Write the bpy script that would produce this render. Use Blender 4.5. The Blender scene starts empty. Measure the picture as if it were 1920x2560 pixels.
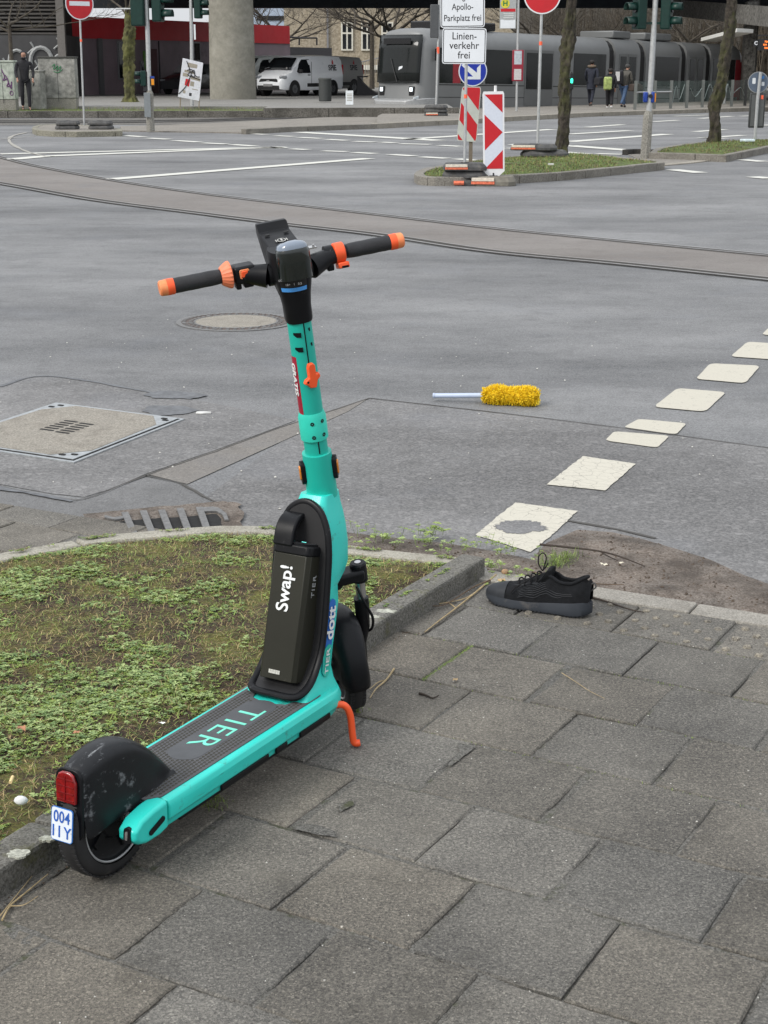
import bpy, bmesh, math, random
from mathutils import Vector, Matrix, noise
random.seed(11)
R = math.radians
sc = bpy.context.scene
COL = sc.collection
# ------------------------------------------------------------------ camera
F, HOR, CH = 3850.0, 170.0, 1.56
PT = math.atan((1280-HOR)/F)
cam = bpy.data.cameras.new('camera'); co = bpy.data.objects.new('camera', cam); COL.objects.link(co)
cam.sensor_fit = 'VERTICAL'; cam.sensor_height = 36; cam.lens = F/2560*36
cam.clip_start = .05; cam.clip_end = 900
co.location = (0, 0, CH); co.rotation_euler = (R(90)-PT, 0, 0)
sc.camera = co
# ------------------------------------------------------------------ light
SUN_EL, SUN_ROT = 40, -126
w = bpy.data.worlds.new('World'); sc.world = w; w.use_nodes = True
nt = w.node_tree; nt.nodes.clear()
sky = nt.nodes.new('ShaderNodeTexSky'); sky.sky_type = 'NISHITA'; sky.sun_disc = False
sky.sun_elevation = R(SUN_EL); sky.sun_rotation = R(SUN_ROT); sky.air_density = 1; sky.dust_density = 6
hs = nt.nodes.new('ShaderNodeMix'); hs.data_type = 'RGBA'; hs.inputs[0].default_value = .82
hs.inputs[7].default_value = (9.6, 9.9, 10.3, 1)      # overcast cloud layer
bg = nt.nodes.new('ShaderNodeBackground'); bg.inputs[1].default_value = .10
tcw = nt.nodes.new('ShaderNodeTexCoord'); sxw = nt.nodes.new('ShaderNodeSeparateXYZ'); mrw = nt.nodes.new('ShaderNodeMapRange')   # overcast sky: brighter overhead than at the horizon
mrw.inputs[1].default_value = 0; mrw.inputs[2].default_value = 1; mrw.inputs[3].default_value = .62; mrw.inputs[4].default_value = 1.25
mlw = nt.nodes.new('ShaderNodeVectorMath'); mlw.operation = 'SCALE'
wo = nt.nodes.new('ShaderNodeOutputWorld')
nt.links.new(sky.outputs[0], hs.inputs[6]); nt.links.new(tcw.outputs['Generated'], sxw.inputs[0]); nt.links.new(sxw.outputs[2], mrw.inputs[0]); nt.links.new(hs.outputs[2], mlw.inputs[0]); nt.links.new(mrw.outputs[0], mlw.inputs['Scale']); nt.links.new(mlw.outputs[0], bg.inputs[0]); nt.links.new(bg.outputs[0], wo.inputs[0])
sl = bpy.data.lights.new('sun', 'SUN'); sl.energy = 1.5; sl.angle = R(22); sl.color = (1, .97, .92)
so = bpy.data.objects.new('sun', sl); COL.objects.link(so)
so.rotation_euler = (R(90-SUN_EL), 0, R(-54))
sc.view_settings.view_transform = 'Standard'; sc.view_settings.look = 'None'
sc.view_settings.exposure = 0.5; sc.view_settings.gamma = 1

# ------------------------------------------------------------------ projection helpers (photo pixel -> place in the world)
_c, _s = math.cos(PT), math.sin(PT)
def ray(x, y):
    a = (x-960)/F; b = -(y-1280)/F
    return Vector((a, _c+b*_s, -_s+b*_c))
def G(x, y, z=0.0):
    r = ray(x, y); t = (z-CH)/r.z
    return Vector((0, 0, CH))+r*t
def D(x, y, Y):
    r = ray(x, y); return Vector((0, 0, CH))+r*(Y/r.y)
RZ = -.02                                   # road level
# ------------------------------------------------------------------ materials
def srgb(r, g, b):
    f = lambda c: c/12.92 if c <= .04045 else ((c+.055)/1.055)**2.4
    return (f(r/255), f(g/255), f(b/255))
_mats = {}
def new_mat(name):
    m = bpy.data.materials.new(name); m.use_nodes = True
    n = m.node_tree; p = n.nodes['Principled BSDF']
    return m, n, p
def mixc(n, fac, a, b, mode='MIX'):
    x = n.nodes.new('ShaderNodeMix'); x.data_type = 'RGBA'; x.blend_type = mode
    for i, v in ((0, fac), (6, a), (7, b)):
        if hasattr(v, 'links') or hasattr(v, 'is_linked'): n.links.new(v, x.inputs[i])
        elif i == 0: x.inputs[0].default_value = v
        else: x.inputs[i].default_value = (*v[:3], 1)
    return x.outputs[2]
def noi(n, scale, detail=4, rough=.6, vec=None, out=0):
    x = n.nodes.new('ShaderNodeTexNoise'); x.inputs['Scale'].default_value = scale
    x.inputs['Detail'].default_value = detail; x.inputs['Roughness'].default_value = rough
    if vec is not None: n.links.new(vec, x.inputs['Vector'])
    return x.outputs[out]
def ramp(n, fac, lo, hi, a=0., b=1.):
    x = n.nodes.new('ShaderNodeMapRange'); x.inputs[1].default_value = lo; x.inputs[2].default_value = hi
    x.inputs[3].default_value = a; x.inputs[4].default_value = b
    n.links.new(fac, x.inputs[0]); return x.outputs[0]
def coord(n, kind='Object'):
    return n.nodes.new('ShaderNodeTexCoord').outputs[kind]
def bump(n, p, h, strength, dist=.01):
    b = n.nodes.new('ShaderNodeBump'); b.inputs['Strength'].default_value = strength; b.inputs['Distance'].default_value = dist
    n.links.new(h, b.inputs['Height']); n.links.new(b.outputs[0], p.inputs['Normal'])
def mat(name, col, rough=.5,  metal=0, var=.12, scale=14, bmp=0, bscale=60, dirt=None, dlo=.6, dhi=.75, dscale=9, coat=0, trans=0, emit=0, alpha=1, spec=.5):
    """plain surface with slight tonal variation, optional dirt / scuffs and fine bump"""
    if name in _mats: return _mats[name]
    m, n, p = new_mat(name); c = coord(n)
    f = noi(n, scale, 5, .6, c)
    c1 = tuple(max(0, x*(1-var)) for x in col); c2 = tuple(min(1, x*(1+var)) for x in col)
    out = mixc(n, ramp(n, f, .3, .7), c1, c2)
    if dirt:
        d = noi(n, dscale, 6, .7, c); out = mixc(n, ramp(n, d, dlo, dhi), out, dirt)
    n.links.new(out, p.inputs['Base Color'])
    n.links.new(ramp(n, noi(n, scale*2.3, 3, .5, c), .2, .8, max(0, rough-.08), min(1, rough+.1)), p.inputs['Roughness'])
    p.inputs['Metallic'].default_value = metal; p.inputs['Specular IOR Level'].default_value = spec
    if coat: p.inputs['Coat Weight'].default_value = coat
    if trans: p.inputs['Transmission Weight'].default_value = trans
    if alpha < 1: p.inputs['Alpha'].default_value = alpha
    if emit:
        p.inputs['Emission Color'].default_value = (*col, 1); p.inputs['Emission Strength'].default_value = emit
    if bmp: bump(n, p, noi(n, bscale, 4, .6, c), bmp, .004)
    _mats[name] = m; return m
def asphalt(name, base, tint=(1, 1, 1), speck=.5, grain=230, big=.22, lite=.4):
    m, n, p = new_mat(name); c = coord(n)
    b = tuple(base*t for t in tint)
    fine = noi(n, grain, 3, .75, c)
    col = mixc(n, ramp(n, fine, .32, .68), tuple(x*(1-speck) for x in b), tuple(x*(1+speck) for x in b))
    v = n.nodes.new('ShaderNodeTexVoronoi'); v.inputs['Scale'].default_value = grain*.55; n.links.new(c, v.inputs['Vector'])
    sp = n.nodes.new('ShaderNodeSeparateColor'); n.links.new(v.outputs['Color'], sp.inputs[0])
    col = mixc(n, ramp(n, sp.outputs[0], .93, .98, 0, lite), col, tuple(min(1, x*1.9) for x in b))
    col = mixc(n, ramp(n, sp.outputs[1], .86, .95, 0, .6), col, tuple(x*.5 for x in b))
    mp = n.nodes.new('ShaderNodeMapping'); mp.inputs['Scale'].default_value = (.5, 1, 1); mp.inputs['Rotation'].default_value = (0, 0, .25)
    n.links.new(c, mp.inputs[0])
    l = noi(n, .55, 7, .68, mp.outputs[0])
    col = mixc(n, ramp(n, l, .3, .7), mixc(n, big, col, (.02, .021, .024)), mixc(n, big*.8, col, (.42, .42, .42)))
    s = noi(n, 3.5, 7, .75, c)
    col = mixc(n, ramp(n, s, .52, .68, 0, .34), col, tuple(x*.45 for x in b))
    s2 = noi(n, 1.1, 4, .6, c); col = mixc(n, ramp(n, s2, .55, .75, 0, .3), col, (.14, .15, .17))
    n.links.new(col, p.inputs['Base Color']); p.inputs['Roughness'].default_value = .82
    bump(n, p, fine, .6, .004)
    return m
def concrete(name, col, var=.25, scale=5, grain=180, stain=(.05, .045, .035), lo=.55, hi=.75, amt=.5, moss=None, bs=.5, gs=1.):
    m, n, p = new_mat(name); c = coord(n)
    f = noi(n, scale, 6, .65, c); g = noi(n, grain, 3, .7, c)
    o = mixc(n, ramp(n, f, .3, .7), tuple(x*(1-var) for x in col), tuple(min(1, x*(1+var)) for x in col))
    o = mixc(n, ramp(n, g, .3, .7), mixc(n, .45*gs, o, (.01, .01, .01)), mixc(n, .22*gs, o, (.8, .78, .72)))
    o = mixc(n, ramp(n, noi(n, scale*.6, 7, .7, c), lo, hi, 0, amt), o, stain)
    if moss: o = mixc(n, ramp(n, noi(n, scale*1.7, 7, .75, c), .55, .66, 0, .75), o, moss)
    n.links.new(o, p.inputs['Base Color']); p.inputs['Roughness'].default_value = .9
    bump(n, p, g, bs, .006); return m

# ------------------------------------------------------------------ mesh building
class MB:
    def __init__(s, M=None): s.v = []; s.f = []; s.m = []; s.M = M
    def add(s, vs, fs, mi=0, fn=None):
        b = len(s.v)
        for q in vs:
            q = Vector(q)
            if fn: q = fn(q)
            if s.M is not None: q = s.M @ q
            s.v.append(q)
        for q in fs: s.f.append(tuple(b+i for i in q)); s.m.append(mi)
        return s
    def box(s, c, d, rot=None, mi=0):
        hx, hy, hz = d[0]/2, d[1]/2, d[2]/2
        vs = [Vector((x, y, z)) for x in (-hx, hx) for y in (-hy, hy) for z in (-hz, hz)]
        if rot is not None: vs = [rot @ q for q in vs]
        vs = [q+Vector(c) for q in vs]
        return s.add(vs, [(0, 1, 3, 2), (4, 6, 7, 5), (0, 4, 5, 1), (2, 3, 7, 6), (0, 2, 6, 4), (1, 5, 7, 3)], mi)
    def loft(s, rings, mi=0, cap=True, closed=True):
        n = len(rings[0]); vs = [q for r in rings for q in r]; fs = []
        for i in range(len(rings)-1):
            for j in range(n if closed else n-1):
                k = (j+1) % n
                fs.append((i*n+j, i*n+k, (i+1)*n+k, (i+1)*n+j))
        if cap and closed:
            fs.append(tuple(reversed(range(n)))); fs.append(tuple((len(rings)-1)*n+j for j in range(n)))
        return s.add(vs, fs, mi)
    def tube(s, pts, r, n=12, mi=0, cap=True, flat=1.0, closed=False):
        pts = [Vector(p) for p in pts]; rs = r if isinstance(r, (list, tuple)) else [r]*len(pts)
        rings = []; up = None; L = len(pts)
        for i, p in enumerate(pts):
            if closed: t = pts[(i+1) % L]-pts[i-1]
            else: t = (pts[min(i+1, L-1)]-pts[max(i-1, 0)])
            t.normalize()
            if up is None:
                up = Vector((0, 0, 1)) if abs(t.z) < .9 else Vector((1, 0, 0))
            a = t.cross(up).normalized(); up = a.cross(t).normalized()
            rings.append([p+(a*math.cos(2*math.pi*k/n)+up*math.sin(2*math.pi*k/n)*flat)*rs[i] for k in range(n)])
        if closed: rings.append(rings[0]); cap = False
        return s.loft(rings, mi, cap)
    def prism(s, poly, z0, z1, mi=0, fn=None):
        n = len(poly); vs = [Vector((x, y, z0)) for x, y in poly]+[Vector((x, y, z1)) for x, y in poly]
        fs = [tuple(reversed(range(n))), tuple(range(n, 2*n))]+[(i, (i+1) % n, n+(i+1) % n, n+i) for i in range(n)]
        return s.add(vs, fs, mi, fn)
    def lathe(s, prof, n=32, mi=0, fn=None, cap=True):
        rings = []
        for r, z in prof:
            ring = [Vector((r*math.cos(2*math.pi*k/n), r*math.sin(2*math.pi*k/n), z)) for k in range(n)]
            rings.append([fn(q) for q in ring] if fn else ring)
        return s.loft(rings, mi, cap)
    def build(s, name, mats, parent=None, smooth=30, bevel=0, seg=2):
        me = bpy.data.meshes.new(name); me.from_pydata([tuple(q) for q in s.v], [], s.f)
        if not isinstance(mats, (list, tuple)): mats = [mats]
        for m in mats: me.materials.append(m)
        me.polygons.foreach_set('material_index', s.m)
        bm = bmesh.new(); bm.from_mesh(me); bmesh.ops.recalc_face_normals(bm, faces=bm.faces); bm.to_mesh(me); bm.free()
        if smooth:
            me.polygons.foreach_set('use_smooth', [True]*len(me.polygons)); me.set_sharp_from_angle(angle=R(smooth))
        me.update()
        o = bpy.data.objects.new(name, me); COL.objects.link(o)
        if parent: o.parent = parent
        if bevel:
            b = o.modifiers.new('bevel', 'BEVEL'); b.width = bevel; b.segments = seg; b.limit_method = 'ANGLE'; b.angle_limit = R(35)
            b.harden_normals = False
        return o
def tag(o, label=None, cat=None, group=None, kind=None):
    if label: o['label'] = label
    if cat: o['category'] = cat
    if group: o['group'] = group
    if kind: o['kind'] = kind
    return o
def empty(name, loc, rot=(0, 0, 0), label=None, cat=None, group=None):
    o = bpy.data.objects.new(name, None); COL.objects.link(o); o.location = loc; o.rotation_euler = rot
    o.empty_display_size = .1
    return tag(o, label, cat, group)
def copy_tree(o, parent=None):
    c = o.copy(); COL.objects.link(c)
    if parent: c.parent = parent
    for ch in list(o.children): copy_tree(ch, c)
    return c
def frame(o, x, y):                       # matrix with given origin, x axis, y axis
    x = Vector(x).normalized(); y = Vector(y); y = (y-x*y.dot(x)).normalized(); z = x.cross(y)
    M = Matrix.Identity(4)
    for i, a in enumerate((x, y, z)):
        for j in range(3): M[j][i] = a[j]
    for j in range(3): M[j][3] = o[j]
    return M
def text(s, size, M, material, name='lettering', parent=None, ext=.0004, bold=0, sx=1., align='CENTER', space=1., line=1.):
    cu = bpy.data.curves.new('t', 'FONT'); cu.body = s; cu.size = size; cu.align_x = align; cu.align_y = 'CENTER'
    cu.extrude = ext; cu.offset = bold; cu.space_character = space; cu.space_line = line; cu.resolution_u = 4
    t = bpy.data.objects.new('t', cu); COL.objects.link(t)
    dg = bpy.context.evaluated_depsgraph_get(); dg.update()
    me = bpy.data.meshes.new_from_object(t.evaluated_get(dg)); bpy.data.objects.remove(t)
    me.transform(M @ Matrix.Diagonal((sx, 1, 1, 1))); me.materials.clear(); me.materials.append(material)
    me.name = name
    o = bpy.data.objects.new(name, me); COL.objects.link(o)
    if parent: o.parent = parent
    return o
def inside(p, poly):
    x, y = p[0], p[1]; c = False; j = len(poly)-1
    for i in range(len(poly)):
        xi, yi = poly[i][0], poly[i][1]; xj, yj = poly[j][0], poly[j][1]
        if (yi > y) != (yj > y) and x < (xj-xi)*(y-yi)/(yj-yi)+xi: c = not c
        j = i
    return c
def edge_dist(p, poly):
    d = 1e9; P = Vector((p[0], p[1]))
    for i in range(len(poly)):
        a = Vector(poly[i][:2]); b = Vector(poly[(i+1) % len(poly)][:2]); ab = b-a
        t = max(0, min(1, (P-a).dot(ab)/max(1e-12, ab.dot(ab)))); d = min(d, (P-a-ab*t).length)
    return d
def gpoly(pts, z=RZ): return [tuple(G(x, y, z)[:2]) for x, y in pts]
def sheet(name, poly, z, m, kind='structure', subdiv=0):
    mb = MB(); mb.add([(x, y, z) for x, y in poly], [tuple(range(len(poly)))])
    o = mb.build(name, m, smooth=0); return tag(o, kind=kind)
def slab_prism(name, poly, z0, z1, m, bevel=0):
    return tag(MB().prism(poly, z0, z1).build(name, m, smooth=0, bevel=bevel), kind='structure')
def terrain(name, poly, step, zf, m, kind='structure'):
    """height field over a polygon, its outline kept"""
    xs = [p[0] for p in poly]; ys = [p[1] for p in poly]
    bm = bmesh.new()
    vs = [bm.verts.new((p[0], p[1], 0)) for p in poly]; bm.faces.new(vs)
    for ax, lo, hi in ((0, min(xs), max(xs)), (1, min(ys), max(ys))):
        k = lo+step
        while k < hi:
            pc = (k, 0, 0) if ax == 0 else (0, k, 0); pn = (1, 0, 0) if ax == 0 else (0, 1, 0)
            bmesh.ops.bisect_plane(bm, geom=bm.verts[:]+bm.edges[:]+bm.faces[:], plane_co=pc, plane_no=pn, dist=1e-5)
            k += step
    for v in bm.verts: v.co.z = zf(v.co.x, v.co.y)
    for f in bm.faces: f.smooth = True
    bmesh.ops.recalc_face_normals(bm, faces=bm.faces)
    me = bpy.data.meshes.new(name); bm.to_mesh(me); bm.free(); me.materials.append(m)
    for f in me.polygons:
        pass
    o = bpy.data.objects.new(name, me); COL.objects.link(o); return tag(o, kind=kind)
def kerb(name, path, width, z0, z1, m, stone=1.0, side=1, gap=.006, bevel=.008):
    """row of kerb stones, front edge on the path, body on its left (side=1)"""
    pts = [Vector((p[0], p[1])) for p in path]
    # resample
    L = [0]
    for a, b in zip(pts, pts[1:]): L.append(L[-1]+(b-a).length)
    def at(s):
        s = max(0, min(L[-1], s))
        for i in range(len(pts)-1):
            if s <= L[i+1]+1e-9:
                return pts[i].lerp(pts[i+1], (s-L[i])/max(1e-9, L[i+1]-L[i]))
        return pts[-1]
    def nor(s):
        t = (at(s+.03)-at(s-.03)).normalized(); return Vector((-t.y, t.x))*side
    mb = MB(); n = max(1, round(L[-1]/stone)); st = L[-1]/n
    for i in range(n):
        a, b = i*st+gap/2, (i+1)*st-gap/2; k = max(1, int((b-a)/.12)) if st < 3 else 6
        k = min(k, 8); rings = []; dz = random.uniform(-.003, .003)
        for j in range(k+1):
            s = a+(b-a)*j/k; p = at(s); q = p+nor(s)*width
            rings.append([Vector((p.x, p.y, z0)), Vector((q.x, q.y, z0)), Vector((q.x, q.y, z1+dz)), Vector((p.x, p.y, z1+dz))])
        mb.loft(rings)
    return tag(mb.build(name, m, smooth=0, bevel=bevel), kind='structure')
def cat_smooth(pts, n=6):
    out = []; P = [Vector(p) for p in pts]
    for i in range(len(P)-1):
        a = P[max(i-1, 0)]; b = P[i]; c = P[i+1]; d = P[min(i+2, len(P)-1)]
        for k in range(n):
            t = k/n
            out.append(.5*((2*b)+(c-a)*t+(2*a-5*b+4*c-d)*t*t+(3*b-a-3*c+d)*t**3))
    out.append(P[-1]); return out

# =================================================================== GROUND
m_road = asphalt('asphalt_road', .135, (.98, 1, 1.02), .8, 110, lite=.2, big=.42)
m_roadd = asphalt('asphalt_dark', .112, (1.03, 1, .98), .95, 90, lite=.8, big=.4)
m_roadl = asphalt('asphalt_brown', .145, (1.1, 1, .88), .4, 170)
m_band = asphalt('asphalt_track_band', .150, (1.12, 1, .9), .25, 200, lite=.2)
m_far = asphalt('asphalt_far', .12, (1.02, 1, .97), .3, 60)
m_earth = concrete('earth', (.07, .055, .04))
sheet('ground', [(-400, -30), (400, -30), (400, 500), (-400, 500)], -.07, m_earth)
sheet('road', [(-60, 1.2), (90, 1.2), (90, 60), (-60, 60)], RZ, m_road)
# older asphalt patches
sheet('road_patch', gpoly([(925, 995), (1200, 1026), (1555, 1069), (1960, 1124), (2100, 1560), (1500, 1480), (1000, 1400), (640, 1390), (560, 1300), (520, 1240), (700, 1107)]), RZ+.0015, m_roadd)
sheet('road_patch', gpoly([(368, 1187), (540, 1128), (700, 1069), (820, 1030), (925, 995), (870, 1030), (700, 1107), (468, 1212)]), RZ+.0035, m_roadl)
sheet('road_patch', gpoly([(-400, 1080), (0, 966), (85, 940), (190, 946), (360, 976), (527, 1008), (660, 1035), (740, 1052), (700, 1067), (540, 1126), (367, 1185), (270, 1226), (210, 1244), (127, 1235), (0, 1212), (-400, 1160)]), RZ+.0025, m_roadd)
sheet('road_patch', gpoly([(-400, 1170), (0, 1216), (127, 1240), (205, 1250), (270, 1230), (370, 1192), (465, 1216), (510, 1240), (560, 1300), (560, 1420), (-400, 1420)]), RZ+.0007, asphalt('asphalt_grey', .12, (1, 1, 1), .55, 150))
m_seal = mat('bitumen_seal', (.115, .12, .128), .7, var=.3, scale=30)
def blob(px, py, rx, ry, z, m, name='bitumen_patch', n=36, rough=.18):
    pl = []
    for k in range(n):
        a = 2*math.pi*k/n; r = 1+rough*noise.noise(Vector((math.cos(a)*1.8+px, math.sin(a)*1.8, py)))*2
        pl.append((px+rx*r*math.cos(a), py+ry*r*math.sin(a)))
    return sheet(name, gpoly(pl), z, m)
blob(425, 1028, 66, 12, RZ+.0062, m_seal); blob(430, 990, 80, 10, RZ+.0058, m_seal)
m_crack = mat('crack_filler', (.065, .062, .057), .9)
def crack(pts, wd, z=RZ+.0045, m=m_crack, name='road_seam'):
    P = [G(x, y, z) for x, y in pts]; P = [Vector((p.x, p.y, z)) for p in cat_smooth(P, 5)]
    mb = MB(); vs = []
    for i, p in enumerate(P):
        t = (P[min(i+1, len(P)-1)]-P[max(i-1, 0)]).normalized(); nn = Vector((-t.y, t.x, 0))
        w_ = wd*.75*(1+1.1*noise.noise(p*9)); off = nn*.006*noise.noise(p*14+Vector((3, 1, 0)))
        vs += [p+nn*w_/2+off, p-nn*w_/2+off]
    mb.add(vs, [(2*i, 2*i+1, 2*i+3, 2*i+2) for i in range(len(P)-1)])
    return tag(mb.build(name, m, smooth=0), kind='structure')
crack([(925, 995), (1200, 1026), (1555, 1069), (1960, 1124)], .012)
crack([(-50, 1205), (60, 1228), (127, 1240), (210, 1246), (367, 1187), (540, 1128), (700, 1069), (925, 995)], .012)
crack([(1410, 1300), (1520, 1318), (1640, 1345)], .016)
crack([(-80, 1208), (60, 1230), (180, 1252)], .045, RZ+.0056, m_seal)
crack([(0, 966), (85, 941), (190, 947), (360, 977), (480, 998)], .03, RZ+.0052, m_seal)
crack([(365, 1188), (420, 1200), (465, 1214), (520, 1245), (560, 1262)], .012)

# ---- tram rails set in the road
m_steel = mat('rail_steel', (.30, .29, .28), .4, .7, var=.2)
m_groove = mat('rail_groove', (.03, .027, .022), .9)
near = [(-260, 420), (0, 461), (220, 500), (480, 534), (683, 560), (926, 588), (1209, 630), (1539, 662), (1920, 702), (2300, 745)]
farr = [(-260, 330), (0, 395), (87, 416), (278, 452), (521, 488), (960, 541), (1249, 575), (1539, 604), (1920, 641), (2300, 675)]
nG = cat_smooth([G(x, y, RZ) for x, y in near], 8); fG = cat_smooth([G(x, y, RZ) for x, y in farr], 8)
mb = MB(); k = len(nG); z = RZ+.004
vs = []
for a, b in zip(nG, fG):
    d = (b-a)*.02
    vs += [Vector((a.x-d.x, a.y-d.y, z)), Vector((b.x+d.x, b.y+d.y, z))]
mb.add(vs, [(2*i, 2*i+1, 2*i+3, 2*i+2) for i in range(k-1)])
tag(mb.build('track_bed', m_band, smooth=0), kind='structure')
def strip(name, path, off, wd, z, m):
    mb = MB(); vs = []; P = path
    for i, p in enumerate(P):
        t = (P[min(i+1, len(P)-1)]-P[max(i-1, 0)]); t.z = 0; t.normalize(); nn = Vector((-t.y, t.x, 0))
        for o in (off-wd/2, off+wd/2):
            q = p+nn*o; vs.append((q.x, q.y, z))
    mb.add(vs, [(2*i, 2*i+1, 2*i+3, 2*i+2) for i in range(len(P)-1)])
    return tag(mb.build(name, m, smooth=0), kind='structure')
for path, ww, gw in ((nG, .045, .10), (fG, .035, .06)):
    strip('rail_groove', path, .03+gw/2, gw, RZ+.008, m_groove); strip('rail', path, 0, ww, RZ+.011, m_steel)
    strip('rail', path, .05+gw, .02, RZ+.011, m_steel); strip('rail_joint', path, -.05, .02, RZ+.009, m_groove)

# ---- road paint
def paint(name, col, worn=.62, crackle=False):
    m, n, p = new_mat(name); c = coord(n)
    f = noi(n, 35, 6, .7, c)
    o = mixc(n, ramp(n, noi(n, 160, 3, .6, c), .3, .7), tuple(x*.86 for x in col), col)
    o = mixc(n, ramp(n, f, worn, worn+.1, 0, .75), o, (.12, .12, .115))
    if crackle:
        v = n.nodes.new('ShaderNodeTexVoronoi'); v.feature = 'DISTANCE_TO_EDGE'; v.inputs['Scale'].default_value = 21
        mx = n.nodes.new('ShaderNodeMix'); mx.data_type = 'VECTOR'; mx.inputs[0].default_value = .06
        n.links.new(c, mx.inputs[4]); n.links.new(noi(n, 9, 3, .6, c, 1), mx.inputs[5]); n.links.new(mx.outputs[1], v.inputs['Vector'])
        mask = n.nodes.new('ShaderNodeMath'); mask.operation = 'MULTIPLY'
        n.links.new(ramp(n, v.outputs[0], .0, .03, .75, 0), mask.inputs[0]); n.links.new(ramp(n, noi(n, 3, 2, .5, c), .25, .5), mask.inputs[1])
        o = mixc(n, mask.outputs[0], o, (.10, .095, .085))
    n.links.new(o, p.inputs['Base Color']); p.inputs['Roughness'].default_value = .7
    return m
m_paint = paint('road_paint', (.60, .60, .55), .66); m_paintc = paint('road_paint_cracked', (.52, .495, .42), .7, True)
m_paintw = paint('road_paint_clean', (.50, .475, .40), .60)
def rounded(poly, r=.25, n=4):
    out = []; N = len(poly)
    for i in range(N):
        a, b, c = Vector(poly[i-1]), Vector(poly[i]), Vector(poly[(i+1) % N])
        p = b.lerp(a, r); q = b.lerp(c, r)
        for k in range(n+1):
            t = k/n; out.append(tuple((p*(1-t)*(1-t)+b*2*t*(1-t)+q*t*t)))
    return out
def jag(poly, amp, n=14):
    out = []
    for i in range(len(poly)):
        a, b = Vector(poly[i]), Vector(poly[(i+1) % len(poly)])
        for k in range(n):
            q = a.lerp(b, k/n); nz = noise.noise_vector(Vector((q.x*40, q.y*40, 3.3)))
            out.append((q.x+nz.x*amp, q.y+nz.y*amp))
    return out
blocks = [([(1188, 1337), (1288, 1256), (1444, 1277), (1385, 1333), (1327, 1380)], 'c'), ([(1367, 1211), (1457, 1140), (1589, 1159), (1513, 1226)], 'c'),
          ([(1559, 1068), (1596, 1047), (1717, 1058), (1690, 1086)], ''), ([(1513, 1101), (1535, 1078), (1674, 1089), (1643, 1119)], ''),
          ([(1634, 1017), (1693, 970), (1816, 980), (1763, 1029)], ''), ([(1739, 947), (1776, 908), (1901, 914), (1863, 958)], ''),
          ([(1826, 891), (1869, 854), (1962, 860), (1940, 899)], ''), ([(1904, 836), (1930, 812), (2010, 818), (1990, 844)], '')]
for i, (pl, k) in enumerate(blocks):
    P = gpoly(pl, RZ+.005)
    P = jag(P, .005, 30) if k else jag(rounded(P, .14), .0025, 5)
    sheet('road_marking', P, RZ+.0052, m_paintc if k else m_paintw)
# bare asphalt showing through the nearest block
pl = []
for k in range(120):
    a = 2*math.pi*k/120; r = .95+.22*noise.noise(Vector((math.cos(a)*1.5, math.sin(a)*1.5, 2)))+.22*noise.noise(Vector((math.cos(a)*9, math.sin(a)*9, 5)))
    pl.append((1302+66*r*math.cos(a), 1321+17*r*math.sin(a)))
sheet('road_patch', gpoly(pl), RZ+.0064, m_roadd)
def dash(pts, th=.12):
    a, b = G(*pts[0], RZ), G(*pts[1], RZ); t = (b-a).normalized(); nn = Vector((-t.y, t.x, 0))*th/2
    return [a+nn, a-nn, b-nn, b+nn]
mb = MB()
L1 = [((280, 449), (923, 397), .13), ((0, 386), (712, 368), .14), ((29, 399), (116, 391), .16), ((116, 391), (637, 371), .16), ((637, 371), (712, 369), .14)]
for a, b in [((307, 339), (359, 343)), ((370, 346), (422, 349)), ((437, 352), (498, 356)), ((506, 358), (567, 361)), ((579, 362), (637, 366)), ((660, 368), (712, 371)),
             ((729, 373), (770, 375)), ((807, 378), (868, 380)), ((885, 382), (938, 385)), ((628, 335), (666, 337)), ((689, 340), (735, 342)), ((747, 344), (804, 347)),
             ((816, 349), (868, 352)), ((885, 354), (937, 356)), ((952, 356), (989, 358)), ((1000, 360), (1076, 362)), ((1099, 364), (1152, 367)), ((977, 387), (1035, 391)),
             ((1053, 393), (1119, 397)), ((1139, 398), (1204, 403)), ((1266, 371), (1382, 376)), ((1411, 381), (1469, 386)), ((1492, 385), (1556, 387)), ((1854, 400), (1909, 405)),
             ((1880, 443), (1925, 447)), ((1680, 425), (1752, 433)), ((1631, 305), (1695, 301)), ((1467, 319), (1556, 312)), ((1751, 346), (1857, 339)), ((1756, 345), (1816, 347)),
             ((1738, 330), (1811, 324)), ((1750, 297), (1830, 291)), ((1850, 291), (1915, 288)), ((1684, 291), (1772, 288)), ((1905, 314), (1940, 312))]: L1.append((a, b, .12))
for a, b, th in [((747, 331), (1099, 352), .2), ((1018, 349), (1382, 324), .15), ((1275, 362), (1423, 365), .2), ((1423, 365), (1580, 377), .18), ((1423, 355), (1669, 336), .16),
                 ((1423, 336), (1575, 327), .13)]: L1.append((a, b, th))
for a, b, th in L1:
    q = dash((a, b), th*2.3); mb.add([(p.x, p.y, RZ+.009) for p in q], [(0, 1, 2, 3)])
tag(mb.build('lane_markings', m_paint, smooth=0), kind='structure')
crack([(66, 331), (30, 340), (23, 352), (40, 366), (75, 381), (116, 391)], .10, RZ+.01, mat('pale_joint', (.30, .29, .26), .8))
crack([(0, 348), (40, 344), (90, 340)], .08, RZ+.01, mat('pale_joint', (.30, .29, .26), .8))

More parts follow.
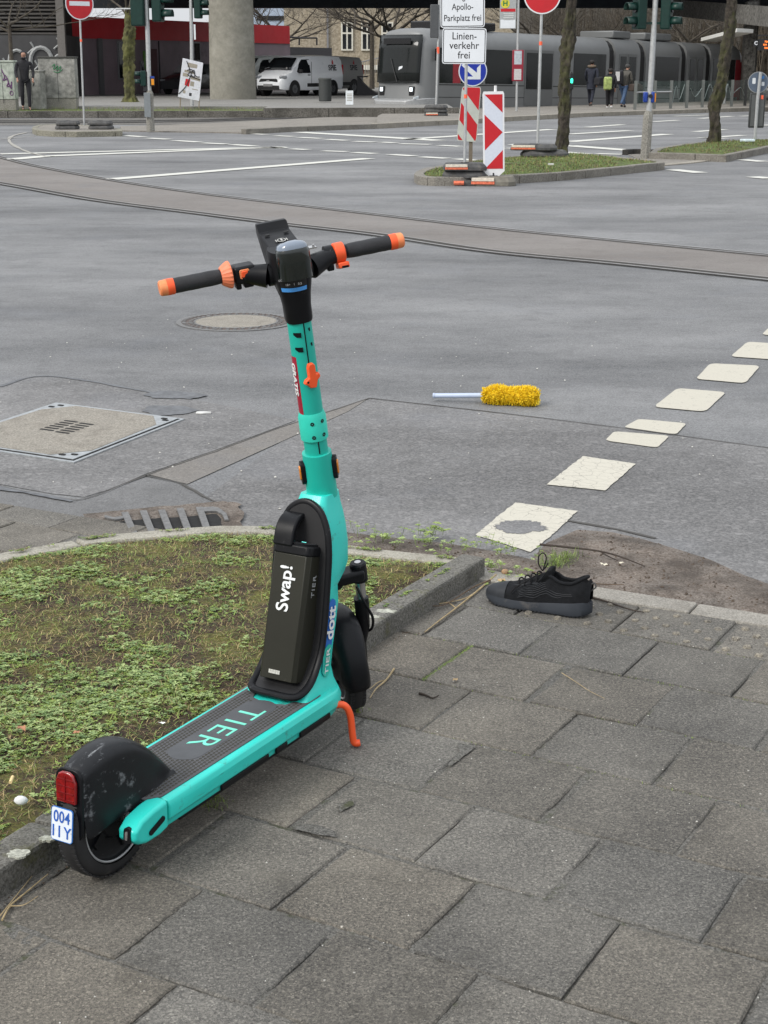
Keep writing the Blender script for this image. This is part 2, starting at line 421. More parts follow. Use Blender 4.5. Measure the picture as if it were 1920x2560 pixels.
# ---- pavement of square slabs
def slab_mat():
    m, n, p = new_mat('paving_slab'); c = coord(n)
    at = n.nodes.new('ShaderNodeAttribute'); at.attribute_name = 'tint'
    g = noi(n, 135, 5, .9, c); g2 = noi(n, 520, 2, .6, c)
    o = mixc(n, ramp(n, g, .45, .57), (.022, .020, .017), (.188, .173, .146))
    o = mixc(n, ramp(n, g2, .3, .7), mixc(n, .3, o, (.02, .02, .02)), mixc(n, .2, o, (.5, .48, .44)))
    v = n.nodes.new('ShaderNodeTexVoronoi'); v.inputs['Scale'].default_value = 290; n.links.new(c, v.inputs['Vector'])
    sp = n.nodes.new('ShaderNodeSeparateColor'); n.links.new(v.outputs['Color'], sp.inputs[0])
    o = mixc(n, ramp(n, sp.outputs[0], .90, .96, 0, .75), o, (.30, .28, .24))
    o = mixc(n, ramp(n, sp.outputs[1], .93, .97, 0, .8), o, (.03, .028, .026))
    v2 = n.nodes.new('ShaderNodeTexVoronoi'); v2.inputs['Scale'].default_value = 38; n.links.new(c, v2.inputs['Vector'])
    sp2 = n.nodes.new('ShaderNodeSeparateColor'); n.links.new(v2.outputs['Color'], sp2.inputs[0])
    mm = n.nodes.new('ShaderNodeMath'); mm.operation = 'MULTIPLY'
    n.links.new(ramp(n, v2.outputs['Distance'], .06, .11, 1, 0), mm.inputs[0]); n.links.new(ramp(n, sp2.outputs[0], .95, .955), mm.inputs[1])
    o = mixc(n, mm.outputs[0], o, (.55, .54, .5))
    l = noi(n, 2.2, 7, .65, c)
    o = mixc(n, ramp(n, l, .35, .7), mixc(n, .28, o, (.015, .014, .013)), mixc(n, .14, o, (.42, .39, .33)))
    st = noi(n, 3.4, 6, .75, c)
    o = mixc(n, ramp(n, st, .54, .70, 0, .5), o, (.04, .036, .028))
    st2 = noi(n, 9, 5, .7, c); o = mixc(n, ramp(n, st2, .60, .72, 0, .3), o, (.03, .028, .02)); st3 = noi(n, 1.3, 5, .7, c); o = mixc(n, ramp(n, st3, .56, .72, 0, .25), o, (.24, .22, .18))
    o = mixc(n, 1., o, at.outputs['Color'], 'MULTIPLY')
    n.links.new(o, p.inputs['Base Color']); p.inputs['Roughness'].default_value = .85
    bump(n, p, g, .7, .004)
    return m
YW = -.517311724; U0, V0, LU, LV = .76680, 3.76421, .30144, .29153
cy, sy = math.cos(YW), math.sin(YW)
def SG(u, v): return Vector((U0+cy*u*LU+sy*v*LV, V0+sy*u*LU-cy*v*LV, 0))
bl1, bl2 = G(1400, 1484), G(1920, 1568)
bdir = (bl2-bl1).normalized(); bnor = Vector((-bdir.y, bdir.x, 0))
if bnor.y < 0: bnor = -bnor
bm = bmesh.new(); tl = bm.loops.layers.float_color.new('tint')
stud_list = []
for v in range(-5, 12):
    off = 0 if v % 2 == 0 else .5
    for ku in range(-14, 10):
        u = ku+off; c = SG(u+.5, v+.5)
        if (c-bl1).dot(bnor) > .25 or c.y < .9 or c.x < -2.2 or c.x > 3.2: continue
        g = random.uniform(.0018, .0062)
        j = [random.gauss(0, .0022) for _ in range(2)]; rt = random.gauss(0, .0065); zt = random.gauss(0, .0008); tx, ty = random.gauss(0, .0035), random.gauss(0, .0035)
        hu, hv = LU/2-g, LV/2-g
        R2 = Matrix.Rotation(YW+rt, 3, 'Z'); per = []; NE = 10
        for (a, b), (a2, b2) in (((-1, -1), (1, -1)), ((1, -1), (1, 1)), ((1, 1), (-1, 1)), ((-1, 1), (-1, -1))):
            for k in range(NE): f_ = k/NE; per.append(((a+(a2-a)*f_)*hu, (b+(b2-b)*f_)*hv))
        chip = random.randrange(4)*NE if random.random() < .4 else -1; cs = random.uniform(.004, .012); vs = []; N4 = len(per)
        for (ins, z_) in ((0, -.045), (0, -.0038), (.0035, 0)):
            for i_, (qx, qy) in enumerate(per):
                nz = .0014*noise.noise(Vector((qx*60+c.x*9, qy*60, c.y*7)))+.0012*noise.noise(Vector((qx*170, qy*170+c.x, c.y)))
                i2 = ins+abs(nz)*1.6+nz*.5
                if z_ == 0 and chip >= 0 and min((i_-chip) % N4, (chip-i_) % N4) <= 1: i2 += cs*(1 if i_ == chip else .35)
                if z_ < -.01: i2 = 0
                L0_ = max(abs(qx)/hu, abs(qy)/hv); x_ = max(-hu+i2, min(hu-i2, qx)); y_ = max(-hv+i2, min(hv-i2, qy))
                q = R2 @ Vector((x_, y_, 0)); vs.append(bm.verts.new((c.x+q.x+j[0], c.y+q.y+j[1], z_+zt+q.x*tx+q.y*ty)))
        fs = [bm.faces.new(vs[2*N4:])]
        for r_ in (0, N4):
            for k in range(N4): fs.append(bm.faces.new((vs[r_+k], vs[r_+(k+1) % N4], vs[r_+N4+(k+1) % N4], vs[r_+N4+k])))
        t = random.uniform(.86, 1.1); wmt = random.uniform(-.03, .045)
        if v in (3, 4) and random.random() < .3: t *= .9
        for f in fs:
            for l in f.loops: l[tl] = (t*(1+wmt), t*(1+wmt*.2), t*(1-wmt), 1)
        if v <= -2 and c.x > .50:
            stud_list.append((c, R2, t))
    
for c, R2, t in stud_list:
    for a in range(6):
        for b in range(6):
            if (a+b) % 2: continue
            q = R2 @ Vector(((a-2.5)*.047, (b-2.5)*.047, 0)); q = Vector((c.x+q.x, c.y+q.y, 0))
            if (q-bl1).dot(bnor) > -.02: continue
            ring = []
            for rr, zz in ((.013, -.001), (.0105, .005), (.006, .0065)):
                ring.append([bm.verts.new((q.x+rr*math.cos(k*math.pi/4), q.y+rr*math.sin(k*math.pi/4), zz)) for k in range(8)])
            ff = []
            for i in range(2):
                for k in range(8): ff.append(bm.faces.new((ring[i][k], ring[i][(k+1) % 8], ring[i+1][(k+1) % 8], ring[i+1][k])))
            ff.append(bm.faces.new(ring[2]))
            for f in ff:
                for l in f.loops: l[tl] = (t*1.45, t*1.4, t*1.3, 1)
bmesh.ops.bisect_plane(bm, geom=bm.verts[:]+bm.edges[:]+bm.faces[:], plane_co=bl1, plane_no=bnor, clear_outer=True, dist=1e-5)
bmesh.ops.recalc_face_normals(bm, faces=bm.faces)
me = bpy.data.meshes.new('pavement'); bm.to_mesh(me); bm.free(); me.materials.append(slab_mat())
tag(bpy.data.objects.new('pavement', me), kind='structure'); COL.objects.link(bpy.data.objects['pavement'])
# sand, dirt and moss filling the joints
m_joint = concrete('joint_filling', (.020, .017, .012), .4, 6, 200, (.010, .009, .007), moss=(.035, .042, .010))
bq = [bl1-bdir*4, bl2+bdir*3]
jp = [(-1.25, 1.9), (1.25, 1.9), (1.45, (bl1+bdir*((1.45-bl1.x)/bdir.x)).y), (-1.25, (bl1+bdir*((-1.25-bl1.x)/bdir.x)).y)]
sheet('joint_filling', [(-3, .6), (3.6, .6), (bq[1].x, bq[1].y), (bq[0].x, bq[0].y)], -.0095, m_joint)
terrain('joint_filling', jp, .016, lambda x, y: min(-.0018, -.0066+.0075*(noise.noise(Vector((x*5, y*5, 3)))+.2)+.003*noise.noise(Vector((x*45, y*45, 3)))), m_joint)
for q_ in ([(730, 2062), (752, 2058), (800, 2062), (838, 2078), (842, 2092), (800, 2088), (760, 2078), (738, 2072)], [(1143, 1856), (1190, 1866), (1168, 1884), (1126, 1916), (1120, 1912), (1148, 1878)], [(845, 2012), (880, 2000), (884, 2012), (850, 2030)]):
    sheet('joint_filling', jag(gpoly(q_, .0035), .004, 5), .0035, m_joint)
# granite edging between pavement and gutter
m_granite = concrete('granite_edging', (.26, .24, .205), .2, 9, 170, (.08, .07, .055), .5, .7, .5)
kerb('kerb_edging', [(bl1-bdir*.55), bl1, bl2, bl2+bdir*1.2], .10, -.05, .006, m_granite, .5, 1 if Vector((-bdir.y, bdir.x, 0)).dot(bnor) > 0 else -1, .004, .006)

# ---- planted bed with concrete kerb
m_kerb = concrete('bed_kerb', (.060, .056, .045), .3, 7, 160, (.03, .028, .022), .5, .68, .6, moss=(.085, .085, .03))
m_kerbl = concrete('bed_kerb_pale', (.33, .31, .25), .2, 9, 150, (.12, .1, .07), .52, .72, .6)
k_in = [(-1.66, 1.05), (-.78, 2.632), (-.70, 2.772), (-.034, 4.037), (.326, 4.672)]
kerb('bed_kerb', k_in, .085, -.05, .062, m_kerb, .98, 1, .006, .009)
k_far = [G(x, y, .055) for x, y in [(1216, 1401), (1155, 1391), (1000, 1376), (865, 1360), (780, 1335), (700, 1316), (550, 1312), (380, 1325), (236, 1338), (130, 1356), (0, 1378), (-150, 1420), (-400, 1500), (-800, 1700)]]
k_far = [(p.x, p.y, 0) for p in k_far]
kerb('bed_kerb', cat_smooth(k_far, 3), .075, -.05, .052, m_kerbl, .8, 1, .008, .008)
# lichen on the kerb near the rear wheel, on its end
m_lichen = concrete('lichen', (.42, .43, .36), .3, 30, 120, (.2, .2, .15), .5, .6, .6)
def lichen(px, py, r, z=.0625, sd=0, sq=.8):
    c = G(px, py, z); pts = []
    for k in range(30):
        a = 2*math.pi*k/30; rr = r*(1+.55*noise.noise(Vector((math.cos(a)*2.2+sd, math.sin(a)*2.2, sd))))
        pts.append((c.x+rr*math.cos(a), c.y+rr*math.sin(a)*sq))
    mb = MB().prism(pts, z-.002, z+.0025)
    return tag(mb.build('lichen', m_lichen, smooth=0), kind='stuff')
lichen(43, 2135, .021, sd=1.3); lichen(116, 2098, .015, sd=4.1); lichen(965, 1529, .028, sd=7, sq=.6); lichen(935, 1543, .017, sd=2)
# soil
bed = [(-1.66-.02, 1.12), (-.78-.05, 2.68), (-.034-.05, 4.07), (.262, 4.66)]
far_in = []
for i in range(len(k_far)):
    a = Vector(k_far[max(i-1, 0)][:2]); b = Vector(k_far[min(i+1, len(k_far)-1)][:2]); t = (b-a).normalized(); n_ = Vector((-t.y, t.x))
    q = Vector(k_far[i][:2])+n_*.04; far_in.append((q.x, q.y))
bed = bed+far_in[1:]
def bed_z(x, y):
    e = min(1, edge_dist((x, y), bed)/.12)
    return .038+e*.016+e*.018*noise.noise(Vector((x*3, y*3, 1)))+e*.007*noise.noise(Vector((x*17, y*17, 1)))+e*.004*noise.noise(Vector((x*55, y*55, 1)))
def soil_mat():
    m, n, p = new_mat('mossy_soil'); c = coord(n)
    f = noi(n, 60, 6, .75, c); o = mixc(n, ramp(n, f, .32, .68), (.014, .009, .005), (.085, .055, .030))
    g = noi(n, 7, 7, .75, c); gg = noi(n, 150, 3, .7, c)
    moss = mixc(n, ramp(n, gg, .3, .7), (.045, .05, .010), (.23, .22, .04))
    o = mixc(n, ramp(n, g, .46, .58, 0, .8), o, moss)
    s = noi(n, 28, 5, .7, c); o = mixc(n, ramp(n, s, .62, .7, 0, .6), o, (.26, .20, .11))
    n.links.new(o, p.inputs['Base Color']); p.inputs['Roughness'].default_value = .95; bump(n, p, f, 1, .012); return m
m_soil = soil_mat()
terrain('soil', bed, .03, bed_z, m_soil)

# ---- leaves
def leaf_cols(name, a, b, tr=.25):
    m, n, p = new_mat(name)
    oi = n.nodes.new('ShaderNodeAttribute'); oi.attribute_name = 'tint'
    o = mixc(n, oi.outputs['Fac'], a, b); n.links.new(o, p.inputs['Base Color']); p.inputs['Roughness'].default_value = .55
    return m
LM = [leaf_cols('clover_leaf', (.045, .095, .012), (.27, .36, .075)), leaf_cols('pale_leaf', (.12, .20, .06), (.36, .44, .17)), leaf_cols('dry_blade', (.16, .10, .035), (.48, .38, .17)), leaf_cols('brown_leaf', (.05, .03, .015), (.16, .09, .04))]
class Leaves:
    def __init__(s): s.v = []; s.f = []; s.m = []; s.t = []
    def leaf(s, p, d, ln, wd, lift, mi, t, curl=.3):
        d = Vector((d[0], d[1], 0)).normalized(); n_ = Vector((-d.y, d.x, 0)); u = Vector((0, 0, 1))
        p = Vector(p); b = len(s.v)
        mid = p+d*ln*.5+u*ln*lift*.6; tip = p+d*ln+u*ln*lift*(1-curl)
        s.v += [p, mid+n_*wd/2+u*wd*.18, tip, mid-n_*wd/2+u*wd*.18, mid-u*wd*.05]
        s.f += [(b, b+4, b+1), (b+1, b+4, b+2), (b, b+3, b+4), (b+4, b+3, b+2)]; s.m += [mi]*4; s.t += [t]*4
    def blade(s, p, d, ln, wd, lift, mi, t):
        d = Vector((d[0], d[1], 0)).normalized(); n_ = Vector((-d.y, d.x, 0)); u = Vector((0, 0, 1)); p = Vector(p); b = len(s.v)
        m_ = p+d*ln*.4+u*ln*lift; e = p+d*ln+u*ln*lift*.8
        s.v += [p-n_*wd/2, p+n_*wd/2, m_+n_*wd*.4, m_-n_*wd*.4, e]
        s.f += [(b, b+1, b+2, b+3), (b+3, b+2, b+4)]; s.m += [mi]*2; s.t += [t]*2
    def build(s, name, kind='stuff'):
        me = bpy.data.meshes.new(name); me.from_pydata([tuple(q) for q in s.v], [], s.f)
        for m in LM: me.materials.append(m)
        me.polygons.foreach_set('material_index', s.m)
        a = me.attributes.new('tint', 'FLOAT', 'FACE'); a.data.foreach_set('value', s.t)
        o = bpy.data.objects.new(name, me); COL.objects.link(o)
        if kind: tag(o, kind=kind)
        return o
def rosette(L, x, y, z, sz, mi, t, n=None):
    n = n or random.randint(4, 8); a0 = random.uniform(0, 6.28)
    for k in range(n):
        a = a0+k*6.283/n+random.uniform(-.3, .3); q = sz*random.uniform(.6, 1.15)
        L.leaf((x, y, z+random.uniform(0, .004)), (math.cos(a), math.sin(a)), q, q*random.uniform(.45, .7), random.uniform(.04, .38), mi, min(1, max(0, t+random.uniform(-.25, .25))))
LV_ = Leaves(); cnt = 0
vis = lambda x, y: (y > 2.3 and abs(x) < y*.27+.12 and x > -y*.26-.15)
tries = 0
while cnt < 9500 and tries < 200000:
    tries += 1
    x = random.uniform(-1.5, .3); y = random.uniform(2.55, 5.15)
    if not vis(x, y) or not inside((x, y), bed): continue
    dn = noise.noise(Vector((x*2.1, y*2.1, 5)))*.8+noise.noise(Vector((x*7, y*7, 8)))*1.0+.13*(3.9-y)
    if random.random() > .24+dn*1.5: continue
    z = bed_z(x, y); r_ = random.random()
    if r_ < .62: rosette(LV_, x, y, z, random.uniform(.0045, .0105), 0, random.random())
    elif r_ < .85: rosette(LV_, x, y, z+.003, random.uniform(.007, .015), 1, random.random()*.8)
    else: rosette(LV_, x, y, z, random.uniform(.005, .009), 0, .9, 9)
    cnt += 1
cnt = 0
while cnt < 26000:
    x = random.uniform(-1.5, .3); y = random.uniform(2.55, 5.15)
    if not vis(x, y) or not inside((x, y), bed): continue
    a = random.uniform(0, 6.28); z = bed_z(x, y)
    mi = random.choices([0, 2, 3], [.40, .34, .26])[0]
    LV_.blade((x, y, z), (math.cos(a), math.sin(a)), random.uniform(.01, .036), random.uniform(.0009, .0021), random.uniform(.03, .45), mi, random.random()); cnt += 1
for _ in range(2600):                      # runners creeping over the inner kerb edge
    i_ = random.randrange(len(bed)); a = Vector(bed[i_]); b2 = Vector(bed[(i_+1) % len(bed)]); q = a.lerp(b2, random.random()); ctr = Vector((-.6, 4.1)); o_ = (q-ctr).normalized()*abs(random.gauss(0, .011)); q = q+o_
    if not vis(q.x, q.y) or noise.noise(Vector((q.x*9, q.y*9, 4))) < .0: continue
    z = .056 if q.y > 4.62 or q.x < -.9 else .064
    if random.random() < .35: rosette(LV_, q.x, q.y, z, random.uniform(.004, .010), 0, random.random())
    else: LV_.blade((q.x, q.y, z), (random.gauss(0, 1), random.gauss(0, 1)), random.uniform(.008, .022), .0014, random.uniform(.05, .5), random.choice([0, 2, 3, 3]), random.random())
LV_.build('ground_cover')
# weeds along the kerb and in the gutter
WD = Leaves()
def weeds(px, py, n, spread, sz, z=0):
    c = G(px, py, z)
    for _ in range(n):
        x = c.x+random.gauss(0, spread); y = c.y+random.gauss(0, spread*.5); hgt = abs(random.gauss(0, .018))
        if hgt > .008: WD.blade((x, y, z), (random.gauss(0, 1), random.gauss(0, 1)), hgt*1.6, .0016, .8, 0, .3)
        rosette(WD, x, y, z+hgt, sz*random.uniform(.6, 1.2), random.choice([0, 0, 1]), random.uniform(.4, 1))
for a in [(1080, 1338, 16, .03, .018), (960, 1352, 40, .07, .014), (1130, 1372, 22, .05, .014), (1050, 1362, 20, .06, .013), (850, 1330, 14, .05, .012), (1265, 1385, 12, .03, .014), (1230, 1420, 22, .025, .015), (1290, 1440, 18, .04, .013), (1250, 1478, 6, .02, .01),
          (1210, 1365, 12, .03, .013), (1350, 1395, 10, .03, .01), (530, 2000, 8, .018, .012), (795, 1790, 8, .012, .01), (905, 1778, 8, .01, .008)]: weeds(*a)
for _ in range(420):                       # tuft of grass beside the shoe, wisps at the scooter
    px, py = random.choice([(1400, 1400, ), (1385, 1412), (1415, 1392), (515, 2008)]); c = G(px, py)
    x = c.x+random.gauss(0, .025); y = c.y+random.gauss(0, .018)
    WD.blade((x, y, -.004), (random.gauss(0, 1), random.gauss(0, 1)), random.uniform(.012, .034), .0013, random.uniform(.3, 1.2), 0, random.random())
for _ in range(900):                       # moss in the slab joints
    v = random.choice([-1, 0, 1, 2]); u = random.uniform(-3, 1.5)
    q = SG(u, v) if random.random() < .35 else SG(-1.98+random.gauss(0, .006), random.uniform(0, 1.0))
    if not (abs(q.x) < 1.2): continue
    WD.blade((q.x+random.gauss(0, .0015), q.y+random.gauss(0, .0015), -.005), (random.gauss(0, 1), random.gauss(0, 1)), random.uniform(.003, .008), .0015, .7, 0, random.uniform(.2, .8))
WD.build('weeds')
# ---- bare soil in the gutter
dirt = gpoly([(740, 1310), (860, 1318), (1000, 1333), (1120, 1346), (1222, 1363), (1330, 1385), (1366, 1345), (1444, 1312), (1530, 1318), (1610, 1336), (1700, 1362), (1776, 1386), (1860, 1424), (1990, 1470), (1990, 1556), (1482, 1472), (1380, 1452), (1230, 1442), (1216, 1405), (1000, 1380), (865, 1366), (780, 1338)], 0)
def dirt_z(x, y):
    e = min(1, edge_dist((x, y), dirt)/.1)
    return -.018+e*(.012+.010*noise.noise(Vector((x*5, y*5, 2)))+.005*noise.noise(Vector((x*16, y*16, 2)))+.005*noise.noise(Vector((x*50, y*50, 2))))
m_dirt = concrete('bare_soil', (.105, .070, .048), .4, 6, 130, (.035, .025, .018), .45, .6, .7, bs=1)
terrain('bare_soil', dirt, .022, dirt_z, m_dirt)
# crumbs of earth, grit and dead leaf bits (too many to count)
mb = MB()
m_crumb = mat('earth_crumbs', (.07, .05, .035), .9, var=.5, scale=50)
def crumb(x, y, z, r):
    vs = []
    for k in range(6):
        a = k*1.047; vs.append((x+r*math.cos(a)*random.uniform(.6, 1.2), y+r*math.sin(a)*random.uniform(.6, 1.2), z))
    vs.append((x, y, z+r*random.uniform(.5, 1)))
    mb.add(vs, [(k, (k+1) % 6, 6) for k in range(6)])
for _ in range(2600):
    x = random.uniform(-.3, 1.5); y = random.uniform(3.9, 5.5)
    if inside((x, y), dirt): crumb(x, y, dirt_z(x, y)-.001, random.uniform(.002, .007))
for _ in range(900):                       # crumbs and dead needles along the foot of the kerb
    t = random.random(); a = Vector((-.78, 2.632)).lerp(Vector((.326, 4.672)), t); x = a.x+abs(random.gauss(0, .022)); y = a.y-abs(random.gauss(0, .012))
    crumb(x, y, -.001, random.uniform(.001, .004))
tag(mb.build('earth_crumbs', m_crumb, smooth=0), kind='stuff')
mb = MB()
for _ in range(430):                       # pale grit strewn on pavement and road
    if random.random() < .72: x = random.uniform(-.6, 1.2); y = random.uniform(1.9, 4.3); z = 0
    else: x = random.uniform(-2, 2.5); y = random.uniform(5.4, 10); z = RZ+.004
    if y < 5 and inside((x, y), bed): continue
    crumb(x, y, z, random.uniform(.001, .0024) if y < 5 else random.uniform(.002, .006))
tag(mb.build('grit', mat('pale_grit', (.5, .49, .45), .8, var=.4, scale=30), smooth=0), kind='stuff')
#PART2
# =================================================================== ELECTRIC SCOOTER
teal = mat('teal_paint', (.020, .58, .50), .36, var=.05, scale=6, dirt=(.05, .22, .18), dlo=.60, dhi=.74, dscale=22, coat=.1)
def scuffs(m, col, th=.60, rot=.3):
    n = m.node_tree; pb = n.nodes['Principled BSDF']; c = coord(n); mp = n.nodes.new('ShaderNodeMapping'); mp.inputs['Scale'].default_value = (9, 60, 60); mp.inputs['Rotation'].default_value = (0, rot, rot); n.links.new(c, mp.inputs[0])
    old = pb.inputs['Base Color'].links[0].from_socket; f = noi(n, 1.6, 6, .75, mp.outputs[0]); k = n.nodes.new('ShaderNodeMath'); k.operation = 'MULTIPLY'
    n.links.new(ramp(n, f, th, th+.05, 0, .8), k.inputs[0]); n.links.new(ramp(n, noi(n, 7, 4, .6, c), .5, .6), k.inputs[1]); n.links.new(mixc(n, k.outputs[0], old, col), pb.inputs['Base Color'])
scuffs(teal, (.03, .10, .09)); scuffs(blkf, (.35, .37, .38), .60, 0) if 'blkf' in globals() else None
teal2 = mat('teal_plastic', (.010, .42, .335), .42, var=.05, scale=6, dirt=(.04, .25, .2), dlo=.68, dhi=.76, dscale=18)
blk = mat('black_plastic', (.0075, .008, .0095), .36, var=.3, scale=9, dirt=(.10, .10, .10), dlo=.70, dhi=.84, dscale=30, spec=.18)
blkf = mat('scuffed_black_plastic', (.009, .010, .012), .34, var=.3, scale=9, dirt=(.17, .18, .19), dlo=.56, dhi=.66, dscale=16, spec=.3)
rub = mat('rubber', (.016, .016, .017), .7, var=.3, scale=20, dirt=(.07, .065, .055), dlo=.55, dhi=.8, dscale=14)
gripm = mat('grip_rubber', (.014, .015, .018), .62, var=.2, scale=20, bmp=.6, bscale=500)
scuffs(blkf, (.40, .42, .43), .58, 0); scuffs(blk, (.09, .09, .09), .62)
orange = mat('orange_plastic', (.86, .10, .022), .42, var=.06, dirt=(.45, .10, .04), dlo=.62, dhi=.8, dscale=40)
orangep = mat('worn_orange_plastic', (.85, .25, .09), .5, var=.12, scale=60, dirt=(.5, .3, .12), dlo=.5, dhi=.7, dscale=60)
batm = mat('battery_casing', (.021, .021, .015), .36, metal=.1, spec=.3, var=.12, scale=4, dirt=(.10, .10, .08), dlo=.66, dhi=.8, dscale=22)
chrome = mat('bare_metal', (.5, .5, .5), .3, metal=.9, var=.2)
white = mat('white_print', (.72, .74, .74), .5, var=.05)
amber = mat('amber_lens', (.65, .22, .02), .15, var=.2, scale=90, coat=.6)
redl = mat('red_lens', (.20, .004, .006), .16, var=.5, scale=70, coat=.7)
blue = mat('blue_sticker', (.012, .13, .48), .4, var=.06)
ltblue = mat('light_blue_band', (.07, .30, .72), .4)
tealt = mat('teal_print', (.16, .68, .52), .5)
red_st = mat('red_sticker', (.33, .012, .035), .4)
ledm = mat('teal_led', (.2, .9, .8), .4, emit=1.2)
glass = mat('grey_dome', (.17, .21, .27), .12, var=.1, coat=.8)
SH = Vector((-.55907, 2.75953, 0)); ang = R(60.430783)
SX = Vector((math.cos(ang), math.sin(ang), 0)); SY = Vector((-math.sin(ang), math.cos(ang), 0)); SH = SH+SY*.012
sco = empty('electric_scooter', SH, (0, 0, ang), 'turquoise rental e-scooter parked on its orange kickstand across the grey pavement beside the weedy bed', 'scooter')
V = Vector
def rr(hx, hy, r, n=4):                # rounded rectangle outline (2D)
    out = []
    for sx, sy_, a0 in ((1, 1, 0), (-1, 1, 90), (-1, -1, 180), (1, -1, 270)):
        for k in range(n+1):
            a = R(a0+90*k/n); out.append((sx*(hx-r)+r*math.cos(a), sy_*(hy-r)+r*math.sin(a)))
    return out
# deck
mb = MB(); sec = [(-.088, .152), (.088, .152), (.099, .149), (.105, .137), (.103, .110), (.092, .101), (.088, .086), (-.088, .086), (-.092, .101), (-.103, .110), (-.105, .137), (-.099, .149)]
rings = []
for x, k, dz in ((.102, .985, 0), (.107, 1, 0), (.4, 1, 0), (.70, 1, 0), (.748, 1, 0), (.776, .93, 0), (.80, .72, 0)):
    rings.append([V((x, a*k, b)) for a, b in sec])
mb.loft(rings)
deck = mb.build('deck', teal, sco, bevel=.0025)
for y in (-1, 1):
    for x0, x1 in ((.29, .47), (.50, .545), (.60, .73)): MB().box(((x0+x1)/2, y*.0935, .095), (x1-x0, .006, .014)).build('rail_insert', blk, deck, bevel=.002)
MB().box((.44, 0, .083), (.56, .165, .016)).build('under_tray', blk, deck, bevel=.002)
# grip mat, with raised lozenges
mb = MB(); mo = [(.075, -.06), (.104, -.083), (.70, -.087), (.715, -.08), (.715, -.052), (.655, -.06), (.615, -.045), (.60, 0), (.615, .045), (.655, .06), (.715, .052), (.715, .08), (.70, .087), (.104, .083), (.075, .06)]
mb.prism(mo, .1515, .1542)
gm = mat('grip_mat_rubber', (.072, .073, .078), .75, var=.15, scale=20); gm2 = mat('grip_mat_holes', (.022, .020, .010), .8, var=.3, scale=60)
cen = (.43, .0)
def lozenge(x, y):
    a, b = .0052, .0034
    mb.add([(x-a, y-b*.2, .1545), (x, y-b, .1545), (x+a, y+b*.2, .1545), (x, y+b, .1545), (x, y, .1541)], [(0, 1, 4), (1, 2, 4), (2, 3, 4), (3, 0, 4)], 1)
for i in range(60):
    for j in range(-8, 9):
        x = .09+i*.0105+(0.00525 if j % 2 else 0); y = j*.0092
        if not inside((x, y), mo) or edge_dist((x, y), mo) < .009: continue
        dx = max(0, abs(x-.435)-.135); 
        if math.hypot(dx, y) < .043: continue
        lozenge(x, y)
mat_o = mb.build('grip_mat', [gm, gm2], deck, smooth=0)
lg = MB().prism([(a+.435, b) for a, b in rr(.178, .04, .0399, 8)], .1540, .1548).build('logo_field', mat('grey_pad', (.062, .066, .072), .6), deck, smooth=0)
text('TIER', .082, frame((.445, .0, .1552), (-1, 0, 0), (0, -1, 0)) @ Matrix.Identity(4), tealt, 'lettering', deck, bold=-.0006, sx=1.3, space=1.16)
# rear brackets holding the axle
for s in (-1, 1):
    pr = [(.100, .153), (.055, .151), (.014, .143), (-.008, .127), (-.008, .108), (.004, .096), (.028, .088), (.072, .087), (.100, .093)]
    mb = MB(); n = len(pr)
    r0 = [V((x, s*.060, z)) for x, z in pr]; r1 = [V((x, s*.096, z)) for x, z in pr]; cx_, cz_ = .046, .118
    r2 = [V((cx_+(x-cx_)*.9, s*.103, cz_+(z-cz_)*.86)) for x, z in pr]
    mb.loft([r0, r1, r2]); br = mb.build('axle_bracket', teal, sco, bevel=.004, seg=3)
    M = frame((.058, s*.1035, .115), (.9, 0, .30), (0, s, 0) if False else (-.30, 0, .9))
    MB(M).prism(rr(.026, .006, .0058), -.001, .002).build('slot', blk, br)
    M = frame((-.007, s*.083, .118), (0, 1, 0), (.1, 0, 1))
    mb = MB(M).prism(rr(.008, .017, .0078), -.004, .004); q = mb.build('charge_port', blk, br)
    MB(M).prism(rr(.003, .009, .0025), -.006, .006).build('contact', chrome, q)
